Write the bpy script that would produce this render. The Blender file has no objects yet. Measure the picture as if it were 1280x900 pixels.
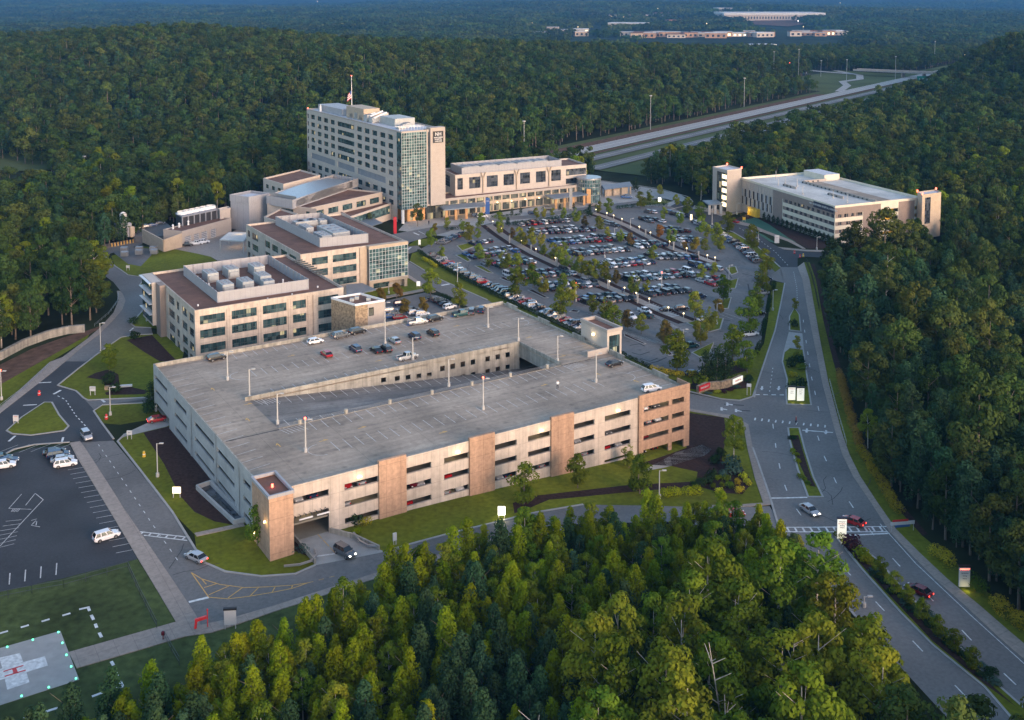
import bpy, bmesh, math, random
import numpy as np
from mathutils import Vector
from mathutils.geometry import delaunay_2d_cdt
from math import sin, cos, pi, radians as R, hypot
random.seed(7); RS = np.random.RandomState(11)
C = bpy.data.collections.new('place'); bpy.context.scene.collection.children.link(C)
# ---------------------------------------------------------------- camera model
F = 1352.7; P = R(4.62147); CX = 640; CY = 98.67; H = 110.0; YAW = R(32.3)
def ray(px, py):
    a = (px-CX)/F; b = -(py-CY)/F
    return (a, cos(P)+b*sin(P), -sin(P)+b*cos(P))
def W(px, py, z=0):
    r = ray(px, py); t = (z-H)/r[2]; return (r[0]*t, r[1]*t)
def uv(x, y, yaw=YAW): c, s = cos(yaw), sin(yaw); return (x*c+y*s, -x*s+y*c)
def xy(u, v, yaw=YAW): c, s = cos(yaw), sin(yaw); return (u*c-v*s, u*s+v*c)
def onv(px, py, v, yaw=YAW):          # (u,z) where the ray meets the vertical plane v=const
    r = ray(px, py); ru, rv = uv(r[0], r[1], yaw); t = v/rv; return (ru*t, H+r[2]*t)
def onu(px, py, u, yaw=YAW):
    r = ray(px, py); ru, rv = uv(r[0], r[1], yaw); t = u/ru; return (rv*t, H+r[2]*t)
# ---------------------------------------------------------------- terrain
def ss(a, b, x):
    t = min(1, max(0, (x-a)/(b-a))); return t*t*(3-2*t)
HX, HY = 32.0, 723.0; HDX, HDY = 462.0, 637.0; HL = hypot(HDX, HDY); HDX /= HL; HDY /= HL
def hwy(x, y): return (x-HX)*HDY-(y-HY)*HDX, (x-HX)*HDX+(y-HY)*HDY     # signed offset (right +), distance along
def g0(x, y):
    z = 2.1*math.exp(-(((x+75)/75)**2+((y-228)/85)**2)) + 1.5*math.exp(-(((x+10)/40)**2+((y-205)/30)**2))
    z -= 1.5*math.exp(-(((x-50)/28)**2+((y-262)/30)**2))
    if y < 560: z -= 9*ss(96, 170, x-max(0, (y-290))*0.25)*ss(600, 400, y)
    off, al = hwy(x, y)
    if y > 700:
        cr = np.interp((x/max(y, 1)*F), [-700, -600, -520, -340, -160, 0, 140, 260, 330, 700], [38, 40, 47, 39, 33, 27, 23, 17, 4, -2])
        hill = cr*ss(690, 1330, y)*ss(1800, 1380, y)
        if al > -200: hill *= ss(-20, -190, off)
        z += hill
        z += (46*math.exp(-(((x-610)/140)**2+((y-1180)/260)**2))+14*math.exp(-(((x-900)/260)**2+((y-1500)/330)**2)))*ss(72, 118, off)
        z += (7*sin(x/95.0+y/260.0)+5*sin(x/57.0-y/120.0+1))*ss(740, 1000, y)*ss(1500, 1300, y)*ss(110, 300, abs(off))
        z -= 18*ss(1500, 2500, y)
    if x < -130 and y < 900:
        z -= 6*ss(-130, -220, x)
    if y > 2500:
        w = ss(2500, 6000, y)
        z += w*(18*sin(x/900.0+1)+14*sin(y/800.0+x/2400.0)+9*sin(x/420.0+y/600.0+2))
        z += 75*ss(7500, 12000, y)
    return z
G = 12.0
def axis(a, b, lo, hi, gr):
    n = int(round((b-a)/G)); mid = [a+G*i for i in range(n+1)]
    l = []; s = G; v = a
    while v > lo: s *= gr; v -= s; l.append(v)
    h = []; s = G; v = b
    while v < hi: s *= gr; v += s; h.append(v)
    return l[::-1]+mid+h
XS = axis(-240, 372, -15000, 15000, 1.09); YS = axis(84, 732, -300, 26000, 1.045)
GZ = np.array([[g0(x, y) for y in YS] for x in XS])
import bisect
def gi(x, y):
    i = min(max(bisect.bisect_right(XS, x)-1, 0), len(XS)-2); j = min(max(bisect.bisect_right(YS, y)-1, 0), len(YS)-2)
    fx = (x-XS[i])/(XS[i+1]-XS[i]); fy = (y-YS[j])/(YS[j+1]-YS[j])
    a, b, c, d = GZ[i, j], GZ[i+1, j], GZ[i, j+1], GZ[i+1, j+1]
    return float(a+(b-a)*fx+(d-b)*fy if fx >= fy else a+(c-a)*fy+(d-c)*fx)
def at(px, py, dz=0):
    z = 0
    for _ in range(6): x, y = W(px, py, z+dz); z = gi(x, y)
    return (x, y)
def at3(px, py): x, y = at(px, py); return (x, y, gi(x, y))
# ---------------------------------------------------------------- materials
M = {}
def mat(name, col, rough=.8, metal=0, var=.12, scale=.5, bump=0, emit=None, estr=0, detail=4, spec=.5, tile=None, objvar=0, var2=0, scale2=.03, trans=0, streak=0, spots=0):
    m = bpy.data.materials.new(name); m.use_nodes = True; n = m.node_tree.nodes; l = m.node_tree.links
    b = n['Principled BSDF']; b.inputs['Roughness'].default_value = rough; b.inputs['Metallic'].default_value = metal
    b.inputs['Specular IOR Level'].default_value = spec
    geo = n.new('ShaderNodeNewGeometry')
    cur = None
    def mul(cur, fac):   # fac socket * cur colour
        mx = n.new('ShaderNodeMix'); mx.data_type = 'RGBA'; mx.blend_type = 'MULTIPLY'; mx.inputs[0].default_value = 1
        if cur is None: mx.inputs[6].default_value = (*col, 1)
        else: l.new(cur, mx.inputs[6])
        l.new(fac, mx.inputs[7]); return mx.outputs[2]
    def noise(sc, v, det=4, src=None):
        t = n.new('ShaderNodeTexNoise'); t.inputs['Scale'].default_value = sc; t.inputs['Detail'].default_value = det
        l.new(src or geo.outputs['Position'], t.inputs['Vector'])
        r = n.new('ShaderNodeMapRange'); r.inputs[1].default_value = .3; r.inputs[2].default_value = .7
        r.inputs[3].default_value = 1-v; r.inputs[4].default_value = 1+v; l.new(t.outputs[0], r.inputs[0]); return r.outputs[0], t
    if var:
        f, t = noise(scale, var, detail); cur = mul(cur, f)
        if bump:
            bp = n.new('ShaderNodeBump'); bp.inputs['Strength'].default_value = bump; bp.inputs['Distance'].default_value = .1
            l.new(t.outputs[0], bp.inputs['Height']); l.new(bp.outputs[0], b.inputs['Normal'])
    if var2: f, t = noise(scale2, var2, 3); cur = mul(cur, f)
    if streak or spots:
        vr0 = n.new('ShaderNodeVectorRotate'); vr0.rotation_type = 'Z_AXIS'; vr0.inputs['Angle'].default_value = -YAW; l.new(geo.outputs['Position'], vr0.inputs['Vector'])
    if streak:   # tyre tracks / run-off: noise drawn out along one axis
        vm = n.new('ShaderNodeVectorMath'); vm.operation = 'MULTIPLY'; vm.inputs[1].default_value = (.045, .75, .1) if tile and tile[1] < 0 or name == 'deck_dark' else (.9, .9, .05); l.new(vr0.outputs[0], vm.inputs[0]); f, t = noise(1, streak, 3, vm.outputs[0]); cur = mul(cur, f)
    if spots:    # oil spots
        vo = n.new('ShaderNodeTexVoronoi'); vo.inputs['Scale'].default_value = .33; l.new(vr0.outputs[0], vo.inputs['Vector']); r = n.new('ShaderNodeMapRange'); r.inputs[1].default_value = .05; r.inputs[2].default_value = .28; r.inputs[3].default_value = 1-spots; r.inputs[4].default_value = 1; l.new(vo.outputs['Distance'], r.inputs[0]); cur = mul(cur, r.outputs[0])
    if tile:   # dark joints every (w,h) on vertical faces of the site's yaw, or the ground
        w, h, dark = tile
        vr = n.new('ShaderNodeVectorRotate'); vr.rotation_type = 'Z_AXIS'; vr.inputs['Angle'].default_value = -YAW
        l.new(geo.outputs['Position'], vr.inputs['Vector'])
        sp = n.new('ShaderNodeSeparateXYZ'); l.new(vr.outputs[0], sp.inputs[0])
        ad = n.new('ShaderNodeMath'); ad.operation = 'ADD'
        if h > 0: l.new(sp.outputs[0], ad.inputs[0]); l.new(sp.outputs[1], ad.inputs[1])
        else: l.new(sp.outputs[0], ad.inputs[0]); ad.inputs[1].default_value = 0
        ys = sp.outputs[2] if h > 0 else sp.outputs[1]
        outs = []
        for s, per in ((ad.outputs[0], w), (ys, abs(h))):
            d = n.new('ShaderNodeMath'); d.operation = 'DIVIDE'; l.new(s, d.inputs[0]); d.inputs[1].default_value = per
            fr = n.new('ShaderNodeMath'); fr.operation = 'FRACT'; l.new(d.outputs[0], fr.inputs[0])
            g = n.new('ShaderNodeMath'); g.operation = 'GREATER_THAN'; l.new(fr.outputs[0], g.inputs[0]); g.inputs[1].default_value = .07/per*1.4
            outs.append(g.outputs[0])
        mn = n.new('ShaderNodeMath'); mn.operation = 'MINIMUM'; l.new(outs[0], mn.inputs[0]); l.new(outs[1], mn.inputs[1])
        r = n.new('ShaderNodeMapRange'); r.inputs[3].default_value = dark; l.new(mn.outputs[0], r.inputs[0]); cur = mul(cur, r.outputs[0])
    if objvar:
        oi = n.new('ShaderNodeObjectInfo'); r = n.new('ShaderNodeMapRange'); r.inputs[3].default_value = 1-objvar; r.inputs[4].default_value = 1+objvar
        l.new(oi.outputs['Random'], r.inputs[0]); cur = mul(cur, r.outputs[0])
    if cur is None: b.inputs['Base Color'].default_value = (*col, 1)
    else: l.new(cur, b.inputs['Base Color'])
    if emit: b.inputs['Emission Color'].default_value = (*emit, 1); b.inputs['Emission Strength'].default_value = estr
    if trans: b.inputs['Transmission Weight'].default_value = trans
    M[name] = m; return m
mat('asphalt', (.155, .148, .14), .9, var=.14, scale=1.5, var2=.22, scale2=.04)
mat('asphalt_new', (.035, .036, .04), .85, var=.15, scale=2, var2=.25, scale2=.08)
mat('asphalt_lot', (.14, .136, .132), .9, spots=.35, var=.14, scale=.8, var2=.2, scale2=.06)
mat('deck', (.315, .255, .198), .9, var=.12, scale=1.2, var2=.26, scale2=.07, streak=.16, spots=.3, tile=(15.2, -18.0, .7))
mat('deck_dark', (.17, .155, .14), .9, streak=.25, spots=.3, var=.12, scale=1.2, var2=.25, scale2=.09)
mat('deck_pale', (.5, .49, .46), .9, var=.1, scale=.4, var2=.18, scale2=.07)
mat('walk', (.3, .25, .21), .9, var=.14, scale=1.2, var2=.15, tile=(3, -3, .75))
mat('curb', (.33, .32, .3), .9, var=.1)
mat('concrete', (.38, .33, .29), .9, var=.1, scale=.8, var2=.12, scale2=.15, tile=(3.6, 60, .8))
mat('concrete_rough', (.3, .28, .24), .9, var=.18, scale=.7, var2=.2, tile=(2.4, 60, .7), streak=.25)
mat('precast_warm', (.5, .42, .35), .85, var=.1, scale=.9, var2=.16, scale2=.12, tile=(1.9, 3.4, .76), streak=.14)
mat('precast_grey', (.4, .39, .38), .85, var=.09, scale=1, var2=.12, scale2=.2, tile=(3.0, 60, .86))
mat('brick', (.4, .25, .165), .9, var=.16, scale=1.5, var2=.16, tile=(3.3, 3.4, .72), streak=.14)
mat('cladding', (.48, .42, .37), .8, var=.06, scale=.6, tile=(4, 4.1, .88))
mat('cladding_pale', (.39, .34, .3), .8, var=.05, scale=.6, tile=(5, 4.1, .93))
mat('tan', (.44, .35, .26), .85, var=.08, scale=.6)
mat('brown_panel', (.24, .19, .165), .8, var=.06, scale=.5, tile=(4, 3, .9))
mat('cream', (.62, .57, .46), .8, var=.06, scale=.5)
mat('stone', (.3, .22, .14), .9, var=.45, scale=1.6, bump=.4)
mat('orange_wall', (.6, .33, .14), .8, var=.1)
mat('roof', (.15, .075, .052), .95, var=.18, scale=.4, var2=.25, scale2=.09)
mat('roof_white', (.5, .51, .54), .7, var=.07, scale=.3)
mat('screen', (.33, .33, .35), .6, var=.05, tile=(1.6, 60, .8))
mat('screen_dark', (.22, .23, .26), .6, var=.05, tile=(1.2, 60, .8))
mat('louver', (.03, .03, .035), .7, var=.1)
mat('steel', (.4, .41, .43), .4, .7, var=.05)
mat('canopy', (.18, .22, .26), .5, .3, var=.06, tile=(1.4, 60, .85))
mat('frame', (.07, .08, .085), .4, .5, var=0)
mat('frame_white', (.6, .62, .64), .5, .2, var=0)
mat('white', (.75, .75, .74), .6, var=.04)
mat('unit', (.38, .39, .38), .6, var=.08, tile=(1.2, 60, .85))
mat('pole', (.42, .41, .39), .6, var=.05)
mat('black', (.015, .015, .017), .6, var=0)
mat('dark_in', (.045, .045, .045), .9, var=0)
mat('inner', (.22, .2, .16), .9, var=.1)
mat('paint', (.62, .62, .6), .8, var=.25, scale=1.5)
mat('paint_worn', (.5, .49, .47), .85, var=.3, scale=1.5)
mat('paint_yellow', (.6, .36, .1), .8, var=.2, scale=2)
mat('seal', (.03, .03, .034), .8, var=.1)
mat('lawn', (.125, .138, .012), .95, var=.22, scale=.9, var2=.3, scale2=.035, bump=.3, spec=.1)
mat('lawn_dark', (.06, .08, .026), .95, var=.3, scale=.7, var2=.4, scale2=.06, bump=.3, spec=.1)
mat('synthetic', (.03, .11, .07), .95, var=.12)
mat('mulch', (.045, .026, .022), 1, var=.35, scale=1.5, bump=.5, spec=.1)
mat('dirt', (.13, .075, .05), 1, var=.35, scale=.35, spec=.1)
mat('floor', (.022, .028, .012), 1, var=.4, scale=.05, spec=.05, var2=.5, scale2=.011)
mat('far_wood', (.02, .032, .016), 1, var=.5, scale=.02, spec=.05, var2=.5, scale2=.0025, bump=1)
mat('field', (.09, .11, .045), 1, var=.2, scale=.02, spec=.05)
mat('tyre', (.018, .018, .018), .8, var=0)
mat('rim', (.3, .3, .31), .35, .8, var=0)
mat('car_glass', (.012, .016, .02), .08, var=0, spec=.7)
mat('lamp_white', (.9, .9, .9), .4, var=0, emit=(1, .95, .85), estr=2.5)
mat('lamp_warm', (.9, .7, .4), .4, var=0, emit=(1, .72, .33), estr=3)
mat('lamp_soft', (.9, .7, .4), .4, var=0, emit=(1, .8, .45), estr=1.1)
mat('lamp_red', (.6, .05, .03), .4, var=0, emit=(1, .09, .05), estr=4)
mat('lamp_green', (.1, .7, .3), .4, var=0, emit=(.1, 1, .45), estr=1.6)
mat('lamp_blue', (.1, .2, .9), .4, var=0, emit=(.1, .25, 1), estr=9)
mat('sign_lit', (.85, .85, .8), .5, var=0, emit=(1, .95, .75), estr=.2)
mat('sign_white', (.55, .55, .55), .5, var=0)
mat('sign_red', (.5, .02, .03), .5, var=0)
mat('sign_blue', (.03, .09, .28), .5, var=0)
mat('sign_navy', (.012, .018, .045), .5, var=0)
mat('sign_green', (.0, .18, .12), .5, var=0)
mat('yellow', (.7, .42, .03), .5, var=0)
mat('red', (.55, .02, .02), .5, var=0)
mat('red_barrier', (.75, .03, .03), .5, var=0)
mat('headlight', (.7, .7, .7), .15, var=0)
mat('taillight', (.35, .01, .01), .2, var=0)
mat('taillight_on', (.6, .01, .01), .2, var=0, emit=(1, .05, .03), estr=2)
mat('headlight_on', (.9, .9, .9), .2, var=0, emit=(1, .9, .75), estr=4)
mat('bark', (.16, .13, .1), .95, var=.25, scale=2)
mat('bark_pale', (.42, .38, .33), .9, var=.25, scale=2)
mat('skin', (.4, .24, .17), .6, var=0); mat('cloth', (.03, .03, .045), .9, var=0); mat('cloth_b', (.3, .05, .05), .9, var=0)
CARC = {'white': (.75, .75, .76), 'silver': (.42, .43, .45), 'grey': (.13, .135, .145), 'black': (.014, .014, .017), 'dark blue': (.016, .035, .085),
        'blue': (.03, .1, .26), 'red': (.36, .012, .015), 'dark red': (.12, .012, .018), 'tan': (.36, .31, .24), 'teal': (.02, .075, .085)}
for k, c in CARC.items(): mat('car_'+k, c, .22, .25 if k in ('silver', 'grey', 'teal', 'dark blue') else 0, var=0, spec=.6)

def glassmat(name, base, tint2, cell=(1.3, 1.7), lit=0.03, rough=.12):
    """window glass: reflective, each pane a slightly different blind / room behind it, a few rooms lit"""
    m = bpy.data.materials.new(name); m.use_nodes = True; n = m.node_tree.nodes; l = m.node_tree.links
    b = n['Principled BSDF']; b.inputs['Roughness'].default_value = rough; b.inputs['Specular IOR Level'].default_value = .9
    geo = n.new('ShaderNodeNewGeometry'); vr = n.new('ShaderNodeVectorRotate'); vr.rotation_type = 'Z_AXIS'; vr.inputs['Angle'].default_value = -YAW
    l.new(geo.outputs['Position'], vr.inputs['Vector'])
    mp = n.new('ShaderNodeVectorMath'); mp.operation = 'DIVIDE'; l.new(vr.outputs[0], mp.inputs[0]); mp.inputs[1].default_value = (cell[0], cell[0], cell[1])
    fl = n.new('ShaderNodeVectorMath'); fl.operation = 'FLOOR'; l.new(mp.outputs[0], fl.inputs[0])
    wn = n.new('ShaderNodeTexWhiteNoise'); l.new(fl.outputs[0], wn.inputs['Vector'])
    cr = n.new('ShaderNodeValToRGB'); e = cr.color_ramp.elements
    e[0].position = 0; e[0].color = (*[c*.35 for c in base], 1); e[1].position = 1; e[1].color = (*tint2, 1)
    x = e.new(.55); x.color = (*base, 1); l.new(wn.outputs['Value'], cr.inputs[0]); l.new(cr.outputs[0], b.inputs['Base Color'])
    g = n.new('ShaderNodeMath'); g.operation = 'GREATER_THAN'; g.inputs[1].default_value = 1-lit; 
    w2 = n.new('ShaderNodeTexWhiteNoise'); ad = n.new('ShaderNodeVectorMath'); ad.inputs[1].default_value = (7.3, 1.1, 3.7); l.new(fl.outputs[0], ad.inputs[0]); l.new(ad.outputs[0], w2.inputs['Vector'])
    l.new(w2.outputs['Value'], g.inputs[0]); ml = n.new('ShaderNodeMath'); ml.operation = 'MULTIPLY'; ml.inputs[1].default_value = .22; l.new(g.outputs[0], ml.inputs[0])
    b.inputs['Emission Color'].default_value = (1, .78, .4, 1); l.new(ml.outputs[0], b.inputs['Emission Strength'])
    M[name] = m
glassmat('glass', (.035, .075, .085), (.1, .15, .15))
glassmat('glass_tower', (.06, .12, .125), (.13, .21, .21), (1.45, 1.35), .03)
glassmat('glass_dark', (.03, .04, .055), (.08, .09, .11), lit=.01)
glassmat('glass_lobby', (.06, .07, .06), (.2, .2, .16), (1.5, 3), lit=.12)

def leafmat(name, c1, c2, hue=.03, val=.35, trans=.25):
    m = bpy.data.materials.new(name); m.use_nodes = True; n = m.node_tree.nodes; l = m.node_tree.links
    n.remove(n['Principled BSDF']); out = n['Material Output']
    at_ = n.new('ShaderNodeAttribute'); at_.attribute_name = 'clump'; oi = n.new('ShaderNodeObjectInfo')
    mx = n.new('ShaderNodeMix'); mx.data_type = 'RGBA'; mx.inputs[6].default_value = (*c1, 1); mx.inputs[7].default_value = (*c2, 1)
    av = n.new('ShaderNodeMath'); av.operation = 'MULTIPLY_ADD'; l.new(oi.outputs['Random'], av.inputs[0]); av.inputs[1].default_value = .7
    sc = n.new('ShaderNodeMath'); sc.operation = 'MULTIPLY'; sc.inputs[1].default_value = .35; l.new(at_.outputs['Fac'], sc.inputs[0]); l.new(sc.outputs[0], av.inputs[2])
    l.new(av.outputs[0], mx.inputs[0])
    hs = n.new('ShaderNodeHueSaturation'); l.new(mx.outputs[2], hs.inputs['Color'])
    wn = n.new('ShaderNodeTexWhiteNoise'); wn.noise_dimensions = '1D'; l.new(oi.outputs['Random'], wn.inputs['W'])
    r1 = n.new('ShaderNodeMapRange'); r1.inputs[3].default_value = .5-hue; r1.inputs[4].default_value = .5+hue; l.new(wn.outputs['Value'], r1.inputs[0]); l.new(r1.outputs[0], hs.inputs['Hue'])
    s2 = n.new('ShaderNodeSeparateColor'); l.new(wn.outputs['Color'], s2.inputs[0])
    r2 = n.new('ShaderNodeMapRange'); r2.inputs[3].default_value = 1-val; r2.inputs[4].default_value = 1+val; l.new(s2.outputs[1], r2.inputs[0]); l.new(r2.outputs[0], hs.inputs['Value'])
    d = n.new('ShaderNodeBsdfDiffuse'); t = n.new('ShaderNodeBsdfTranslucent'); l.new(hs.outputs[0], d.inputs[0]); l.new(hs.outputs[0], t.inputs[0])
    ms = n.new('ShaderNodeMixShader'); ms.inputs[0].default_value = trans; l.new(d.outputs[0], ms.inputs[1]); l.new(t.outputs[0], ms.inputs[2]); l.new(ms.outputs[0], out.inputs[0])
    M[name] = m
leafmat('leaf_pine', (.125, .19, .01), (.235, .27, .01), .02, .3, .35)
leafmat('leaf_pine_dark', (.03, .068, .036), (.055, .1, .04))
leafmat('leaf_wood', (.035, .062, .02), (.08, .11, .025), .035, .4)
leafmat('leaf_green', (.08, .13, .014), (.155, .185, .016))
leafmat('leaf_street', (.13, .175, .022), (.22, .23, .03))
leafmat('leaf_autumn', (.17, .14, .03), (.26, .12, .03))
leafmat('leaf_rust', (.12, .12, .03), (.15, .09, .03))
leafmat('leaf_yellow', (.36, .33, .02), (.42, .36, .03))
leafmat('leaf_hedge', (.02, .045, .018), (.035, .06, .02), val=.1)
leafmat('leaf_blue', (.05, .1, .08), (.08, .13, .1), val=.1)
leafmat('leaf_purple', (.05, .02, .03), (.07, .03, .04), val=.1)
# ---------------------------------------------------------------- objects
def tag(o, label=None, cat=None, group=None, kind=None):
    if label: o['label'] = label
    if cat: o['category'] = cat
    if group: o['group'] = group
    if kind: o['kind'] = kind
    return o
def thing(name, label, cat, loc=(0, 0, 0), rz=0, group=None):
    o = bpy.data.objects.new(name, None); C.objects.link(o); o.location = loc; o.rotation_euler = (0, 0, rz); o.empty_display_size = 1
    return tag(o, label, cat, group)
class MB:
    def __init__(s): s.v = []; s.f = []; s.m = []
    def quad(s, a, b, c, d, m=0): k = len(s.v); s.v += [a, b, c, d]; s.f.append((k, k+1, k+2, k+3)); s.m.append(m)
    def poly(s, pts, m=0): k = len(s.v); s.v += list(pts); s.f.append(tuple(range(k, k+len(pts)))); s.m.append(m)
    def box(s, x0, x1, y0, y1, z0, z1, m=0, top=None):
        k = len(s.v); s.v += [(x0, y0, z0), (x1, y0, z0), (x1, y1, z0), (x0, y1, z0), (x0, y0, z1), (x1, y0, z1), (x1, y1, z1), (x0, y1, z1)]
        for f in ((0, 3, 2, 1), (0, 1, 5, 4), (1, 2, 6, 5), (2, 3, 7, 6), (3, 0, 4, 7)): s.f.append(tuple(k+i for i in f)); s.m.append(m)
        s.f.append((k+4, k+5, k+6, k+7)); s.m.append(m if top is None else top)
    def bar(s, p, q, w, h, m=0):     # box beam between two points (horizontal-ish)
        p = np.array(p, float); q = np.array(q, float); d = q-p; L = np.linalg.norm(d); d /= L
        sd = np.cross(d, (0, 0, 1)); 
        if np.linalg.norm(sd) < .01: sd = np.array((1., 0, 0))
        sd /= np.linalg.norm(sd); up = np.cross(sd, d); k = len(s.v)
        for b in (p, q):
            for i, j in ((-1, -1), (1, -1), (1, 1), (-1, 1)): s.v.append(tuple(b+sd*i*w/2+up*j*h/2))
        for f in ((0, 1, 2, 3), (7, 6, 5, 4), (0, 4, 5, 1), (1, 5, 6, 2), (2, 6, 7, 3), (3, 7, 4, 0)): s.f.append(tuple(k+i for i in f)); s.m.append(m)
    def tube(s, p, q, r0, r1=None, n=8, m=0, cap=True):
        r1 = r0 if r1 is None else r1
        p = np.array(p, float); q = np.array(q, float); d = q-p; d /= np.linalg.norm(d)
        a = np.cross(d, (0, 0, 1)) if abs(d[2]) < .9 else np.cross(d, (1, 0, 0)); a /= np.linalg.norm(a); b = np.cross(d, a); k = len(s.v)
        for c, r in ((p, r0), (q, r1)):
            for i in range(n): t = 2*pi*i/n; s.v.append(tuple(c+(a*cos(t)+b*sin(t))*r))
        for i in range(n): j = (i+1) % n; s.f.append((k+i, k+j, k+n+j, k+n+i)); s.m.append(m)
        if cap: s.f.append(tuple(k+i for i in range(n))[::-1]); s.m.append(m); s.f.append(tuple(k+n+i for i in range(n))); s.m.append(m)
    def prism(s, pts, z0, z1, m=0, top=None, bottom=True):
        k = len(s.v); n = len(pts)
        s.v += [(x, y, z0) for x, y in pts]+[(x, y, z1) for x, y in pts]
        for i in range(n): j = (i+1) % n; s.f.append((k+i, k+j, k+n+j, k+n+i)); s.m.append(m)
        s.f.append(tuple(k+n+i for i in range(n))); s.m.append(m if top is None else top)
        if bottom: s.f.append(tuple(k+i for i in range(n))[::-1]); s.m.append(m)
    def build(s, name, mats, parent=None, smooth=False, loc=None):
        me = bpy.data.meshes.new(name); me.from_pydata(s.v, [], s.f)
        mats = mats if isinstance(mats, (list, tuple)) else [mats]
        for mm in mats: me.materials.append(M[mm] if isinstance(mm, str) else mm)
        if len(mats) > 1: me.polygons.foreach_set('material_index', s.m)
        if smooth: me.polygons.foreach_set('use_smooth', [True]*len(s.f))
        me.update(); o = bpy.data.objects.new(name, me); C.objects.link(o)
        if parent is not None: o.parent = parent
        if loc: o.location = loc
        return o
def copy_tree(o, parent=None, kids=None):
    c = o.copy(); C.objects.link(c); c.parent = parent
    for ch in (KIDS.get(o.name) or o.children): copy_tree(ch, c)
    return c
KIDS = {}
# ---------------------------------------------------------------- draped sheets
def cut_drape(bm, off):
    bmesh.ops.triangulate(bm, faces=bm.faces[:])
    xs = [v.co.x for v in bm.verts]; ys = [v.co.y for v in bm.verts]
    for no, lo, hi in (((1, 0), min(xs), max(xs)), ((0, 1), min(ys), max(ys)), ((1, -1), min(x-y for x, y in zip(xs, ys)), max(x-y for x, y in zip(xs, ys)))):
        k = math.ceil(lo/G)
        while k*G < hi:
            c = k*G; co = (c, 0, 0) if no[0] == 1 else (0, c, 0)
            bmesh.ops.bisect_plane(bm, geom=bm.verts[:]+bm.edges[:]+bm.faces[:], plane_co=co, plane_no=(*no, 0), dist=1e-5); k += 1
    for v in bm.verts: v.co.z = gi(v.co.x, v.co.y)+off
def area2(p): return sum(p[i][0]*p[(i+1) % len(p)][1]-p[(i+1) % len(p)][0]*p[i][1] for i in range(len(p)))
def inset(p, d):
    if area2(p) < 0: p = p[::-1]
    n = len(p); out = []
    for i in range(n):
        a, b, c = p[i-1], p[i], p[(i+1) % n]
        e1 = (b[0]-a[0], b[1]-a[1]); e2 = (c[0]-b[0], c[1]-b[1]); l1 = hypot(*e1) or 1; l2 = hypot(*e2) or 1
        n1 = (-e1[1]/l1, e1[0]/l1); n2 = (-e2[1]/l2, e2[0]/l2); m = (n1[0]+n2[0], n1[1]+n2[1]); q = m[0]*m[0]+m[1]*m[1]
        k = 2*d/max(q, .8); out.append((b[0]+m[0]*k, b[1]+m[1]*k))
    return out
def sheet(name, material, polys, off, skirt=0, world=False, kind='structure', **kw):
    bm = bmesh.new()
    for p in polys:
        pts = p if (world or isinstance(p, WP)) else [at(*q) for q in p]
        if area2(pts) < 0: pts = pts[::-1]
        b2 = bmesh.new(); n_ = len(pts); cd = delaunay_2d_cdt([Vector(q) for q in pts], [], [list(range(n_))], 1, 1e-4)
        vs = [b2.verts.new((q[0], q[1], 0)) for q in cd[0]]
        for f_ in cd[2]: 
            try: b2.faces.new([vs[i] for i in f_])
            except ValueError: pass
        b2.normal_update()
        for f_ in b2.faces: 
            if f_.normal.z < 0: f_.normal_flip()
        cut_drape(b2, off)
        if skirt:
            be = [e for e in b2.edges if len(e.link_faces) == 1]
            r = bmesh.ops.extrude_edge_only(b2, edges=be)
            for v in r['geom']:
                if isinstance(v, bmesh.types.BMVert): v.co.z -= skirt
        me = bpy.data.meshes.new('t'); b2.to_mesh(me); b2.free(); bm.from_mesh(me); bpy.data.meshes.remove(me)
    me = bpy.data.meshes.new(name); bm.to_mesh(me); bm.free(); me.materials.append(M[material])
    o = bpy.data.objects.new(name, me); C.objects.link(o); tag(o, kind=kind, **kw); return o
class WP(list): pass
def strip(pts, w, world=False):      # polyline -> polygon of width w
    p = pts if world else [at(*q) for q in pts]; L = []; Rr = []
    for i in range(len(p)):
        a = p[max(i-1, 0)]; b = p[min(i+1, len(p)-1)]; d = (b[0]-a[0], b[1]-a[1]); l = hypot(*d) or 1; n = (-d[1]/l*w/2, d[0]/l*w/2)
        L.append((p[i][0]+n[0], p[i][1]+n[1])); Rr.append((p[i][0]-n[0], p[i][1]-n[1]))
    return WP(L+Rr[::-1])
def dashes(pts, w, on, offl, world=False):
    p = pts if world else [at(*q) for q in pts]; out = []; d0 = 0; seg = []
    pos = 0
    for a, b in zip(p[:-1], p[1:]):
        L = hypot(b[0]-a[0], b[1]-a[1]); t = 0
        while t < L:
            ph = pos % (on+offl); step = min((on-ph) if ph < on else (on+offl-ph), L-t)+1e-6
            if ph < on and step > .3:
                q0 = (a[0]+(b[0]-a[0])*t/L, a[1]+(b[1]-a[1])*t/L); q1 = (a[0]+(b[0]-a[0])*(t+step)/L, a[1]+(b[1]-a[1])*(t+step)/L)
                out.append(strip([q0, q1], w, True))
            t += step; pos += step
    return out
# ================================================================ GROUND
me = bpy.data.meshes.new('ground'); nx, ny = len(XS), len(YS)
vv = [(XS[i], YS[j], float(GZ[i, j])) for i in range(nx) for j in range(ny)]; ff = []; mi = []
for i in range(nx-1):
    for j in range(ny-1):
        a, b, c, d = i*ny+j, (i+1)*ny+j, (i+1)*ny+j+1, i*ny+j+1
        ff += [(a, b, c), (a, c, d)]; mm = 1 if YS[j] > 2300 else 0; mi += [mm, mm]
me.from_pydata(vv, [], ff); me.materials.append(M['floor']); me.materials.append(M['far_wood']); me.polygons.foreach_set('material_index', mi); me.update()
ground = bpy.data.objects.new('ground', me); C.objects.link(ground); tag(ground, kind='structure')

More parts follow.
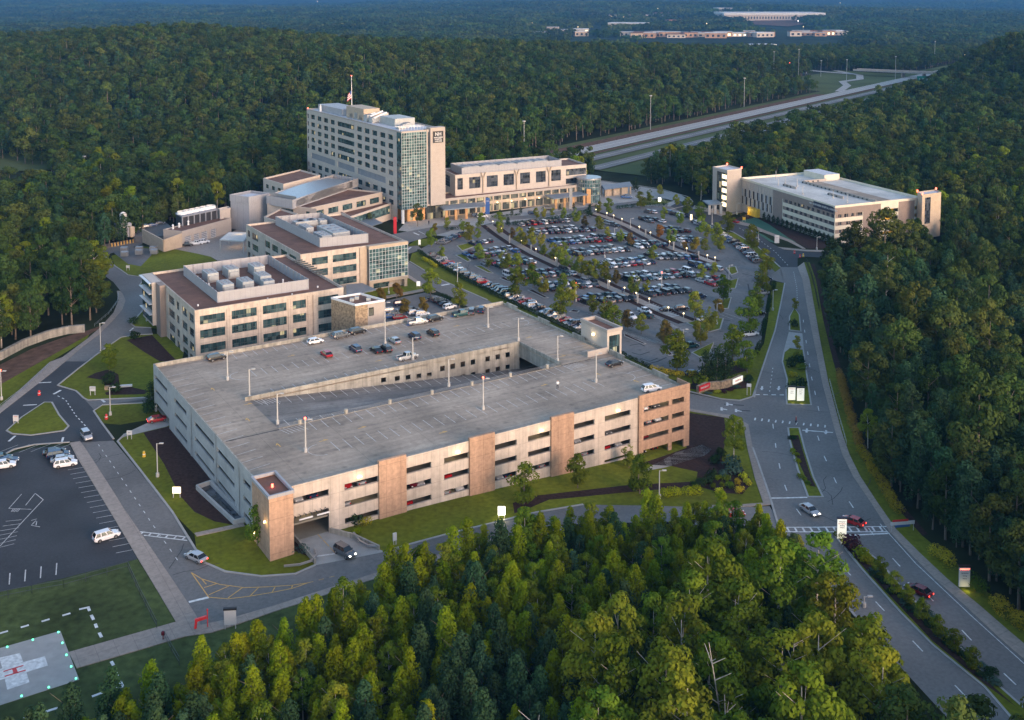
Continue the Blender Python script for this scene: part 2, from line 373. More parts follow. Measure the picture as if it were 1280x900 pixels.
RE = [(997, 334), (1003, 350), (1010, 390), (1018, 430), (1028, 480), (1044, 540), (1053, 569), (1067, 597), (1089, 629), (1112, 665), (1142, 697), (1174, 729), (1213, 764), (1249, 798), (1300, 842)]
SE_ = [(1005, 328), (1012, 350), (1019, 390), (1026, 430), (1036, 480), (1052, 540), (1062, 569), (1076, 597), (1097, 629), (1120, 662), (1151, 693), (1184, 724), (1224, 757), (1262, 790), (1312, 832)]
LG = [(1012, 328), (1020, 350), (1029, 400), (1041, 450), (1053, 490), (1069, 545), (1083, 580), (1100, 605), (1124, 638), (1153, 670), (1190, 700), (1225, 733), (1330, 815)]
ROAD_L = [(975, 334), (976, 341), (981, 354), (976, 380), (969, 413), (956, 452), (945, 485), (943, 497), (941, 560), (948, 579.5), (962.6, 622), (973, 658), (1020, 712), (1085, 790), (1180, 893), (1240, 960)]
sheet('main_road', 'asphalt', [ROAD_L+[(1400, 960)]+RE[::-1]], .05)
sheet('ring_road', 'asphalt', [
    [(111, 324), (124, 340), (142, 353), (153, 367), (157, 376), (153, 387), (142, 400), (124, 418), (104, 433), (82, 452), (107, 452), (151, 422), (169, 419), (191, 418), (189, 410), (169, 409), (164, 405.5), (167, 401), (178, 389), (184, 375.5), (181, 364), (174, 357), (178, 352), (189, 351), (189, 344), (173, 346), (160, 344), (144, 333), (133, 322), (138, 317), (178, 305.5), (178, 301), (124, 313), (113, 320)],
    [(100, 553), (142, 551), (215, 640), (246, 690), (256, 704), (281.5, 715), (326.5, 721), (369, 718), (394, 707), (442, 698), (481, 690), (560, 668), (617, 654), (670, 641), (729, 631), (800, 632), (890, 634), (962, 633), (985, 668), (830, 652), (700, 656), (620, 672), (560, 690), (453, 722), (340, 758.5), (283, 775), (251, 782), (244, 768), (157.5, 640), (106, 560)],
    [(116, 510), (124, 507), (195, 497), (203, 503), (128, 506), (117, 514)],
    [(104.5, 498), (110, 500), (189, 496), (200, 496), (200, 504), (188, 504), (124, 507), (116, 511)],
    [(859, 491), (901.6, 500), (925.6, 501.5), (941, 497), (943, 497), (943, 562), (941, 560), (935.5, 531), (917, 520), (886, 515.6), (859, 510.6)],
], .045)
sheet('new_asphalt_road', 'asphalt_new', [
    [(82, 452), (107, 452), (72, 482), (95, 489), (104.5, 498), (117, 512), (142, 551), (100, 553), (87, 552), (43, 555), (17, 561), (-40, 595), (-40, 550), (0, 517), (64, 467)],
    [(838, 258), (850, 251), (865, 258), (885, 264), (905, 271), (923, 278), (941, 287.5), (962.5, 303), (980, 312.5), (1009, 315), (1048, 316), (1095, 318), (1095, 326), (1040, 322.6), (1006, 321), (997, 323), (997, 334), (975, 334), (948, 309), (917, 290.6), (905, 286), (890, 281), (870, 272)],
], .06)
sheet('staff_lot', 'asphalt_new', [[(-70, 612), (0, 576), (17, 566), (43, 560), (87, 557), (96, 572), (172, 699), (80, 723), (0, 740), (-70, 757)]], .05)
LOT = [(523, 313), (546, 300), (575, 290), (612, 279), (660, 276), (715, 272), (740, 262), (800, 258), (838, 258), (870, 274), (905, 290), (940, 312), (972, 343), (969, 348), (962, 352), (957, 390), (951, 429), (941, 447), (909, 454), (900, 458), (877.5, 467.5), (814, 459), (785, 446), (722, 416), (670, 392), (627, 372), (562, 338), (540, 325)]
sheet('parking_lot', 'asphalt_lot', [LOT], .04)
sheet('small_lot', 'asphalt_lot', [[(482, 376), (530, 366), (552.5, 371), (567, 378), (578, 386), (560, 400), (485, 412), (478, 400)]], .04)
sheet('north_drive', 'asphalt', [[(490, 293), (545, 283), (577, 281), (560, 290), (535, 296), (512, 303), (508, 309), (510, 327), (549, 349), (609, 375), (640, 392), (610, 398), (566, 373), (531, 357), (506, 342), (500, 325), (494, 305)],
    [(500, 309), (522, 307), (528, 312), (512, 317), (500, 318)], [(612, 277), (670, 273), (697, 268.5), (735, 263), (770, 260), (797, 256), (797, 251), (765, 255), (735, 258.5), (697, 264), (670, 268.5), (608, 273)],
    [(965, 343), (976, 335), (981, 354), (964, 350)], [(480, 340), (500, 338), (508, 345), (484, 352)]], .05)
sheet('plaza', 'curb', [[(498, 288), (512, 272), (556, 262), (611, 268), (690, 255), (745, 250), (742, 225), (800, 233), (825, 237), (850, 243), (862, 250), (864, 256), (838, 262), (780, 261), (735, 268), (700, 272), (640, 280), (605, 288), (560, 296), (535, 293)]], .03)
sheet('service_yard', 'walk', [[(214, 311), (256, 298), (272, 291), (310, 296), (310, 326), (272, 326), (263.5, 321)], [(124, 313), (128, 306), (178, 296), (205, 312), (178, 302)], [(270, 300), (300, 285), (312, 290), (310, 300)]], .035)
# pavements
SW = [
    [(87, 554), (100, 552), (106, 560), (157.5, 640), (244, 768), (251, 782), (283, 775), (340, 758.5), (453, 722), (560, 690), (620, 672), (700, 656), (705, 662), (560, 698), (453, 729), (340, 766), (285, 785), (264, 791.5), (232, 796), (96, 836), (86, 816), (220, 778), (172, 698), (96, 572)],
    [(157, 376), (153, 387), (142, 400), (124, 418), (104, 433), (82, 452), (64, 467), (0, 517), (-40, 550), (-40, 540), (0, 510), (62, 453), (78, 447), (109, 424), (124, 411), (142, 391), (148, 376), (146, 364), (150, 364), (153, 367)],
    RE+SE_[::-1],
    [(941, 560), (948, 579.5), (962.6, 622), (966, 631), (955, 632), (944, 600), (934, 560), (930, 535), (915, 524), (886, 518.5), (859, 513.5), (859, 510.6), (886, 515.6), (917, 520), (935.5, 531)],
    [(243, 667), (246, 671), (306, 658), (304, 654)],
    [(890, 634), (927, 634), (955, 632), (955, 629), (927, 631), (890, 632)],
    [(980, 312), (1009, 314.5), (1048, 315.5), (1095, 317), (1095, 315.5), (1048, 313.8), (1009, 312.5), (972, 309)],
    [(907, 277), (935, 283), (955, 291), (985, 302), (1003, 311), (1007, 311), (990, 301), (957, 288.5), (938, 280), (912, 274)],
    [(865, 261), (890, 266), (903, 271), (935, 264), (952, 259), (940, 258), (905, 266), (893, 262), (868, 257)],
    [(506, 345), (524, 356), (540, 366), (545, 365), (527, 354), (508, 342)], [(478, 371), (530, 361), (530, 364), (478, 374)],
    [(134, 309), (178, 299), (178, 297), (134, 306)],
]
sheet('sidewalk', 'walk', SW, .15, skirt=.3)
W1 = [(611, 281), (625, 292), (642, 303), (665, 316), (697, 331), (715, 339), (735, 347), (760, 359), (780, 367.5), (804, 378.5), (831, 391), (860, 402.5)]
W2 = [(737.5, 265), (760, 272.5), (785, 283), (807.5, 295), (841, 311), (877.5, 323.5), (892, 328)]
sheet('lot_walk_bed', 'mulch', [strip(W1, 8.5), strip(W2, 8.5)], .07)
sheet('lot_walk', 'walk', [strip(W1, 3.4), strip(W2, 3.4)], .15, skirt=.3)
sheet('hatching', 'paint_worn', dashes([(812, 381), (845, 396)], 3.6, .5, 1.0)+dashes([(866, 318), (890, 328)], 3.2, .5, 1.0), .165)
sheet('garage_apron', 'curb', [[(359, 668), (412, 652), (442, 673), (481, 690), (442, 698), (394, 707), (388, 690)], [(147, 550), (156, 542), (195, 524), (208, 518), (216, 530), (208, 533.5), (156, 546)], [(979, 441), (986, 415), (1003, 417), (1005, 439)],
    [(800, 590), (845, 566), (878, 556), (890, 562), (880, 570), (830, 585)]], .055)
# grass
sheet('lawn', 'lawn', [
    [(72, 481), (98, 461), (124, 441), (151, 422), (169, 419), (205, 417), (230, 440), (215, 500), (189, 496.5), (110, 500.5), (95, 489)],
    [(117, 514), (128, 506.5), (200, 503), (215, 520), (150, 531), (127, 529)],
    [(147, 552), (156, 543), (216, 531), (260, 560), (320, 640), (305, 656), (243, 668), (215, 640)],
    [(243, 667), (306, 657), (345, 665), (360, 668), (388, 690), (394, 707), (369, 718), (326, 721), (281, 715), (256, 704), (246, 690)],
    [(412, 655), (500, 630), (858, 545), (862, 512), (886, 517), (917, 522), (936, 533), (941, 560), (948, 579), (962, 622), (950, 633), (890, 634), (729, 631), (617, 654), (560, 668), (481, 690), (442, 673)],
    [(859, 489), (861, 466), (880, 468), (909, 456), (941, 449), (955, 430), (960, 400), (965, 352), (981, 354), (976, 380), (969, 413), (956, 452), (945, 485), (941, 496), (925, 501), (901, 499)],
    SE_+LG[::-1],
    [(0, 481), (62, 446), (124, 411), (124, 409), (112, 417), (109, 424), (62, 453), (0, 512), (-40, 540), (-40, 505)],
    [(139, 320), (178, 308), (214, 311), (263.5, 321), (272, 327), (240, 345), (189, 345), (173, 346), (160, 344), (144, 333)],
    [(178, 352), (200, 352), (200, 411), (169, 409), (164, 405.5), (167, 401), (178, 389), (184, 375.5), (181, 364), (174, 357)],
    [(917, 291), (948, 310), (975, 334.5), (976, 341), (966, 344), (955, 333), (935, 312), (905, 290)],
    [(515, 317), (524, 314), (562, 338), (627, 372), (722, 418), (814, 460), (861, 470), (859, 478), (790, 465), (640, 400), (609, 375), (549, 349), (512, 327)],
    [(510, 307), (520, 300), (535, 298), (549, 308), (530, 308)], [(440, 345), (500, 335), (524, 354), (530, 361), (480, 371), (430, 380)], [(800, 249), (830, 248), (842, 251), (831, 255), (800, 257)],
], .03)
sheet('field_grass', 'lawn_dark', [[(-70, 757), (0, 740), (80, 723), (172, 699), (220, 778), (86, 816), (96, 836), (232, 796), (264, 791.5), (340, 766), (453, 729), (560, 698), (620, 680), (560, 790), (250, 905), (-120, 960)]], .03)
sheet('synthetic_turf', 'synthetic', [[(925, 276), (945, 272), (962, 280), (985, 293), (998, 303), (985, 302), (955, 291), (935, 283)], [(941, 288), (955, 294), (972, 305), (962, 302)]], .045)
sheet('mulch_bed', 'mulch', [
    [(179, 541), (216, 532), (262, 565), (322, 645), (290, 656), (268, 652), (243, 640), (225, 620), (205, 580)],
    [(860, 516), (905, 522), (908, 545), (902, 575), (912, 585), (890, 605), (870, 606), (872, 590), (840, 583), (800, 580), (858, 560)],
    [(641, 629), (667.5, 620), (720, 614), (790, 606), (870, 602), (928, 585), (941, 603), (928, 618), (900, 616), (872, 608), (800, 614), (720, 622), (686, 625), (660, 636), (643, 642)],
    [(120, 466), (135, 462), (148, 468), (150, 485), (135, 487), (128, 475), (108, 472)], [(131, 491), (160, 483), (186, 489), (180, 493), (133, 494)],
    [(158, 425), (190, 419), (210, 440), (222, 452), (200, 452), (180, 440)], [(305, 655), (330, 672), (394, 700), (385, 690), (362, 672), (330, 655)],
    [(913, 276), (945, 264), (965, 268), (1010, 285), (1060, 302), (1100, 304), (1100, 313), (1010, 311), (985, 297), (962, 281), (945, 272), (925, 276)],
    [(880, 263), (900, 256), (925, 256), (938, 260), (905, 268)], [(1013, 330), (1020, 350), (1029, 400), (1041, 450), (1053, 490), (1069, 545), (1083, 580), (1100, 605), (1124, 638), (1153, 670), (1160, 668), (1130, 634), (1106, 600), (1090, 575), (1076, 540), (1060, 488), (1047, 446), (1034, 398), (1025, 350), (1018, 330)],
    [(905, 462), (925, 455), (935, 463), (905, 472)], [(865, 472), (905, 478), (940, 470), (935, 485), (890, 490), (862, 486)]
], .055)
sheet('bare_earth', 'dirt', [[(-40, 480), (0, 456), (40, 436), (85, 420), (110, 413), (124, 408), (124, 411), (62, 446), (0, 481), (-40, 505)], [(1035, 322), (1090, 326), (1090, 335), (1030, 333)]], .035)
sheet('gravel_yard', 'asphalt_lot', [[(142, 316), (165, 309), (196, 312), (176, 333), (160, 330)]], .05)
# raised islands
ISL = [
    [(7, 539), (26, 522), (55, 503), (66, 503), (75, 519), (87, 533), (81, 539), (38, 545), (14, 543)],
    [(984, 535), (1000, 535), (1007, 562), (1018, 597), (1030, 622), (1009, 622), (996, 587), (986, 551)],
    [(1041, 668), (1057, 668), (1102, 703.5), (1128, 735), (1182.6, 790), (1232, 842), (1290, 893), (1330, 960), (1290, 930), (1229, 859.5), (1165, 807.5), (1125, 767), (1076, 712)],
    [(986, 396), (993, 385), (1000, 394), (1002, 415), (986, 413)],
    [(979, 441), (986, 435), (1005, 437.5), (1009, 466), (1015, 507), (982.5, 506), (981.6, 490), (983, 475), (977, 452.5)],
    [(907.5, 352), (923, 348), (920, 361), (911, 361)], [(895, 376), (914.5, 372), (911, 386), (898, 386.6)], [(864, 441), (892.5, 428), (887, 445), (874, 447)],
    [(907, 335), (920, 333), (923, 341), (914, 344)], [(570.6, 307.5), (585, 304), (596, 307.5), (577.5, 314)], [(569, 319), (580, 317.5), (589, 326), (584, 327.5)],
    [(592.5, 332.5), (602.5, 332.5), (617.5, 342), (609, 341)], [(857.5, 404), (882, 397.5), (905, 398), (901, 411.6), (887, 415.5), (871.6, 410)]]
ISM = [[(624, 348), (630, 346), (640, 353), (635, 352.5)], [(659, 363), (666, 362), (686, 372.5), (680, 373)], [(711, 390), (716, 387), (725, 389), (722, 391)],
    [(780, 417), (808, 430), (804, 431), (780, 420.6)], [(735, 397), (757, 406), (752, 408), (735, 400)], [(824, 438), (836, 437.5), (842, 444), (836, 445)]]
allw = [[at(*q) for q in p] for p in ISL+ISM]
sheet('island_kerb', 'curb', allw, .18, skirt=.4, world=True)
sheet('island_grass', 'lawn', [inset(p, .45) for p in allw[:len(ISL)]], .2, world=True)
sheet('island_mulch', 'mulch', [inset(p, .4) for p in allw[len(ISL):]]+[[at(*q) for q in [(987, 545), (998, 545), (1005, 570), (1013, 595), (1020, 610), (1012, 608), (999, 580)]], [at(*q) for q in [(1052, 680), (1062, 682), (1110, 728), (1165, 790), (1225, 845), (1270, 885), (1230, 856), (1165, 802), (1100, 733)]]], .22, world=True)
# kerbs along the roads
KERB = [ROAD_L[2:8], ROAD_L[8:14], [(72, 482), (98, 461), (124, 441), (151, 422), (169, 419), (191, 418)], [(72, 482), (95, 489), (104.5, 498), (110, 500.5), (200, 496.5)],
    [(200, 503), (128, 506.5), (117, 514), (127, 529), (142, 549)], [(156, 543), (147, 552), (215, 640), (246, 690), (256, 704), (281.5, 715), (326.5, 721), (369, 718), (394, 707)],
    [(481, 690), (560, 668), (617, 654), (670, 641), (729, 631)], [(859, 489), (901, 499), (925, 501), (941, 496), (945, 485)], [(975, 334), (948, 309), (917, 290.6), (890, 281)],
    [(133, 322), (144, 333), (160, 344), (173, 346), (189, 344)], [(189, 351), (178, 352), (174, 357), (181, 364), (184, 375.5), (178, 389), (167, 401), (164, 405.5), (169, 409), (189, 410)],
    [(549, 349), (609, 375)], [(549, 349), (512, 327)], [(-10, 577), (17, 562), (43, 556), (87, 553)], [(838, 262), (862, 256), (866, 252), (860, 246), (825, 236), (790, 231), (745, 225)]]
sheet('kerb', 'curb', [strip(k, .45) for k in KERB], .2, skirt=.3)
# helipad
sheet('helipad', 'curb', [[(75.5, 789), (99, 850), (0, 882), (-70, 905), (-78, 832), (0, 810.6)]], .08, skirt=.2)
sheet('helipad_cross', 'paint', [[(56, 821), (60, 832.5), (33, 841), (28.6, 828.5)], [(-1, 823), (25, 817), (29, 828), (3, 836)], [(6, 849), (33, 841), (37, 853.5), (9, 863)], [(3, 836), (28.6, 828.5), (33, 841), (6, 849)], [(-26, 845), (3, 836), (6, 849), (-22, 857)]], .1)
sheet('helipad_letter', 'red', [[(4, 839.5), (29, 832), (29.6, 833.2), (4.6, 840.8)], [(5.5, 845.6), (32, 837.7), (32.5, 839), (6, 847)], [(15, 836.6), (20, 835), (22.5, 841.5), (17, 843)]], .115)
sheet('pad_marks', 'paint', [strip([(0+i*26, 792-i*7.4), (10+i*26, 789-i*7.4)], .5) for i in range(-2, 4)]+[strip([(99, 762), (112, 759)], .5), strip([(110, 759), (112, 764)], .5), strip([(114, 769), (117, 775)], .5), strip([(119, 780), (121, 785)], .5), strip([(124, 791), (127, 797)], .5),
    strip([(139, 827), (142, 832)], .5), strip([(144, 840), (147, 846)], .5), strip([(150, 852), (153, 858)], .5), strip([(141, 862), (154, 858)], .5), strip([(57, 890), (72, 885)], .5), strip([(29, 898), (43, 894)], .5), strip([(115, 871), (128, 866)], .5)], .05)
# painted markings
mk = []
mk += [strip([(175, 665), (237, 672)], .3), strip([(180, 669.5), (234, 676)], .3)]+dashes([(176, 667), (236, 674)], 1.3, .35, 1.5)
mk += [strip([(236, 753), (261, 747)], .6), strip([(394, 696), (423, 692)], .4), strip([(47, 479), (64, 478)], .6), strip([(67, 493), (76, 488)], .7), strip([(29, 507), (46, 506)], .6), strip([(11, 552), (19, 545)], .6), strip([(77, 554), (79, 547)], .5), strip([(162, 414), (167, 410)], .5), strip([(126, 499), (131, 503)], .6)]
mk += [strip([(963, 623), (1009, 622)], .5), strip([(1060, 669.5), (1112, 667)], .5), strip([(1003, 538), (1041, 541)], .5)]
mk += [strip([(973, 659.5), (1108, 658.5)], .35), strip([(974, 665), (1110, 665)], .35)]+dashes([(974, 662), (1109, 661.5)], 1.8, .4, 1.2)
mk += dashes([(943, 524), (1040, 534)], 1.6, .35, 1.4)+dashes([(944, 493.5), (983, 494)], .5, 1.2, 1.0)
mk += dashes([(966, 530), (970, 560), (977, 596), (988, 626), (1018, 668), (1060, 716), (1130, 790), (1225, 890)], .22, 3, 9)
mk += dashes([(1022, 545), (1030, 570), (1045, 603), (1070, 640), (1108, 690), (1150, 735), (1190, 775), (1240, 828), (1300, 885)], .22, 3, 9)
mk += dashes([(1004, 400), (1008, 430), (1014, 470), (1024, 515)], .2, 3, 8)+dashes([(992, 340), (996, 360), (997, 385)], .2, 1, 2)+dashes([(966, 460), (962, 490)], .2, 1, 2)
mk += [strip([(1100, 655), (1145, 705), (1215, 771), (1300, 848)], .15)]
for p in ((952, 488), (973, 488), (1008, 541), (1032, 543)): mk += [strip([p, (p[0]+.8, p[1]-5)], .5), strip([(p[0]-2, p[1]-2), (p[0]+2.4, p[1]-2)], .5)]
for p in ((908, 505), (901, 511), (919, 513)): mk += [strip([p, (p[0]+8, p[1]+1.5)], .6), strip([(p[0]+1, p[1]-1.5), (p[0]+1, p[1]+2.5)], .6)]
mk += dashes([(69, 452), (45, 473), (10, 505), (-20, 530)], .2, 1.2, 1.2)+dashes([(72, 495), (82, 500), (95, 520), (108, 534)], .25, 1.2, 1.4)
mk += dashes([(123, 556), (160, 610), (190, 655), (225, 705)], .15, 1.2, 2.5)
mk += [strip([(936, 285), (950, 300)], .15)]+dashes([(924, 285), (945, 297), (968, 314), (985, 332)], .2, 1.5, 2.5)
mk += [strip([(517, 291), (524, 294)], .8), strip([(523, 289), (531, 293)], .3), strip([(510, 312), (514, 309)], .7), strip([(552, 357), (562, 355)], 1.2)]
sheet('road_marking', 'paint', mk, .075)
# yellow gore on the ring road
gy = [strip([(239, 716), (261, 747)], .18), strip([(239, 716), (252, 724), (275, 731), (305, 735), (335, 734), (365, 732), (385, 729)], .18), strip([(261, 747), (285, 749), (310, 746), (340, 741), (365, 736), (385, 729)], .18)]
for a, b in (((252, 724), (258, 731)), ((255, 735), (271, 730)), ((261, 744), (286, 733)), ((285, 748), (303, 735)), ((312, 746), (323, 735)), ((340, 741), (344, 734)), ((364, 736), (366, 732)), ): gy.append(strip([a, b], .18))
gy += dashes([(395, 666), (420, 693)], .15, 3, .5)+dashes([(385, 729), (420, 720)], .12, 1, 1)
gy += [strip([(999, 440), (1001, 445)], .1)]
sheet('yellow_marking', 'paint_yellow', gy, .078)
# tar snakes / dark patches
pt = []
for a in ([(784, 418), (797, 424)], [(787, 432), (800, 430), (806, 433)], [(790, 441), (800, 444), (812, 440)], [(800, 448), (812, 452), (822, 448)], [(806, 456), (822, 452), (833, 447)], [(905, 505.5), (930, 507)], [(925, 513), (938, 514)], [(905, 336), (915, 348)], [(895, 399), (913, 401)], [(928, 342), (944, 346)], [(935, 355), (938, 372)], [(940, 350), (945, 353)]): pt.append(strip(a, .5))
for i in range(46):
    a = random.choice(([(86, 556), (240, 760)], [(545, 320), (690, 385)], [(975, 380), (960, 480)], [(985, 560), (1080, 700)], [(1010, 440), (1090, 640)], [(740, 345), (860, 430)], [(650, 300), (820, 330)]))
    t = random.random(); x0 = a[0][0]+(a[1][0]-a[0][0])*t+random.uniform(2, 9); y0 = a[0][1]+(a[1][1]-a[0][1])*t
    p = at(x0, y0); th = random.uniform(0, pi); q = [p]
    for k in range(4): th += random.uniform(-.5, .5); q.append((q[-1][0]+cos(th)*2.2, q[-1][1]+sin(th)*2.2))
    pt.append(strip(q, .14, True))
sheet('tar_seam', 'seal', pt, .07)
# stall lines ------------------------------------------------------
VDIR = (-sin(YAW), cos(YAW)); UDIR = (cos(YAW), sin(YAW))
sl = []
def stall_lines(a, b, d, ln, pitch=2.9):
    A = at(*a); B = at(*b); L = hypot(B[0]-A[0], B[1]-A[1]); n = int(L/pitch)
    for i in range(n+1): t = i*pitch/L; x = A[0]+(B[0]-A[0])*t; y = A[1]+(B[1]-A[1])*t; sl.append(strip([(x-d[0]*ln/2, y-d[1]*ln/2), (x+d[0]*ln/2, y+d[1]*ln/2)], .13, True))
# rows of the big lot: (start px, end px, rows deep, label)
ROWS = [
 ((588, 307), (620, 301.5), 1, 'short row nearest the west door'), ((583, 322), (650, 313), 2, 'row at the northwest'),
 ((607, 334), (670, 326), 2, 'third west row'), ((635, 348), (716, 341), 2, 'fourth west row'), ((669, 362), (754, 354.5), 2, 'fifth west row'),
 ((722, 378), (792, 372), 2, 'sixth west row'), ((745, 397), (822, 393), .25, 'thin row near the stair tower'),
 ((648, 283), (714, 277), 1, 'row beneath the forecourt hedge'), ((664, 292), (742, 287), 2, 'second middle row'), ((753, 279), (773, 284), 2, 'short row by the north walk'),
 ((690, 305), (792, 297), 2, 'third middle row'), ((712, 319), (788, 311), 2, 'fourth middle row'), ((790, 309), (831, 306), 2, 'row in the centre'),
 ((748, 334), (816, 327), 2, 'fifth middle row'), ((774, 350), (873, 342.5), 2, 'long sixth middle row'), ((802, 368), (862, 362), 1.5, 'seventh middle row'), ((862, 388), (885, 386), .8, 'last east row'),
 ((834, 267), (861, 272), 2, 'northeast corner row'), ((806, 266), (822, 267), 1, 'northmost row'), ((804, 277), (828, 277), 2, 'second northeast row'), ((826, 290), (858, 289), 2, 'third northeast row'),
 ((841, 301), (881, 301), 2, 'fourth northeast row'), ((812, 322), (868, 323), 2, 'fifth northeast row'), ((868, 335), (905, 337), 2, 'sixth northeast row'), ((878, 355), (914, 352), 1.2, 'seventh northeast row')]
for a, b, k, _ in ROWS:
    stall_lines(a, b, VDIR, 10.5 if k > 1 or k < 1 else 5.2)
for a, b in (((765, 412), (850, 436)), ((815, 393), (850, 412)), ((905, 395), (925, 395))): stall_lines(a, b, VDIR, 9)
stall_lines((101, 585), (165, 690), uvd := (0.92, .38), 5.5, 2.75)
stall_lines((8, 562), (84, 557.5), (.55, .83), 6, 2.75)
for p, q in (((11, 636), (27, 618)), ((11, 636), (39, 637)), ((32, 632), (44, 617)), ((44, 617), (54, 625)), ((39, 651), (46, 649)), ((39, 657), (45, 651)), ((54, 625), (0, 683)), ((46, 652), (45, 657)), ((39, 657), (50, 659))): sl.append(strip([p, q], .16))
for i in range(12): sl.append(strip([(-14+i*5-i*1.5, 688-i*6), (18-i*.0+i*1.5, 680-i*5.0)] if i < 7 else [(i*2, 640), (i*2+3, 636)], .13))
for i in range(5): sl.append(strip([(12+i*19.5-20, 735-i*4+0), (9+i*19.5-16, 721-i*4.2)], .2))
sheet('stall_line', 'paint_worn', sl, .07)

sheet('clearing', 'field', [[(-60, 196), (10, 192), (60, 200), (75, 212), (30, 214), (-60, 212)]], .3)
# ================================================================ BUILDINGS
class B:
    """a building: root empty at its base; every part is given in world x,y and put relative to the root"""
    def __init__(s, name, label, cat, x, y, z=0, group=None): s.o = (x, y, z); s.r = thing(name, label, cat, (x, y, z), 0, group)
    def add(s, mb, name, mats, parent=None, **k):
        ox, oy, oz = s.o; mb.v = [(a-ox, b-oy, c-oz) for a, b, c in mb.v]
        return mb.build(name, mats, parent or s.r, **k)
def wall(mb, p0, p1, z0, z1, ops=(), depth=.35, m=0, mr=None, back=False):
    """a facade from p0 to p1 (outside on the right) with real openings and reveals"""
    L = hypot(p1[0]-p0[0], p1[1]-p0[1]); d = ((p1[0]-p0[0])/L, (p1[1]-p0[1])/L); n = (-d[1], d[0])   # inward
    pt = lambda s, z, k=0: (p0[0]+d[0]*s+n[0]*k, p0[1]+d[1]*s+n[1]*k, z)
    S = sorted({0, L, *[round(q, 4) for o in ops for q in (max(0, o[0]), min(L, o[1]))]}); Z = sorted({z0, z1, *[q for o in ops for q in (max(z0, o[2]), min(z1, o[3]))]})
    for i in range(len(S)-1):
        sm = (S[i]+S[i+1])/2; run = None
        for j in range(len(Z)-1):
            zm = (Z[j]+Z[j+1])/2
            if not any(o[0] < sm < o[1] and o[2] < zm < o[3] for o in ops):
                mb.quad(pt(S[i], Z[j]), pt(S[i+1], Z[j]), pt(S[i+1], Z[j+1]), pt(S[i], Z[j+1]), m)
    mr = m if mr is None else mr
    for a, b, c, e in [o[:4] for o in ops]:
        a = max(a, 0); b = min(b, L); c = max(c, z0); e = min(e, z1)
        mb.quad(pt(a, c), pt(a, c, depth), pt(a, e, depth), pt(a, e), mr); mb.quad(pt(b, c, depth), pt(b, c), pt(b, e), pt(b, e, depth), mr)
        mb.quad(pt(a, c), pt(b, c), pt(b, c, depth), pt(a, c, depth), mr); mb.quad(pt(a, e, depth), pt(b, e, depth), pt(b, e), pt(a, e), mr)
def win(bd, p0, p1, o, n=4, glass='glass', frame='frame', depth=.3, hbar=None, name='window', parent=None):
    L = hypot(p1[0]-p0[0], p1[1]-p0[1]); d = ((p1[0]-p0[0])/L, (p1[1]-p0[1])/L); nn = (-d[1], d[0]); mb = MB()
    pt = lambda s, z, k: (p0[0]+d[0]*s+nn[0]*k, p0[1]+d[1]*s+nn[1]*k, z)
    a, b, c, e = o[:4]; k = depth
    mb.quad(pt(a, c, k), pt(b, c, k), pt(b, e, k), pt(a, e, k), 0)
    def bar(s0, s1, za, zb):
        kk = k-.07; mb.quad(pt(s0, za, kk), pt(s1, za, kk), pt(s1, zb, kk), pt(s0, zb, kk), 1)
        mb.quad(pt(s0, za, k), pt(s0, za, kk), pt(s0, zb, kk), pt(s0, zb, k), 1); mb.quad(pt(s1, za, kk), pt(s1, za, k), pt(s1, zb, k), pt(s1, zb, kk), 1)
        mb.quad(pt(s0, zb, kk), pt(s1, zb, kk), pt(s1, zb, k), pt(s0, zb, k), 1)
    f = .09
    bar(a, a+f, c, e); bar(b-f, b, c, e); bar(a+f, b-f, c, c+f); bar(a+f, b-f, e-f, e)
    for i in range(1, n): s = a+(b-a)*i/n; bar(s-f/2, s+f/2, c+f, e-f)
    for h in (hbar or []): z = c+(e-c)*h; bar(a+f, b-f, z-f/2, z+f/2)
    return bd.add(mb, name, [glass, frame], parent)
def ring(mb, pts, z0, z1, t, m=0):        # parapet: a band of thickness t just inside a ccw outline
    q = inset(pts, t); n = len(pts)
    if area2(pts) < 0: pts = pts[::-1]
    for i in range(n):
        j = (i+1) % n; a, b, c, d = pts[i], pts[j], q[j], q[i]
        mb.quad((*a, z0), (*b, z0), (*b, z1), (*a, z1), m); mb.quad((*c, z0), (*d, z0), (*d, z1), (*c, z1), m); mb.quad((*a, z1), (*b, z1), (*c, z1), (*d, z1), m)
def para(pl, pf, pr, z):      # left, front, right roof corners in the photo -> ccw outline front,right,back,left
    l, f, r = W(*pl, z), W(*pf, z), W(*pr, z); return [f, r, (l[0]+r[0]-f[0], l[1]+r[1]-f[1]), l]
def lerp(a, b, t): return (a[0]+(b[0]-a[0])*t, a[1]+(b[1]-a[1])*t)
def glow(bd, x, y, z, power, col=(1, .75, .4), r=.15, name='lamp_light'):
    l = bpy.data.lights.new(name, 'POINT'); l.energy = power*.45; l.color = col; l.shadow_soft_size = r
    o = bpy.data.objects.new(name, l); C.objects.link(o); o.location = (x-bd.o[0], y-bd.o[1], z-bd.o[2]); o.parent = bd.r
def text(body, size, material, parent, loc, rot, ext=.02, align='CENTER', bold=0):
    cu = bpy.data.curves.new('lettering', 'FONT'); cu.body = body; cu.size = size; cu.extrude = ext; cu.align_x = align; cu.align_y = 'CENTER'; cu.offset = bold; cu.resolution_u = 2
    o = bpy.data.objects.new('lettering', cu); dg = bpy.context.evaluated_depsgraph_get(); C.objects.link(o)
    dg.update(); me = bpy.data.meshes.new_from_object(o.evaluated_get(dg)); bpy.data.objects.remove(o); bpy.data.curves.remove(cu)
    o = bpy.data.objects.new('lettering', me); me.materials.clear(); me.materials.append(M[material]); C.objects.link(o); o.parent = parent; o.location = loc; o.rotation_euler = rot; return o

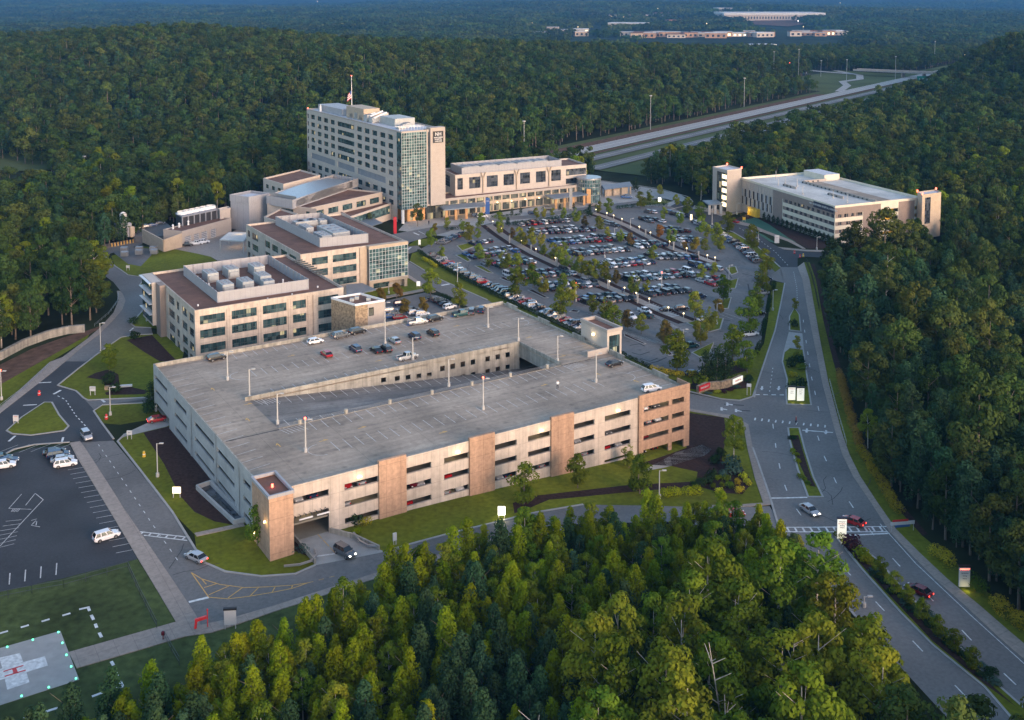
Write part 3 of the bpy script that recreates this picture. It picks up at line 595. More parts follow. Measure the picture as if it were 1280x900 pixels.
# ---------------------------------------------------------------- parking garage
gx, gyy = xy(67.5, 195); g = B('parking_garage', 'long beige concrete parking garage with open rooftop deck and brown piers', 'parking garage', gx, gyy, 0)
def Q(u, v): return xy(u, v)
U0, U1, V0, V1 = 67.5, 174.0, 195.0, 280.5
rows = [(10.3, 11.6), (6.8, 8.0), (3.3, 4.5)]
# south facade
mb = MB(); so = []
bays = [(83.6, 91), (103.2-6, 103.2), (106.3, 112.3), (118.6, 124.5), (127.5, 133.5), (139.7, 145.8), (148.8, 156.4)]
bays[1] = (97.2, 103.2)
for a, b in bays:
    for r in rows: so.append((a-U0, b-U0, *r))
so.append((148.8-U0, 156.4-U0, .3, 1.0)); so.append((72-U0, 80.2-U0, 10.2, 11.5)); so.append((72-U0, 80.2-U0, 1.0, 7.6))
wall(mb, Q(U0, V0), Q(158.6, V0), -2, 14, so, .5)
g.add(mb, 'south_wall', 'precast_warm')
mb = MB(); wall(mb, Q(158.6, V0-.5), Q(U1+.4, V0-.5), -2, 14.6, [(a-158.6, b-158.6, *r) for a, b in ((160, 167.7), (168.8, 172.6)) for r in rows+[(-1.2, 1.0)]], .5)
wall(mb, Q(158.6, V0), Q(158.6, V0-.5), -2, 14.6); wall(mb, Q(U1+.4, V0-.5), Q(U1+.4, V0+4), -2, 14.6)
mb.poly([(*Q(158.6, V0-.5), 14.6), (*Q(U1+.4, V0-.5), 14.6), (*Q(U1+.4, V0+4), 14.6), (*Q(U1+.1, V0+4), 14.6), (*Q(U1+.1, V0-.2), 14.6), (*Q(158.6, V0-.2), 14.6)])
wall(mb, Q(U1+.1, V0-.2), Q(158.6, V0-.2), 13, 14.6); wall(mb, Q(U1+.1, V0+4), Q(U1+.1, V0-.2), 13, 14.6)
g.add(mb, 'corner_block', 'brick')
for a, b in ((91, 97.2), (112.3, 118.6), (133.5, 139.7)):
    mb = MB(); p, q = Q(a, V0-.45), Q(b, V0-.45)
    wall(mb, p, q, -2, 14.7); wall(mb, q, Q(b, V0), -2, 14.7); wall(mb, Q(a, V0), p, -2, 14.7); wall(mb, Q(b, V0+.3), Q(a, V0+.3), 12.9, 14.7); wall(mb, Q(a, V0+.3), Q(a, V0-.1), 12.9, 14.7); wall(mb, Q(b, V0-.1), Q(b, V0+.3), 12.9, 14.7)
    mb.poly([(*p, 14.7), (*q, 14.7), (*Q(b, V0+.3), 14.7), (*Q(a, V0+.3), 14.7)]); g.add(mb, 'pier', 'brick')
# west facade (outside is -u): from north to south
mb = MB(); wo = [(V1-b, V1-a, c+.05, d-.15) for a, b in ((267.3, 279.5), (250.2, 260.6), (228.9, 243.6), (214.9, 226.7), (204.6, 209.1)) for c, d in rows]
wo = [o for o in wo if not (o[0] < 14 and o[2] < 4)]+[(1, 14.5, 1.2, 4.3)]
wall(mb, Q(U0, V1), Q(U0, V0), -2, 14, wo, .4)
for v in (246.5, 227.6, 212):  mb.quad((*Q(U0-.12, v+.5), -1), (*Q(U0-.12, v-.5), -1), (*Q(U0-.12, v-.5), 14.02), (*Q(U0-.12, v+.5), 14.02))
g.add(mb, 'west_wall', 'precast_grey')
mb = MB(); wall(mb, Q(U1, V0+4), Q(U1, V1), -2, 13.6, [(6+i*12, 14+i*12, c, d) for i in range(6) for c, d in rows], .5)
wall(mb, Q(U1, V1), Q(U0, V1), -2, 14, [(5+i*13, 14+i*13, c, d) for i in range(8) for c, d in rows[:2]], .5)
g.add(mb, 'rear_wall', 'concrete')
mb = MB()
wall(mb, Q(U0+.3, V0+.3), Q(U0+.3, V1-.3), 12.9, 14); wall(mb, Q(U0+.3, V1-.3), Q(U1-.3, V1-.3), 12.9, 14); wall(mb, Q(158.6, V0+.3), Q(U0+.3, V0+.3), 12.9, 14); wall(mb, Q(U1-.3, V1-.3), Q(U1-.3, V0), 12.9, 13.6)
for a, b, c, d, z in ((U0, U0+.3, V0, V1, 14), (U0+.3, U1, V1-.3, V1, 14), (U0+.3, 158.6, V0, V0+.3, 14), (U1-.3, U1, V0+4, V1-.3, 13.6)): mb.poly([(*Q(a, c), z), (*Q(b, c), z), (*Q(b, d), z), (*Q(a, d), z)])
for i in range(5): a = 278-i*17.5; mb.v and None; wall(mb, Q(U1+.06, a-6), Q(U1+.06, a), 12, 14.3); wall(mb, Q(U1-.36, a), Q(U1-.36, a-6), 12.9, 14.3); mb.poly([(*Q(U1-.36, a-6), 14.3), (*Q(U1+.06, a-6), 14.3), (*Q(U1+.06, a), 14.3), (*Q(U1-.36, a), 14.3)])
g.add(mb, 'parapet', 'concrete_rough')
# decks
PU0, PU1, PV0, PV1 = 81.0, 157.3, 225.3, 245.0
def slab(mb, a, b, c, d, z, t=.35, m=0): 
    pts = [Q(a, c), Q(b, c), Q(b, d), Q(a, d)]; mb.prism(pts, z-t, z, m)
mb = MB(); slab(mb, U0+.3, U1-.3, PV1, V1-.3, 13); slab(mb, U0+.3, PU0, V0+.4, PV1, 13); slab(mb, PU1, U1-.3, V0+.4, PV1, 13); slab(mb, PU0, PU1, V0+.4, PV0, 13)
g.add(mb, 'roof_deck', 'deck')
mb = MB()
a, b, c, d = Q(PU0, PV0), Q(PU1+12, PV0), Q(PU1+12, PV1), Q(PU0, PV1)
mb.quad((*a, 13.004), (*b, 5.2), (*c, 5.2), (*d, 13.004)); g.add(mb, 'ramp', 'deck_dark')
mb = MB()
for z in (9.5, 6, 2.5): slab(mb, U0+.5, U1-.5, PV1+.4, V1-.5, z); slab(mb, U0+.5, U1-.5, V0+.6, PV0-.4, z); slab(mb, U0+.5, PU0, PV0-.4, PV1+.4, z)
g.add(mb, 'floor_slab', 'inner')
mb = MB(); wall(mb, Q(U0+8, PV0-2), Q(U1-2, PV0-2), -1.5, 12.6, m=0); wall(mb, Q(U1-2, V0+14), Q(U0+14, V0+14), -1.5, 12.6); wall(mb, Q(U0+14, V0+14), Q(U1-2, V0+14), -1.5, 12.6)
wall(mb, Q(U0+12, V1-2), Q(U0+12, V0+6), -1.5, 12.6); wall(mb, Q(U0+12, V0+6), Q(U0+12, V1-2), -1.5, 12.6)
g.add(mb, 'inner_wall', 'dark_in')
# pit walls
mb = MB(); po = []
for i in range(3): po += [(PU1-PU0-4.5-i*3.2, PU1-PU0-3.1-i*3.2, 10.2, 11.6), (PU1-PU0-4.5-i*3.2, PU1-PU0-3.1-i*3.2, 6.9, 8.1)]
for i in range(20):
    s = PU1-PU0-15.5-i*3.1-(i//4)*.8; z = 13-7*(s/ (PU1-PU0))
    if i < 4: po.append((s, s+1.4, 10.2, 11.6))
    if z < 12.2: po.append((s, s+1.4, max(z+.7, 6.9) if i > 3 else 6.9, min(z+1.9, 11.8) if i > 3 else 8.1))
wall(mb, Q(PU0, PV1), Q(PU1, PV1), 5, 14, [o for o in po if o[0] > 34], .3)
wall(mb, Q(PU1, PV1+.25), Q(PU0-1, PV1+.25), 12.9, 14); mb.poly([(*Q(PU0-1, PV1), 14), (*Q(PU1, PV1), 14), (*Q(PU1, PV1+.25), 14), (*Q(PU0-1, PV1+.25), 14)])
wall(mb, Q(PU1, PV1), Q(PU1, PV0), 9.6, 13.9); wall(mb, Q(PU1+.25, PV0), Q(PU1+.25, PV1), 12.9, 13.9); mb.poly([(*Q(PU1, PV0), 13.9), (*Q(PU1+.25, PV0), 13.9), (*Q(PU1+.25, PV1), 13.9), (*Q(PU1, PV1), 13.9)])
wall(mb, Q(PU1+12, PV0), Q(PU0, PV0), 4, 13.1); g.add(mb, 'pit_wall', 'concrete_rough')
for i in range(7): mb = MB(); p = Q(86+i*11.2, PV0+.1); mb.tube((*p, 12.5), (*p, 14.1), .42, n=10); g.add(mb, 'bollard', 'concrete_rough')
mb = MB()
for i in range(4): mb.bar((*Q(PU0, PV0), 13.3+i*.2), (*Q(PU1, PV0), 13.3+i*.2), .03, .03)
g.add(mb, 'barrier_cable', 'steel')
mb = MB(); pts = [Q(69, 224.7), Q(81, 224.7), Q(81, 225), Q(69, 225)]; mb.prism(pts, 13.01, 13.03); pts = [Q(157.5, 225), Q(167, 225), Q(167, 225.3), Q(157.5, 225.3)]; mb.prism(pts, 13.01, 13.03); g.add(mb, 'expansion_joint', 'black')
# painted stalls on the roof
mb = MB()
def dl(a, b, c, d, w=.14, z=13.006, m=0, ramp=False):
    p, q = Q(a, b), Q(c, d); L = hypot(q[0]-p[0], q[1]-p[1]); n = (-(q[1]-p[1])/L*w/2, (q[0]-p[0])/L*w/2)
    zz = (lambda u: 13.012-(u-PU0)/(PU1+12-PU0)*7.804) if ramp else (lambda u: z)
    mb.quad((p[0]+n[0], p[1]+n[1], zz(a)), (p[0]-n[0], p[1]-n[1], zz(a)), (q[0]-n[0], q[1]-n[1], zz(c)), (q[0]+n[0], q[1]+n[1], zz(c)), m)
for i in range(28): dl(88+i*2.8, 210-2.6, 88+i*2.8, 210+2.6) if i < 26 else None; dl(88+i*2.8, 220.3, 88+i*2.8, 225.1) if 84+i*2.8 < 156 else None
for i in range(28): dl(88+i*2.8, 260, 88+i*2.8, 265.2); dl(88+i*2.8, 245.6, 88+i*2.8, 250) if i < 24 else None; dl(88+i*2.8, 275.5, 88+i*2.8, 280)
for i in range(18): dl(68.2, 200+i*4.2, 73.2, 200.8+i*4.2)
for i in range(25): dl(84+i*2.9, 240.5, 84+i*2.9, 245, ramp=True); dl(84+i*2.9, 225.6, 84+i*2.9, 230.2, ramp=True)
for i in range(20): dl(168.5, 200+i*3.9, 173.5, 200+i*3.9)
for i in range(6): dl(81+i*.9, 224.9, 82+i*.9, 221.5); dl(82+i*.9, 245, 83+i*.9, 241.5, ramp=True); dl(157.6+i*.9, 224.9, 158.6+i*.9, 221.5)
for (a, b) in ((83, 210), (164, 210), (83, 262.5), (166, 262)):
    for t in range(8): t0 = pi*t/8+pi/2; t1 = pi*(t+1)/8+pi/2; s = 1 if a < 100 else -1; dl(a+2+s*3*cos(t0), b+3*sin(t0), a+2+s*3*cos(t1), b+3*sin(t1))
g.add(mb, 'stall_line', 'paint_worn')
mb = MB()
for a, b, th in ((77, 233, 1), (79, 243, 0), (76, 256, 1), (78, 216, 1), (86, 214, 0), (96, 216, 0), (100, 270, 0), (118, 254, 0), (150, 269, 0), (161, 231, 0), (162, 214, 1), (167, 205, 1), (145, 216, 0), (110, 204, 0), (162, 249, 0)):
    c, s = (0, 1) if th else (1, 0); dl(a, b, a+1.6*c, b+1.6*s, .25); dl(a+1.6*c-.5*(c+s), b+1.6*s+.5*(c-s), a+2*c, b+2*s, .3)
dl(157.5, 231, 164, 227, .12); dl(160, 234, 168, 228, .12)
g.add(mb, 'arrow_marking', 'paint_yellow')
mb = MB()
for a, b in ((139, 276.5), (146, 277), (154, 277)): pts = [Q(a, b), Q(a+1.4, b), Q(a+1.4, b+1.4), Q(a, b+1.4)]; mb.poly([(*p, 13.008) for p in pts])
g.add(mb, 'accessible_marking', 'sign_blue')
# entrance canopy lights, headers
mb = MB()
for i in range(7): p = Q(72.8+i*1.1, V0-.9); mb.tube((*p, 7.9), (p[0], p[1], 8.15), .16, m=0); mb.bar((*Q(72.8+i*1.1, V0), 8), (*p, 8), .08, .08, 0)
mb.prism([Q(73.5, V0-1.3), Q(76.3, V0-1.3), Q(76.3, V0-1.1), Q(73.5, V0-1.1)], 7.3, 7.55, 1); mb.prism([Q(77.2, V0-1.3), Q(79.8, V0-1.3), Q(79.8, V0-1.1), Q(77.2, V0-1.1)], 7.3, 7.55, 1)
g.add(mb, 'entrance_header', ['frame', 'white'])
for a, b in ((86.8, 12.4), (109.5, 12.2), (131, 12.2), (152.6, 12.2)):
    p = Q(a, V0-.25); mb = MB(); mb.prism([Q(a-.5, V0-.3), Q(a+.5, V0-.3), Q(a+.5, V0), Q(a-.5, V0)], b-.12, b+.12); g.add(mb, 'wall_lamp', 'lamp_warm'); q = Q(a, V0-.8); glow(g, q[0], q[1], b+.1, 35)
for a, z in ((88, 7.9), (109, 11.5), (131, 11.5), (152, 11.5), (163, 11.4), (170, 7.8), (108, 4.3), (76, 7.4), (163, 4.4), (170, 11.4), (163, .8)):
    mb = MB(); mb.prism([Q(a-.6, V0+3), Q(a+.6, V0+3), Q(a+.6, V0+3.2), Q(a-.6, V0+3.2)], z+.35, z+.5); g.add(mb, 'ceiling_lamp', 'lamp_warm'); q = Q(a, V0+3.5); glow(g, q[0], q[1], z+.1, 40, (1, .8, .4))
# retaining walls at the entrance
mb = MB(); e1, e2 = at(394, 705), at(359, 664); f1, f2 = at(474, 688), at(442, 673)
for pts, za, zb in (([Q(72, V0), e2, lerp(e2, e1, .6), e1], 3.6, 1.8), ([Q(80.4, V0), f2, f1], 3.6, 1.9)):
    for p, q in zip(pts[:-1], pts[1:]): i0 = gi(*p); i1 = gi(*q); mb.bar((*p, i0+.2), (*q, i1+.2), .35, 1.6)
g.add(mb, 'entrance_wall', 'concrete_rough')
mb = MB()
for pts in ([(355, 712), (375, 710), (390, 705), (396, 698), (393, 690)], [(442, 670), (450, 681), (460, 686), (474, 687)]):
    ww = [at(*q) for q in pts]
    for p, q in zip(ww[:-1], ww[1:]): mb.bar((*p, gi(*p)+.7), (*q, gi(*q)+.7), .3, .35)
g.add(mb, 'guard_rail', 'steel')
# south-west stair tower
st = B('stair_tower', 'square tan stair tower on the garage corner with a red roof light', 'stair tower', *Q(69, 195), 0)
mb = MB(); A_, B_, C_, D_ = Q(66.6, 191.2), Q(71.4, 191.2), Q(71.4, 201), Q(66.6, 201)
sp = [A_, B_, C_, D_]
for p, q in ((A_, B_), (B_, C_), (C_, D_), (D_, A_)): wall(mb, p, q, 0, 14.9)
st.add(mb, 'wall', 'brick'); mb = MB(); mb.poly([(*p, 14.3) for p in sp]); st.add(mb, 'roof', 'roof')
mb = MB(); o_ = [xy(*q) for q in ((66.4, 191), (71.6, 191), (71.6, 201.2), (66.4, 201.2))]; ring(mb, o_, 14.5, 15.1, .45); st.add(mb, 'coping', 'screen')
p = Q(69, 196); mb = MB(); mb.tube((*p, 14.3), (*p, 14.9), .22); st.add(mb, 'beacon', 'lamp_red')
for v, z in ((193, 9.2), (199.5, 4.2)): p = Q(66.3, v); mb = MB(); mb.tube((*p, z), (p[0], p[1], z+.3), .2); st.add(mb, 'wall_lamp', 'lamp_warm'); q = Q(65.8, v); glow(st, q[0], q[1], z, 60, (1, .75, .3))
# east stair tower beside the parapet
et = B('stair_tower', 'small pale stair tower with a glazed side between garage and car park', 'stair tower', *Q(177, 236), 0)
mb = MB(); o_ = [Q(174.6, 228), Q(179.5, 228), Q(179.5, 240), Q(174.6, 240)]
for i in range(4): wall(mb, o_[i], o_[(i+1) % 4], 0, 18.5, [(.6, 4.3, 2, 17)] if i == 0 else [(.8, 3, 2, 17)] if i == 1 else [])
et.add(mb, 'wall', 'cladding'); win(et, o_[0], o_[1], (.6, 4.3, 2, 17), 3, hbar=[.2, .4, .6, .8]); win(et, o_[1], o_[2], (.8, 3, 2, 17), 2, hbar=[.2, .4, .6, .8])
mb = MB(); mb.poly([(*p, 18) for p in o_]); et.add(mb, 'roof', 'roof'); mb = MB(); ring(mb, [Q(174.4, 227.8), Q(179.7, 227.8), Q(179.7, 240.2), Q(174.4, 240.2)], 18, 18.9, .5); et.add(mb, 'coping', 'cladding_pale')
p = Q(174.4, 234); mb = MB(); mb.tube((*p, 15.8), (p[0]-.05, p[1], 16.3), .35); et.add(mb, 'wall_lamp', 'lamp_warm'); q = Q(173.8, 234); glow(et, q[0], q[1], 16, 80)
mb = MB(); mb.prism([Q(167, 226.5), Q(174, 226.5), Q(174, 226.9), Q(167, 226.9)], 13, 14.6); et.add(mb, 'low_wall', 'cladding_pale')
# west light well with its sloped rails
mb = MB(); a, b, c, d = (246, 612), (263, 606), (308, 652), (293, 656); pw = [at(*q) for q in (a, b, c, d)]
for p, q in zip(pw, pw[1:]+pw[:1]): mb.bar((*p, gi(*p)+.5), (*q, gi(*q)+.5), .4, 1.1)
lw = B('light_well', 'sunken concrete light well along the shaded garage wall', 'light well', *pw[0], 0); lw.add(mb, 'rim', 'precast_grey')
mb = MB(); mb.poly([(*p, gi(*p)+.12) for p in pw]); lw.add(mb, 'glazing', 'glass_dark')

# ---------------------------------------------------------------- office blocks
def ac_unit(bd, cx, cy, z, w, l, h, yaw=YAW, name='rooftop_unit'):
    mb = MB(); c, s = cos(yaw), sin(yaw)
    def T(a, b): return (cx+a*c-b*s, cy+a*s+b*c)
    mb.prism([T(-w/2-.1, -l/2-.1), T(w/2+.1, -l/2-.1), T(w/2+.1, l/2+.1), T(-w/2-.1, l/2+.1)], z, z+.45, 1)
    mb.prism([T(-w/2, -l/2), T(w/2, -l/2), T(w/2, l/2), T(-w/2, l/2)], z+.45, z+h, 0)
    mb.prism([T(-w/2+.3, -l/2-.7), T(w/2-.3, -l/2-.7), T(w/2-.3, -l/2), T(-w/2+.3, -l/2)], z+.8, z+h*.75, 0)
    for i in range(3):
        for j in range(2): p = T((j-.5)*w*.45, (i-1)*l*.28); mb.tube((*p, z+h), (*p, z+h+.2), w*.14, n=10, m=2)
    bd.add(mb, name, ['unit', 'steel', 'screen_dark'])
def screenbox(bd, pts, z0, z1, m='screen', gap=True):
    mb = MB(); n = len(pts)
    for i in range(n):
        p, q = pts[i], pts[(i+1) % n]; L = hypot(q[0]-p[0], q[1]-p[1])
        wall(mb, p, q, z0, z1); d = ((q[0]-p[0])/L, (q[1]-p[1])/L); nn = (-d[1]*.15, d[0]*.15)
        p2, q2 = (p[0]+nn[0], p[1]+nn[1]), (q[0]+nn[0], q[1]+nn[1]); wall(mb, q2, p2, z0, z1); mb.quad((*p, z1), (*q, z1), (*q2, z1), (*p2, z1))
        for k in range(int(L/3.2)+1): t = k*3.2; a = (p[0]+d[0]*t+nn[0]*1.6, p[1]+d[1]*t+nn[1]*1.6); mb.tube((*a, z0), (*a, z1+.1), .12, n=5)
    bd.add(mb, 'equipment_screen', m)
def block(bd, pts, z0, z1, wm, rm, par=.7, pm=None, faces={}, gl='glass', glass_args={}, depth=.3):
    """walls on a ccw outline; faces = {edge index: [openings (s0,s1,z0,z1,n)]}; roof set down inside a parapet"""
    mb = MB(); n = len(pts)
    for i in range(n): wall(mb, pts[i], pts[(i+1) % n], z0, z1, faces.get(i, []), depth)
    bd.add(mb, 'wall', wm)
    for i, ops in faces.items():
        for o in ops: win(bd, pts[i], pts[(i+1) % n], o, o[4] if len(o) > 4 else 4, gl, depth=depth*.85, **glass_args)
    mb = MB(); mb.poly([(*p, z1-par) for p in inset(pts, .3)]); bd.add(mb, 'roof', rm)
    mb = MB(); ring(mb, inset(pts, -.06), z1-par, z1+.06, .4); bd.add(mb, 'parapet', pm or wm)
FR = [(12.5, 15.1), (8.2, 10.8), (3.9, 6.4)]
A = B('office_building', 'four-storey beige office block with brown roof directly behind the garage', 'office building', *Q(110, 335), 0)
AU0, AU1, AV0, AV1 = 87.2, 134, 311.5, 362
ptsA = [Q(AU0, AV0), Q(AU1, AV0), Q(AU1, AV1), Q(AU0, AV1)]
sopen = [(a-AU0, b-AU0, c, d, int((b-a)/1.25)) for a, b in ((88.6, 96.1), (98.1, 105.8), (107.7, 115.2), (117.2, 121.5), (125.5, 132.2)) for c, d in FR]
wopen = [(AV1-b, AV1-a, c, d, 2) for a, b in ((312.9, 317.8), (319.8, 325.3), (328.5, 331.5), (333.8, 340.6)) for c, d in FR+[(.4, 2.6)]]
block(A, ptsA, -.5, 17, 'precast_warm', 'roof', faces={0: sopen, 3: wopen}, glass_args=dict(hbar=[.35]))
mb = MB()
for a in (97.1, 106.7, 116.2, 122.6, 124.3): # pilasters
    mb.prism([Q(a-.55, AV0-.25), Q(a+.55, AV0-.25), Q(a+.55, AV0-.01), Q(a-.55, AV0-.01)], 0, 16.2)
A.add(mb, 'pilaster', 'precast_warm')
mb = MB(); mb.prism([Q(85.4, 344), Q(87.19, 344), Q(87.19, 349), Q(85.4, 349)], -.5, 17.05); A.add(mb, 'corner_pier', 'brown_panel')
mb = MB(); mb.prism([Q(84.2, 349.01), Q(87.19, 349.01), Q(87.19, 361.9), Q(84.2, 361.9)], 3, 17.0, 0); A.add(mb, 'bay', 'cladding')
mb = MB(); p0, p1 = Q(84.15, 361.7), Q(84.15, 349.3)
for i in range(4): mb.quad((*p0, 3.6+i*3.4), (*p1, 3.6+i*3.4), (*p1, 6.3+i*3.4), (*p0, 6.3+i*3.4), 0); mb.prism([Q(83.2, 349), Q(84.14, 349), Q(84.14, 362), Q(83.2, 362)], 6.5+i*3.4, 6.65+i*3.4, 1)
A.add(mb, 'bay_window', ['glass', 'frame_white'])
sa = [W(272, 375.7, 17), W(386, 359, 17)]; bl = W(229.4, 341.6, 17); e = (bl[0]-sa[0][0], bl[1]-sa[0][1]); sA = [sa[0], sa[1], (sa[1][0]+e[0], sa[1][1]+e[1]), bl]
screenbox(A, sA, 16.3, 19.6)
for s, t in ((.2, .3), (.42, .3), (.2, .72), (.45, .76), (.66, .4), (.74, .74), (.62, .18)):
    p = lerp(lerp(sA[0], sA[1], s), lerp(sA[3], sA[2], s), t); ac_unit(A, p[0], p[1], 16.3, 3.6, 6.6 if s != .62 else 3, 3)
mb = MB()
for i in range(9): a = Q(132.5, 330+i*2.6); b = Q(135.8, 330+i*2.6); mb.bar((*a, 17.2), (*b, 17.2), .25, .5)
A.add(mb, 'sunshade', 'frame')
mb = MB()
for s, t in ((.1, .5), (.5, .5), (.85, .3)):
    p = lerp(lerp(sA[0], sA[1], s), lerp(sA[3], sA[2], s), t); mb.tube((*p, 16.3), (*p, 17.6), .3)
for u, v in ((110, 313.5), (118, 314), (90, 318), (128, 318)): p = Q(u, v); mb.tube((*p, 16.3), (*p, 16.8), .25)
A.add(mb, 'vent_pipe', 'white')
# stone lift lobby on the deck
k = B('lift_lobby', 'low stone and cream lobby box between garage deck and office block', 'lobby', *Q(140, 285), 0)
lp = para((414, 379), (444, 388), (481, 382), 15.5); o_ = lp
mb = MB(); wall(mb, lp[3], lp[0], 0, 17.3); wall(mb, lp[0], lerp(lp[0], lp[1], .42), 0, 17.3); wall(mb, lp[2], lp[3], 0, 17.3); k.add(mb, 'stone_wall', 'stone')
mb = MB(); wall(mb, lerp(lp[0], lp[1], .42), lp[1], 0, 17.3, [(.3, 2.0, 13, 15.6)]); wall(mb, lp[1], lp[2], 0, 17.3); k.add(mb, 'cream_wall', 'cladding_pale')
mb = MB(); mb.poly([(*p, 16.8) for p in lp]); k.add(mb, 'roof', 'roof'); mb = MB(); ring(mb, inset(lp, -.05), 16.8, 17.4, .35); k.add(mb, 'coping', 'white')
win(k, lerp(lp[0], lp[1], .42), lp[1], (.3, 2.0, 13, 15.6), 2, 'glass_lobby', name='door')
mb = MB()
for s, t in ((.3, .5), (.55, .6), (.7, .3)): p = lerp(lerp(lp[0], lp[1], s), lerp(lp[3], lp[2], s), t); mb.prism([(p[0]-.6, p[1]-.6), (p[0]+.6, p[1]-.6), (p[0]+.6, p[1]+.6), (p[0]-.6, p[1]+.6)], 16.8, 17.7)
k.add(mb, 'roof_vent', 'unit')
# second office block
Bb = B('office_building', 'beige medical office block with a glass corner, nearer the tall tower', 'office building', *Q(160, 390), 0)
BU0, BU1, BV0, BV1 = 138.3, 179.5, 359.2, 418
ptsB = [Q(BU0, BV0), Q(BU1, BV0), Q(BU1, BV1), Q(BU0, BV1)]
sopen = [(a-BU0, b-BU0, c, d, int((b-a)/1.25)) for a, b in ((142.6, 148.7), (150.5, 159.8)) for c, d in FR]+[(166.5-BU0, 173-BU0, .4, 2.6, 4)]
wopen = [(BV1-b, BV1-a, c, d, 2) for a, b in ((413.5, 416.5), (404, 411), (390.5, 396), (382, 388.5), (372.5, 379), (363.5, 370.5)) for c, d in FR]
eop = [(4+i*9, 10+i*9, c, d, 4) for i in range(6) for c, d in FR]
block(Bb, ptsB, -.5, 17, 'precast_warm', 'roof', faces={0: sopen, 3: wopen, 1: eop}, glass_args=dict(hbar=[.35]))
mb = MB(); mb.prism([Q(161, BV0-.5), Q(163.8, BV0-.5), Q(163.8, BV0-.01), Q(161, BV0-.01)], -.5, 16.5); mb.prism([Q(163.8, BV0-2.2), Q(179.8, BV0-2.2), Q(179.8, BV0-.01), Q(163.8, BV0-.01)], 15.9, 17.05); mb.prism([Q(163.8, BV0-2.2), Q(179.8, BV0-2.2), Q(179.8, BV0-.01), Q(163.8, BV0-.01)], 3, 4.2)
mb.prism([Q(164, BV0-2), Q(165.5, BV0-2), Q(165.5, BV0-.5), Q(164, BV0-.5)], -.5, 3); mb.prism([Q(178.2, BV0-2), Q(179.4, BV0-2), Q(179.4, BV0-.5), Q(178.2, BV0-.5)], -.5, 3)
Bb.add(mb, 'brick_surround', 'tan')
mb = MB(); p0, p1 = Q(163.9, BV0-2.1), Q(179.7, BV0-2.1); win(Bb, p0, p1, (0, 15.8, 4.2, 15.9), 12, 'glass_tower', 'frame_white', depth=0, hbar=[i/8 for i in range(1, 8)], name='curtain_wall')
win(Bb, p1, Q(179.7, BV0), (0, 2.0, 4.2, 15.9), 2, 'glass_tower', 'frame_white', depth=0, hbar=[i/8 for i in range(1, 8)], name='curtain_wall')
sa = [W(400, 307, 17), W(460.4, 301, 17)]; bl = W(344.4, 279, 17); e = (bl[0]-sa[0][0], bl[1]-sa[0][1]); sB = [sa[0], sa[1], (sa[1][0]+e[0], sa[1][1]+e[1]), bl]
screenbox(Bb, sB, 16.3, 19.8)
for s, t, w, l in ((.3, .25, 4, 9), (.3, .6, 3, 8), (.68, .4, 7, 16), (.5, .82, 10, 4), (.82, .8, 3, 5)):
    p = lerp(lerp(sB[0], sB[1], s), lerp(sB[3], sB[2], s), t); ac_unit(Bb, p[0], p[1], 16.3, w, l, 2.6)
cp = [Q(159, 352), Q(172, 349.5), Q(168, 359), Q(158, 359)]
cn = [W(433, 371, 4.5), W(470, 363, 4.5), W(453, 355, 4.5), W(433, 357, 4.5)]
mb = MB(); mb.prism(cn, 4.5, 4.9); Bb.add(mb, 'entrance_canopy', 'canopy')
mb = MB(); p = lerp(cn[0], cn[1], .5); mb.prism([(p[0]-.7, p[1]+.5), (p[0]+.7, p[1]+.5), (p[0]+.7, p[1]+2), (p[0]-.7, p[1]+2)], 0, 4.5); Bb.add(mb, 'canopy_column', 'brick')

# ---------------------------------------------------------------- hospital tower
T = B('hospital_tower', 'tall pale ten-storey hospital tower with glass corner and black sign panel', 'hospital tower', *Q(240, 515), 0)
TU0, TU1, TV0, TV1 = 226.7, 249.2, 456.2, 575.5
TR = [(38.9, 41.4), (34.6, 37.1), (30.3, 32.8), (26.0, 28.5), (21.7, 24.2), (11.7, 14.2), (7.4, 9.9)]
cols = [(563.8, 569.4), (554.4, 560), (545, 550.8), (535.9, 541.6), (501.2, 507), (492, 497.9), (483, 488.8), (473.9, 479.6)]
wo = [(TV1-b, TV1-a, c, d, 2) for a, b in cols+[(465.4, 470.6)] for c, d in TR]+[(TV1-532.2, TV1-510.6, c, d, 9) for c, d in TR[:5]+[TR[5]]]+[(TV1-470.6, TV1-465.4, 16.3, 18.8, 2)]+[(TV1-574.8, TV1-572.8, c, d, 1) for c, d in TR]
panels = [(TV1-569.4, TV1-535.9, 16.7, 19.9), (TV1-532.2, TV1-510.6, 16.7, 19.9), (TV1-507, TV1-473.9, 16.7, 19.9)]
ptT = [Q(TU0, TV0+2.5), Q(TU1, TV0+2.5), Q(TU1, TV1), Q(TU0, TV1)]
mb = MB(); NWL = Q(TU0, TV1); SWL = Q(TU0, TV0+5)
wall(mb, NWL, SWL, 0, 44, wo+panels, .35)
wall(mb, Q(TU1, TV0+2.5), Q(TU1, TV1), 0, 44); wall(mb, Q(TU1, TV1), NWL, 0, 44, [(2+i*5, 5+i*5, c, d) for i in range(4) for c, d in TR], .1)
T.add(mb, 'wall', 'cladding')
for o in wo: win(T, NWL, SWL, o, o[4], 'glass', hbar=[.35], depth=.3)
for o in panels: win(T, NWL, SWL, (o[0], o[1], o[2], o[3]), int((o[1]-o[0])/3), 'screen_dark', 'screen_dark', name='louvre_panel')
mb = MB(); mb.poly([(*p, 43.4) for p in [Q(TU0+.2, TV0+.2), Q(TU1-.2, TV0+.2), Q(TU1-.2, TV1-.2), Q(TU0+.2, TV1-.2)]]); T.add(mb, 'roof', 'roof_white')
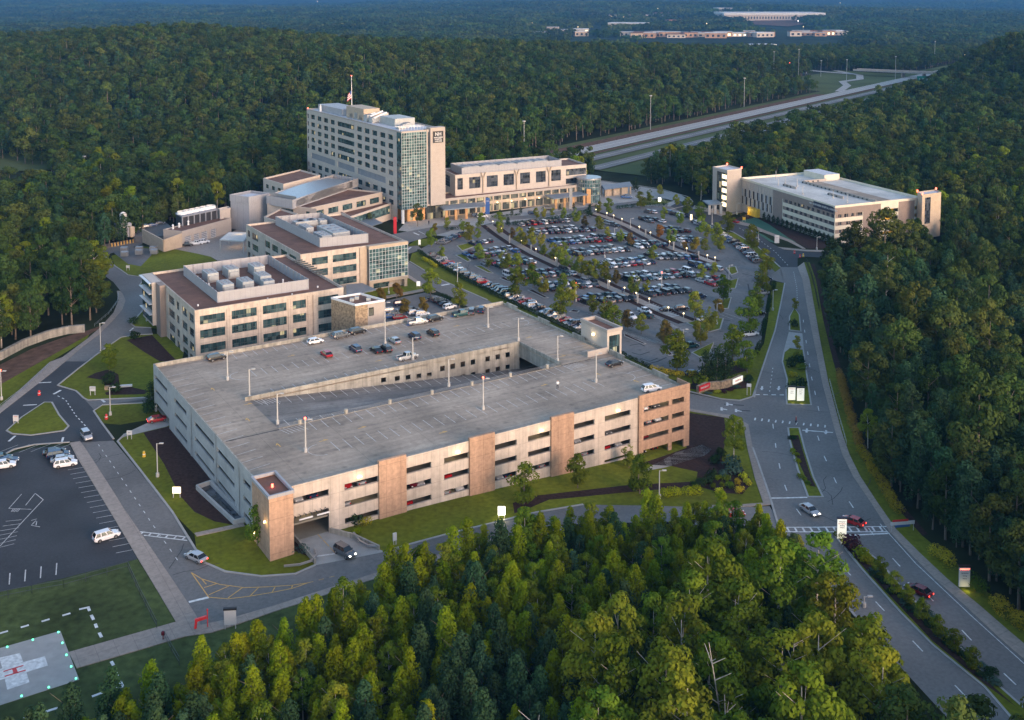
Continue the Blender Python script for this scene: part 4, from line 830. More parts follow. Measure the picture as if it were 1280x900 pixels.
mb = MB(); ring(mb, [Q(TU0-.05, TV0), Q(TU1+.05, TV0), Q(TU1+.05, TV1+.05), Q(TU0-.05, TV1+.05)], 43.4, 44.1, .4); T.add(mb, 'parapet', 'cladding_pale')
a0, a1, a2 = Q(TU0, TV0+5), Q(TU0, TV0), Q(240, TV0)
win(T, a0, a1, (0, 5, 6.6, 43.4), 3, 'glass_tower', 'frame', depth=0, hbar=[i/26 for i in range(1, 26)], name='curtain_wall')
win(T, a1, a2, (0, 13.3, 6.6, 43.4), 10, 'glass_tower', 'frame_white', depth=0, hbar=[i/26 for i in range(1, 26)], name='curtain_wall')
mb = MB(); mb.prism([Q(240, TV0-.3), Q(240.6, TV0-.3), Q(240.6, TV0+3), Q(240, TV0+3)], 7.3, 44.3); mb.prism([Q(241.5, TV0-1.2), Q(TU1+.3, TV0-1.2), Q(TU1+.3, TV0+3), Q(241.5, TV0+3)], 7.3, 45); mb.prism([Q(240, TV0), Q(TU1, TV0), Q(TU1, TV0+2.6), Q(240, TV0+2.6)], 7, 43.5)
T.add(mb, 'fin_wall', 'cladding_pale')
mb = MB(); mb.prism([Q(240.62, TV0-.1), Q(241.48, TV0-.1), Q(241.48, TV0+.5), Q(240.62, TV0+.5)], 8, 43); T.add(mb, 'slot_window', 'glass_dark')
mb = MB(); mb.prism([Q(242.8, TV0-1.45), Q(248.4, TV0-1.45), Q(248.4, TV0-1.21), Q(242.8, TV0-1.21)], 37.6, 43.2); sg = T.add(mb, 'sign_panel', 'black')
def sign_text(bd, parent, body, size, m, u, v, z, bold=.02, yaw=YAW, dx=0): 
    p = xy(u, v, yaw); return text(body, size, m, parent, (p[0]-bd.o[0], p[1]-bd.o[1], z-bd.o[2]), (pi/2, 0, yaw), bold=bold)
sign_text(T, sg, 'NH', 2.3, 'sign_white', 245.6, TV0-1.47, 41.7, .05); sign_text(T, sg, 'NORTHSIDE', .85, 'sign_white', 245.6, TV0-1.47, 40.1, .03); sign_text(T, sg, 'HOSPITAL', .85, 'sign_white', 245.6, TV0-1.47, 39.25, .03); sign_text(T, sg, 'CHEROKEE', .75, 'sign_white', 245.6, TV0-1.47, 38.3, .03)
mb = MB(); mb.tube((*Q(227.5, TV0+.8), 0), (*Q(227.5, TV0+.8), 6.6), .75, n=14); T.add(mb, 'column', 'white', smooth=False)
mb = MB(); wall(mb, Q(231, TV0+3), Q(240.5, TV0+3), 0, 6.6, [(1.5, 3, .3, 5), (5, 8, .3, 5)], .3); wall(mb, Q(228, TV0+20), Q(231, TV0+3), 0, 6.6); mb.poly([(*Q(TU0, TV0), 6.58), (*Q(240, TV0), 6.58), (*Q(240, TV0+5), 6.58), (*Q(TU0, TV0+5), 6.58)]); T.add(mb, 'lobby_wall', 'orange_wall')
win(T, Q(231, TV0+3), Q(240.5, TV0+3), (1.5, 3, .3, 5), 1, 'glass_lobby', name='door'); win(T, Q(240.5, TV0+2.4), Q(250, TV0+2.4), (0, 9.5, 0, 7), 7, 'glass_lobby', 'frame', depth=0, hbar=[.45], name='lobby_glazing')
glow(T, *Q(235, TV0-1), 4.5, 250, (1, .6, .25), 1)
# roof plant
for s0, s1, c0, c1, h, m in ((536, 569, 231, 243, 3.6, 'screen'), (508, 530, 231, 240, 6.3, 'tan'), (512, 540, 241, 247, 3.2, 'cladding'), (480, 497, 235, 246, 3.8, 'unit')):
    mb = MB(); mb.prism([Q(c0, s0), Q(c1, s0), Q(c1, s1), Q(c0, s1)], 43.4, 43.4+h); T.add(mb, 'plant_room', m)
for i in range(5): p = Q(233, 500+i*6); ac_unit(T, p[0], p[1], 43.4, 4, 4, 2.6+(i % 2))
for i in range(3): p = Q(233+i*4, 470+i*4); ac_unit(T, p[0], p[1], 43.4, 3, 3, 1.8)
mb = MB()
for i in range(9): p = Q(229.5+i*1.6, 464); mb.tube((*p, 43.4), (*p, 45.0), .1); 
mb.bar((*Q(229, 464), 45), (*Q(243, 464), 45), .2, .2); mb.bar((*Q(229, 468), 45), (*Q(243, 468), 45), .2, .2)
for i in range(7): mb.tube((*Q(232, 498+i*4.5), 46+.4*(i % 2)), (*Q(240, 500+i*4.5), 48.2+.3*(i % 2)), .45)
T.add(mb, 'duct', 'white')
mb = MB(); p = Q(229.5, 562); mb.tube((*p, 43.4), (*p, 46.5), .7, .5, m=0); mb.tube((*p, 46.5), (*p, 47.4), .3, m=0); p = Q(246, 490); mb.tube((*p, 43.4), (*p, 46.8), .8); T.add(mb, 'exhaust_fan', 'white')
p = Q(227.2, 575); mb = MB(); mb.tube((*p, 44), (*p, 44.7), .3); T.add(mb, 'beacon', 'lamp_red')
fp = B('flagpole', 'thin flagpole with striped flag on the tallest roof', 'flagpole', *Q(243, 550), 43.4)
p = Q(243, 550); mb = MB(); mb.tube((*p, 43.4), (*p, 63), .2, .1); mb.tube((*p, 63), (*p, 63.5), .28, .1); fp.add(mb, 'pole', 'white')
mb = MB()
for i in range(7):
    z1_ = 55.5-i*.62; a = (p[0]-.15, p[1]); mb.quad((a[0], a[1], z1_-.62), (a[0]-1.9-.1*i, a[1]+.3, z1_-2.6), (a[0]-1.9-.1*i, a[1]+.3, z1_-2.0), (a[0], a[1], z1_), i % 2)
mb.quad((p[0]-.15, p[1]-.03, 53.9), (p[0]-.95, p[1]+.05, 53.0), (p[0]-.95, p[1]+.05, 54.9), (p[0]-.15, p[1]-.03, 55.6), 2)
fp.add(mb, 'flag', ['sign_red', 'white', 'sign_blue'])
p = Q(243, 550); mb = MB(); mb.tube((*p, 63.5), (*p, 63.9), .25); fp.add(mb, 'beacon', 'lamp_red')

# ---------------------------------------------------------------- low hospital wings between tower and offices
def wins_along(p, q, n, z0, z1, gap=.25, k=3, m=1.0):
    L = hypot(q[0]-p[0], q[1]-p[1])-2*m; st_ = L/n; return [(m+i*st_+st_*gap/2, m+(i+1)*st_-st_*gap/2, z0, z1, k) for i in range(n)]
d1 = B('diagnostic_wing', 'low wing with brown roof and pale sunlit windows left of the tower', 'hospital wing', *W(387, 262, 0), 0)
pz = 13; pp = para((334, 254), (387, 260), (478, 240), pz)
block(d1, pp, -.5, pz, 'cladding_pale', 'roof', faces={0: wins_along(pp[0], pp[1], 5, 8.3, 11, .3, 4), 3: [(8, 15, 8.5, 11.5, 4), (22, 26, 8.5, 11.3, 2), (28, 32, 8.5, 11.3, 2)]})
sc = para((333, 251), (366, 257), (448, 229), pz+1); screenbox(d1, sc, pz-.6, pz+3.6)
cc = [lerp(sc[0], sc[1], .05), lerp(sc[0], sc[1], .9), lerp(sc[3], sc[2], .9), lerp(sc[3], sc[2], .05)]
mb = MB(); 
for i in range(8):
    t0, t1 = i/8, (i+1)/8; h0, h1 = pz+1+2.6*sin(pi*(.25+t0*.5)), pz+1+2.6*sin(pi*(.25+t1*.5)); a, b = lerp(cc[0], cc[1], t0), lerp(cc[0], cc[1], t1); c, d = lerp(cc[3], cc[2], t1), lerp(cc[3], cc[2], t0)
    mb.quad((*a, h0), (*b, h1), (*c, h1), (*d, h0)); mb.quad((*a, pz), (*b, pz), (*b, h1), (*a, h0)); mb.quad((*c, pz), (*d, pz), (*d, h0), (*c, h1))
mb.quad((*cc[0], pz), (*cc[0], pz+4.5), (*cc[3], pz+4.5), (*cc[3], pz)); d1.add(mb, 'curved_plant_roof', 'steel')
d2 = B('hospital_block', 'grey metal-clad plant block beside the low brown-roofed wing', 'hospital block', *W(311, 290, 0), 0)
pq = para((288, 243), (311, 246), (336, 241), 16.2); block(d2, pq, -.5, 15.8, 'screen', 'roof_white', pm='screen_dark')
mb = MB(); pk = inset(pq, -.25); ring(mb, pk, 13.2, 16.2, .2); d2.add(mb, 'louvre_band', 'screen')
d3 = B('hospital_block', 'small cream block with flat brown roof just left of the tall tower', 'hospital block', *W(345, 245, 0), 0)
pr_ = para((329, 224), (354, 231.5), (400, 220), 17); block(d3, pr_, -.5, 17.5, 'cladding', 'roof', faces={3: wins_along(pr_[3], pr_[0], 3, 13, 15, .5, 1)})
d4 = B('link_corridor', 'long glazed link corridor with brown roof leading to the tower foot', 'link building', *W(450, 275, 0), 0)
pl_ = para((425, 265), (438, 272), (489, 255), 7.5); block(d4, pl_, -.5, 8, 'cladding', 'roof', faces={0: [(1, hypot(pl_[1][0]-pl_[0][0], pl_[1][1]-pl_[0][1])-1, 3, 7, 22)]}, gl='glass_tower')
mb = MB(); cn = [W(448, 288, 4), W(478, 279, 4), W(466, 273, 4), W(440, 277, 4)]; mb.prism(cn, 4, 4.3); d4.add(mb, 'canopy', 'canopy')
d5 = B('connector_building', 'stepped connector with brown roof between the two office blocks', 'connector', *W(400, 290, 0), 0)
p5 = para((330, 272), (352, 279), (372, 268), 12); block(d5, p5, -.5, 12.3, 'cladding', 'roof')
# east wing
w_ = B('east_wing', 'long low wing with tall square windows right of the hospital tower', 'hospital wing', *Q(300, 470), 0)
wz = 18.5; p0 = W(569, 219, wz); p1 = W(733, 205, wz); bk = W(556, 213, wz); e = (bk[0]-p0[0], bk[1]-p0[1]); sc_ = 22/hypot(*e); e = (e[0]*sc_, e[1]*sc_)
pw_ = [p0, p1, (p1[0]+e[0], p1[1]+e[1]), (p0[0]+e[0], p0[1]+e[1])]; L = hypot(p1[0]-p0[0], p1[1]-p0[1])
fr = lambda a: (a-569)/(733-569)*L
ops = [(fr(a), fr(b), 11, 16.8, 4) for a, b in ((571.5, 578), (585.5, 599), (606.5, 620), (627, 640), (647.5, 660), (667.5, 680), (687, 699.5))]+[(fr(706), fr(732.5), 13.2, 16.6, 10), (fr(706), fr(732.5), 8.8, 11.6, 10)]
block(w_, pw_, -.5, wz, 'cladding', 'roof', faces={0: ops, 3: [(4, 14, 11, 16.8, 4)]}, gl='glass_dark', glass_args=dict(hbar=[.25, .5, .75]))
mb = MB()
for a in (602, 643, 684): 
    for s in (-1, 1): p = lerp(p0, p1, (a-569)/164); q = lerp(p0, p1, (a+s*2.8-569)/164); q = (q[0]-e[0]*.03, q[1]-e[1]*.03); mb.tube((p[0]-e[0]*.02, p[1]-e[1]*.02, 15.5), (*q, 18.9), .28)
    mb.tube((p[0]-e[0]*.02, p[1]-e[1]*.02, 8.5), (p[0]-e[0]*.02, p[1]-e[1]*.02, 15.5), .3)
w_.add(mb, 'facade_strut', 'tan')
ip = inset(pw_, 2.5); scr = [lerp(ip[0], ip[1], .03), lerp(ip[0], ip[1], .84), lerp(ip[3], ip[2], .84), lerp(ip[3], ip[2], .03)]; screenbox(w_, scr, wz-.7, wz+2.9, 'screen')
for s in (.12, .3, .48, .66, .82): p = lerp(lerp(scr[0], scr[1], s), lerp(scr[3], scr[2], s), .55); ac_unit(w_, p[0], p[1], wz-.7, 9, 7, 3)
c_ = B('concourse', 'two-storey glazed entrance concourse with tan columns along the forecourt', 'concourse', *Q(300, 455), 0)
cz = 8.6; q0 = W(548, 250, cz); q1 = W(723, 231.5, cz); cpt = [q0, q1, (q1[0]+e[0]*.75, q1[1]+e[1]*.75), (q0[0]+e[0]*.75, q0[1]+e[1]*.75)]; L = hypot(q1[0]-q0[0], q1[1]-q0[1])
ops = [(1.5+i*(L-3)/16, 1.5+(i+1)*(L-3)/16-.8, 5.4, 7.6, 3) for i in range(16)]+[(1.5+i*(L-3)/16, 1.5+(i+1)*(L-3)/16-.8, .3, 3.9, 3) for i in range(16)]
block(c_, cpt, -.3, cz, 'tan', 'roof', faces={0: ops}, gl='glass_lobby')
mb = MB(); pp0 = inset(cpt, -.1); wall(mb, pp0[0], pp0[1], 7.7, 8.9); wall(mb, pp0[1], pp0[2], 7.7, 8.9); wall(mb, pp0[3], pp0[0], 7.7, 8.9); c_.add(mb, 'fascia', 'cladding_pale')
for i in range(7): p = lerp(q0, q1, .3+i*.1); mb = MB(); mb.tube((p[0]+.3, p[1]-.8, 4.2), (p[0]+.3, p[1]-.8, 4.6), .3); c_.add(mb, 'wall_lamp', 'lamp_warm')
for i in range(4): p = lerp(q0, q1, .3+i*.18); glow(c_, p[0]+.5, p[1]-1.8, 4.0, 60)
def entry_canopy(label, pts, z, cols_, mcol='orange_wall'):
    cb = B('entrance_canopy', label, 'canopy', *W(*pts[0], 0), 0); wp = [W(*p, z) for p in pts]; mb = MB(); mb.prism(wp, z, z+.5); cb.add(mb, 'roof', 'canopy')
    for t in cols_: p = lerp(wp[0], wp[1], t); p = lerp(p, lerp(wp[3], wp[2], t), .12); mb = MB(); mb.prism([(p[0]-.6, p[1]-.6), (p[0]+.6, p[1]-.6), (p[0]+.6, p[1]+.6), (p[0]-.6, p[1]+.6)], 0, z); cb.add(mb, 'column', mcol)
    m_ = lerp(lerp(wp[0], wp[1], .5), lerp(wp[3], wp[2], .5), .6); glow(cb, m_[0], m_[1], z-.8, 260, (1, .65, .3), .8); return cb
entry_canopy('grey flat entrance canopy at the foot of the tower', [(555, 263.5), (607, 258.5), (605, 253.5), (547, 257.5)], 5.2, [.08, .3, .55, .95])
entry_canopy('grey flat entrance canopy beside the glass drum', [(692, 249.5), (735, 244), (724, 240.5), (681, 245)], 5.2, [.1, .35, .6, .92])
dr = B('glass_drum', 'round dark glass stair drum with pale roof rim beside the concourse', 'glass drum', *W(737, 254, 0), 0)
cx_, cy_ = W(737, 254, 0); rr = 15/1352*cy_*1.0
mb = MB(); mb.tube((cx_, cy_+rr, 0), (cx_, cy_+rr, 12), rr, n=28); dr.add(mb, 'drum_glass', 'glass_tower')
mb = MB(); mb.tube((cx_, cy_+rr, 12), (cx_, cy_+rr, 12.8), rr+.35, n=28, m=0); 
for i in range(28): a = 2*pi*i/28; mb.tube((cx_+(rr+.05)*cos(a), cy_+rr+(rr+.05)*sin(a), 0), (cx_+(rr+.05)*cos(a), cy_+rr+(rr+.05)*sin(a), 12), .12, n=4)
for z in (4, 8, 10): mb.tube((cx_, cy_+rr, z), (cx_, cy_+rr, z+.2), rr+.12, n=28)
dr.add(mb, 'drum_frame', 'steel')
mb = MB(); mb.prism([(cx_-1.6, cy_-.5), (cx_+.6, cy_-.5), (cx_+.6, cy_+.3), (cx_-1.6, cy_+.3)], 0, 7.5); dr.add(mb, 'lit_portal', 'orange_wall')
pv = B('garden_pavilion', 'low pavilion with grey gabled roof and lit porch right of the glass drum', 'pavilion', *W(775, 240, 0), 0)
pp_ = para((752, 233), (757, 236), (788, 232), 4.5)
mb = MB()
for a in pp_: mb.tube((*a, 0), (*a, 4.2), .5, n=6)
for t in (.33, .66): a = lerp(pp_[0], pp_[1], t); mb.tube((*a, 0), (*a, 4.2), .5, n=6)
pv.add(mb, 'column', 'tan'); mb = MB(); q = inset(pp_, -1); r0, r1 = lerp(q[0], q[3], .5), lerp(q[1], q[2], .5)
mb.quad((*q[0], 4.2), (*q[1], 4.2), (*r1, 6), (*r0, 6)); mb.quad((*q[2], 4.2), (*q[3], 4.2), (*r0, 6), (*r1, 6)); mb.poly([(*q[0], 4.2), (*r0, 6), (*q[3], 4.2)]); mb.poly([(*q[1], 4.2), (*q[2], 4.2), (*r1, 6)]); pv.add(mb, 'roof', 'canopy')
mb = MB(); qq = inset(pp_, 1.2); mb.prism(qq, 0, 4); pv.add(mb, 'wall', 'tan')

# ---------------------------------------------------------------- energy plant
en = B('energy_plant', 'long low service building with brown roof and grey roller doors', 'service building', *W(225, 312, 0), 0)
ez = 6.5; pe = para((204, 287), (227.5, 289.5), (289, 273), ez); Le = hypot(pe[1][0]-pe[0][0], pe[1][1]-pe[0][1])
do = [(Le*a, Le*b, .1, 3.9) for a, b in ((.05, .18), (.23, .34), (.38, .5), (.57, .68))]
mb = MB()
for i in range(4): wall(mb, pe[i], pe[(i+1) % 4], -1, ez, do if i == 0 else [], .3)
en.add(mb, 'wall', 'cladding_pale')
for o in do: win(en, pe[0], pe[1], o, 1, 'screen_dark', 'white', hbar=[.2, .4, .6, .8], name='roller_door')
mb = MB(); mb.poly([(*p, ez-.3) for p in inset(pe, .3)]); en.add(mb, 'roof', 'roof'); mb = MB(); ring(mb, inset(pe, -.05), ez-.3, ez+.15, .4); en.add(mb, 'parapet', 'cladding_pale')
mb = MB()
for t in (.08, .2, .38): p = lerp(lerp(pe[0], pe[1], t), lerp(pe[3], pe[2], t), .7); mb.tube((*p, ez), (*p, ez+1.6), .45, .3); mb.tube((*p, ez+1.6), (*p, ez+2.2), .6, .1)
en.add(mb, 'vent_cowl', 'white')
rw = B('retaining_wall', 'blank tan retaining wall below the service building', 'retaining wall', *W(200, 314, 0), 0)
mb = MB(); a, b, c, d = W(178, 303, 0), W(205, 315, 0), W(228, 309, 0), W(230, 312, 0)
for p, q, h0, h1 in ((a, b, 6.0, 5.0), (b, c, 5.2, 6.2)):
    mb.quad((*p, 0), (*q, 0), (*q, h1), (*p, h0)); n_ = ((q[1]-p[1]), -(q[0]-p[0])); l_ = hypot(*n_); n_ = (-n_[0]/l_*.5, -n_[1]/l_*.5); mb.quad((p[0]+n_[0], p[1]+n_[1], h0), (p[0]+n_[0], p[1]+n_[1], 0), (q[0]+n_[0], q[1]+n_[1], 0), (q[0]+n_[0], q[1]+n_[1], h1)); mb.quad((*p, h0), (*q, h1), (q[0]+n_[0], q[1]+n_[1], h1), (p[0]+n_[0], p[1]+n_[1], h0))
rw.add(mb, 'wall', 'tan')
ct = B('cooling_tower_bank', 'bank of black louvred cooling towers with white fan rings', 'cooling tower', *W(235, 285, 0), 0)
pc = para((220, 268), (228, 272), (271, 263), 10); mb = MB(); mb.prism(pc, 0, 10.0); ct.add(mb, 'casing', 'louver')
mb = MB(); mb.prism(inset(pc, -.3), 10.05, 10.7); 
for i in range(7): p = lerp(pc[0], pc[1], i/6); mb.tube((p[0], p[1]-.2, 3), (p[0], p[1]-.2, 10.6), .35, n=4)
ct.add(mb, 'frame', 'screen_dark')
for i in range(6): p = lerp(lerp(pc[0], pc[1], (i+.5)/6), lerp(pc[3], pc[2], (i+.5)/6), .5); mb = MB(); mb.tube((*p, 10.7), (*p, 11.9), 2.4, 2.1, n=14, cap=False); mb.tube((*p, 11.0), (*p, 11.1), 2.2, n=14, m=1); ct.add(mb, 'fan_ring', ['white', 'louver'])
b6 = B('chiller_house', 'small cream plant house between cooling towers and grey block', 'plant house', *W(280, 278, 0), 0)
p6 = para((272, 262), (275, 264), (288, 261), 10); block(b6, p6, 0, 10.5, 'cladding', 'roof_white')
silo = B('oxygen_tank', 'tall white storage tank with a lit base beside smaller grey tanks', 'storage tank', *at(155, 303), 0)
x, y = at(155, 303); mb = MB(); mb.tube((x, y, .5), (x, y, 10.2), 1.55, n=16); mb.tube((x, y, 10.2), (x, y, 10.9), 1.55, .5, n=16); silo.add(mb, 'tank', 'white'); mb = MB(); mb.tube((x, y, 10.2), (x, y, 10.35), 1.6, n=16)
for i in range(4): a = i*pi/2+.7; mb.tube((x+1.3*cos(a), y+1.3*sin(a), 0), (x+1.3*cos(a), y+1.3*sin(a), 1), .15)
silo.add(mb, 'band', 'black'); p = (x+.4, y-1.9, 2.2); mb = MB(); mb.tube(p, (p[0], p[1], 2.6), .3); silo.add(mb, 'lamp', 'lamp_warm'); glow(silo, p[0], p[1]-.3, 2.5, 150, (1, .8, .3))
for px, r, h, m, lb in ((147, 1.2, 5.5, 'screen_dark', 'dark grey squat tank left of the tall white tank'), (161.5, 1.3, 6, 'screen', 'mid grey tank just right of the tall white tank'), (165.5, 1.2, 4.4, 'tan', 'short cream tank at the end of the tank row')):
    x, y = at(px, 303); t = thing('gas_tank', lb, 'storage tank', (x, y, 0)); mb = MB(); mb.tube((0, 0, .3), (0, 0, h), r, n=14); mb.tube((0, 0, h), (0, 0, h+.4), r, r*.3, n=14); mb.tube((0, 0, 0), (0, 0, .3), r*.9, n=8); mb.build('tank', m, t)
for i in range(11):
    x, y = at(140+i*3.8, 308.5-i*.7); t = thing('bollard', 'yellow bollard in the line guarding the storage tanks', 'bollard', (x, y, gi(x, y)), 0, 'yellow bollards by the tanks'); mb = MB(); mb.tube((0, 0, 0), (0, 0, 1.5), .3, n=8); mb.tube((0, 0, 1.5), (0, 0, 1.7), .3, .1, n=8); mb.build('post', 'paint_yellow', t)
pg = B('pergola_canopy', 'white slatted canopy over the loading yard', 'canopy', *W(290, 310, 0), 0)
pc = [W(275, 300, 5), W(304, 302, 5), W(312, 291, 5), W(286, 291, 5)]; mb = MB()
for i in range(12): mb.bar((*lerp(pc[0], pc[3], i/11), 5.2), (*lerp(pc[1], pc[2], i/11), 5.2), .45, .15)
pg.add(mb, 'slat', 'white'); mb = MB()
for p, q in ((pc[0], pc[1]), (pc[1], pc[2]), (pc[2], pc[3]), (pc[3], pc[0])): mb.bar((*p, 5), (*q, 5), .5, .5); mb.tube((*p, 0), (*p, 5), .2)
pg.add(mb, 'frame', 'pole'); glow(pg, *lerp(pc[0], pc[2], .6), 3.8, 350, (1, .62, .25), .5)
tfm = thing('transformer_group', 'grey green transformers in the gravel yard by the curved road', 'transformer', (*at(168, 322), 0))
mb = MB()
for dx, dy in ((-6, 5), (0, 6), (6, 6), (2, 0), (-3, -3), (8, 1)): mb.box(dx-1.4, dx+1.4, dy-1, dy+1, 0, 1.9); mb.box(dx-1.2, dx+1.2, dy-1.3, dy-1, .3, 1.6)
mb.build('cabinet', 'steel', tfm)

# ---------------------------------------------------------------- second deck building
D = B('parking_garage', 'beige and brown parking structure with pale roof deck at the right', 'parking garage', *W(1044, 306, 0), 0)
dz = 16.8; dl0 = W(926, 222, dz); df = W(1044, 257.5, dz); dr_ = W(1152, 246.5, dz); e = (dr_[0]-df[0], dr_[1]-df[1]); dbk = (dl0[0]+e[0]*.94, dl0[1]+e[1]*.94)
LW = hypot(df[0]-dl0[0], df[1]-dl0[1]); LS = hypot(*e)
def dpx(px): # fraction along the west face for photo column px
    r = ray(px, 262); a, b = dl0, df; t = None
    dx, dy = b[0]-a[0], b[1]-a[1]; k = r[0]/r[1]; t = (k*a[1]-a[0])/(dx-k*dy); return t*LW
def dpe(px):
    r = ray(px, 262); a, b = df, dr_; dx, dy = b[0]-a[0], b[1]-a[1]; k = r[0]/r[1]; return (k*a[1]-a[0])/(dx-k*dy)*LS
DR = [(11.2, 12.9), (7.8, 9.5), (4.4, 6.1), (1.2, 2.8)]
s0, s1, s2 = dpx(966), dpx(978), dpx(1043)
mb = MB(); wall(mb, dl0, lerp(dl0, df, s0/LW), -.5, dz, [(1, s0-.8, 4, 15.6)], .4); D.add(mb, 'west_frame', 'cladding_pale')
mb = MB(); q0, q1 = dl0, lerp(dl0, df, s0/LW); d_ = ((q1[0]-q0[0])/s0, (q1[1]-q0[1])/s0); n_ = (-d_[1], d_[0])
for i in range(22):
    for j in range(3):
        a, b = 1+i*(s0-1.8)/22, 1+(i+1)*(s0-1.8)/22; c, d = 4+j*3.87, 4+(j+1)*3.87; kk = .35-.12*((i+j) % 2)
        pt = lambda s, z: (q0[0]+d_[0]*s+n_[0]*kk, q0[1]+d_[1]*s+n_[1]*kk, z)
        mb.quad(pt(a, c), pt(b, c), pt(b, d), pt(a, d), [0, 1, 2][(i*7+j*5+(i*j) % 3) % 3])
D.add(mb, 'panel_screen', ['louver', 'cladding', 'screen'])
w2 = [lerp(dl0, df, s/LW) for s in (s0, s1, LW)]
mb = MB(); wall(mb, w2[0], w2[1], -.5, dz+.02); wall(mb, w2[1], df, DR[0][1]+.01, dz+.02)
E = [lerp(df, dr_, dpe(px)/LS) for px in (1079, 1101, 1123, 1143, 1150)]
wall(mb, df, E[0], DR[0][1]+.01, dz+.02); wall(mb, E[0], E[1], -.5, dz+.02); wall(mb, E[2], E[3], -.5, dz+.02); D.add(mb, 'brown_wall', 'brown_panel')
mb = MB(); L2 = LW-s1; o2 = [(.2, L2-.01, a, b) for a, b in DR]; wall(mb, w2[1], df, -.5, DR[0][1], o2, .35)
o3 = [(.01, hypot(E[0][0]-df[0], E[0][1]-df[1])-.2, a, b) for a, b in DR]; wall(mb, df, E[0], -.5, DR[0][1], o3, .35)
for p, q in ((E[1], E[2]), (E[3], dr_)): L3 = hypot(q[0]-p[0], q[1]-p[1]); wall(mb, p, q, -.5, dz+.02, [(.1, L3-.1, a+.2, b+.1) for a, b in DR+[(14.4, 15.8)][:0]], .4)
wall(mb, dr_, dbk, -.5, dz); wall(mb, dbk, dl0, -.5, dz); D.add(mb, 'cream_wall', 'cream')
for a, b in DR:
    win(D, w2[1], df, (.2, L2-.01, a, b), 44, 'glass_dark', 'brown_panel', depth=.3, name='window_band'); win(D, df, E[0], (.01, o3[0][1], a, b), 12, 'glass_dark', 'tan', depth=.3, name='window_band')
# infill panels between windows
for p, q, L_ in ((w2[1], df, L2), (df, E[0], o3[0][1])):
    mb = MB(); d_ = ((q[0]-p[0])/hypot(q[0]-p[0], q[1]-p[1]), (q[1]-p[1])/hypot(q[0]-p[0], q[1]-p[1])); n_ = (-d_[1], d_[0]); i = 0; s = .6; rr_ = random.Random(4)
    for a, b in DR:
        s = .6
        while s < L_-2.5:
            wd = rr_.choice((1.3, 1.8, 2.4)); pt = lambda ss_, z: (p[0]+d_[0]*ss_+n_[0]*.12, p[1]+d_[1]*ss_+n_[1]*.12, z)
            mb.quad(pt(s, a), pt(s+wd, a), pt(s+wd, b), pt(s, b)); s += wd+rr_.choice((1.6, 2.1))
    D.add(mb, 'infill_panel', 'brown_panel')
mb = MB(); 
for p, q in ((E[1], E[2]), (E[3], dr_)): 
    nn_ = ((q[1]-p[1]), -(q[0]-p[0])); l_ = hypot(*nn_); o = (-nn_[0]/l_*3, -nn_[1]/l_*3); p2, q2 = (p[0]+o[0], p[1]+o[1]), (q[0]+o[0], q[1]+o[1]); wall(mb, p2, q2, 0, 15.5)
D.add(mb, 'inner_wall', 'yellow');  # yellow lamplight inside the deck is put into the wall colour
mb = MB(); out = [dl0, df, dr_, dbk]; mb.poly([(*p, dz-1.0) for p in inset(out, .3)]); D.add(mb, 'roof_deck', 'deck_pale')
mb = MB(); ring(mb, inset(out, -.03), dz-1, dz+.05, .35); D.add(mb, 'parapet', 'cream')
def dq(s, t): return lerp(lerp(dl0, df, s), lerp(dbk, dr_, s), t)
mb = MB()
for (a, b), (c, d) in (((.30, .22), (.43, .22)), ((.27, .5), (.97, .5)), ((.66, .34), (.8, .34)), ((.27, .5), (.27, .8))):
    p, q = dq(a, b), dq(c, d); mb.bar((*p, dz-.4), (*q, dz-.4), .3, 1.2); 
    L_ = hypot(q[0]-p[0], q[1]-p[1])
    for i in range(int(L_/3)): r_ = lerp(p, q, i*3/L_); mb.box(r_[0]-.5, r_[0]+.5, r_[1]-.3, r_[1]+.3, dz-.9, dz-.25, 1)
D.add(mb, 'ramp_wall', ['concrete', 'louver'])
mb = MB(); a_ = [dq(.28, .52), dq(.96, .52), dq(.96, .72), dq(.28, .72)]; mb.poly([(*p, dz-.99) for p in a_]); D.add(mb, 'ramp_deck', 'deck')
pb = [dq(.05, .78), dq(.27, .78), dq(.27, .98), dq(.05, .98)]; mb = MB(); mb.prism(pb, dz-1, dz+2.0, 0, 1); D.add(mb, 'plant_room', ['cream', 'roof_white'])
mb = MB(); rng = random.Random(3)
for i in range(7): p = dq(rng.uniform(.05, .9), rng.uniform(.1, .45)); mb.tube((*p, dz-1), (*p, dz+3), .12); mb.tube((*p, dz-1), (*p, dz-.2), .35)
D.add(mb, 'roof_lamp_pole', 'pole')
# sign on the west face
sx0, sx1 = dpx(1017), dpx(1042); p = lerp(dl0, df, sx0/LW); q = lerp(dl0, df, sx1/LW); mb = MB(); yw = math.atan2(df[1]-dl0[1], df[0]-dl0[0])
n_ = (sin(yw), -cos(yw)); mb.poly([(p[0]+n_[0]*.15, p[1]+n_[1]*.15, 13.5), (q[0]+n_[0]*.15, q[1]+n_[1]*.15, 13.5), (q[0]+n_[0]*.15, q[1]+n_[1]*.15, 16.2), (p[0]+n_[0]*.15, p[1]+n_[1]*.15, 16.2)])
mb.prism([p, q, (q[0]+n_[0]*.14, q[1]+n_[1]*.14), (p[0]+n_[0]*.14, p[1]+n_[1]*.14)][::-1], 13.5, 16.2); sg = D.add(mb, 'sign_panel', 'sign_navy')
m_ = lerp(p, q, .5); text('NH  NORTHSIDE HOSPITAL CHEROKEE', 1.15, 'sign_white', sg, (m_[0]+n_[0]*.18-D.o[0], m_[1]+n_[1]*.18-D.o[1], 14.85), (pi/2, 0, yw), bold=.02)
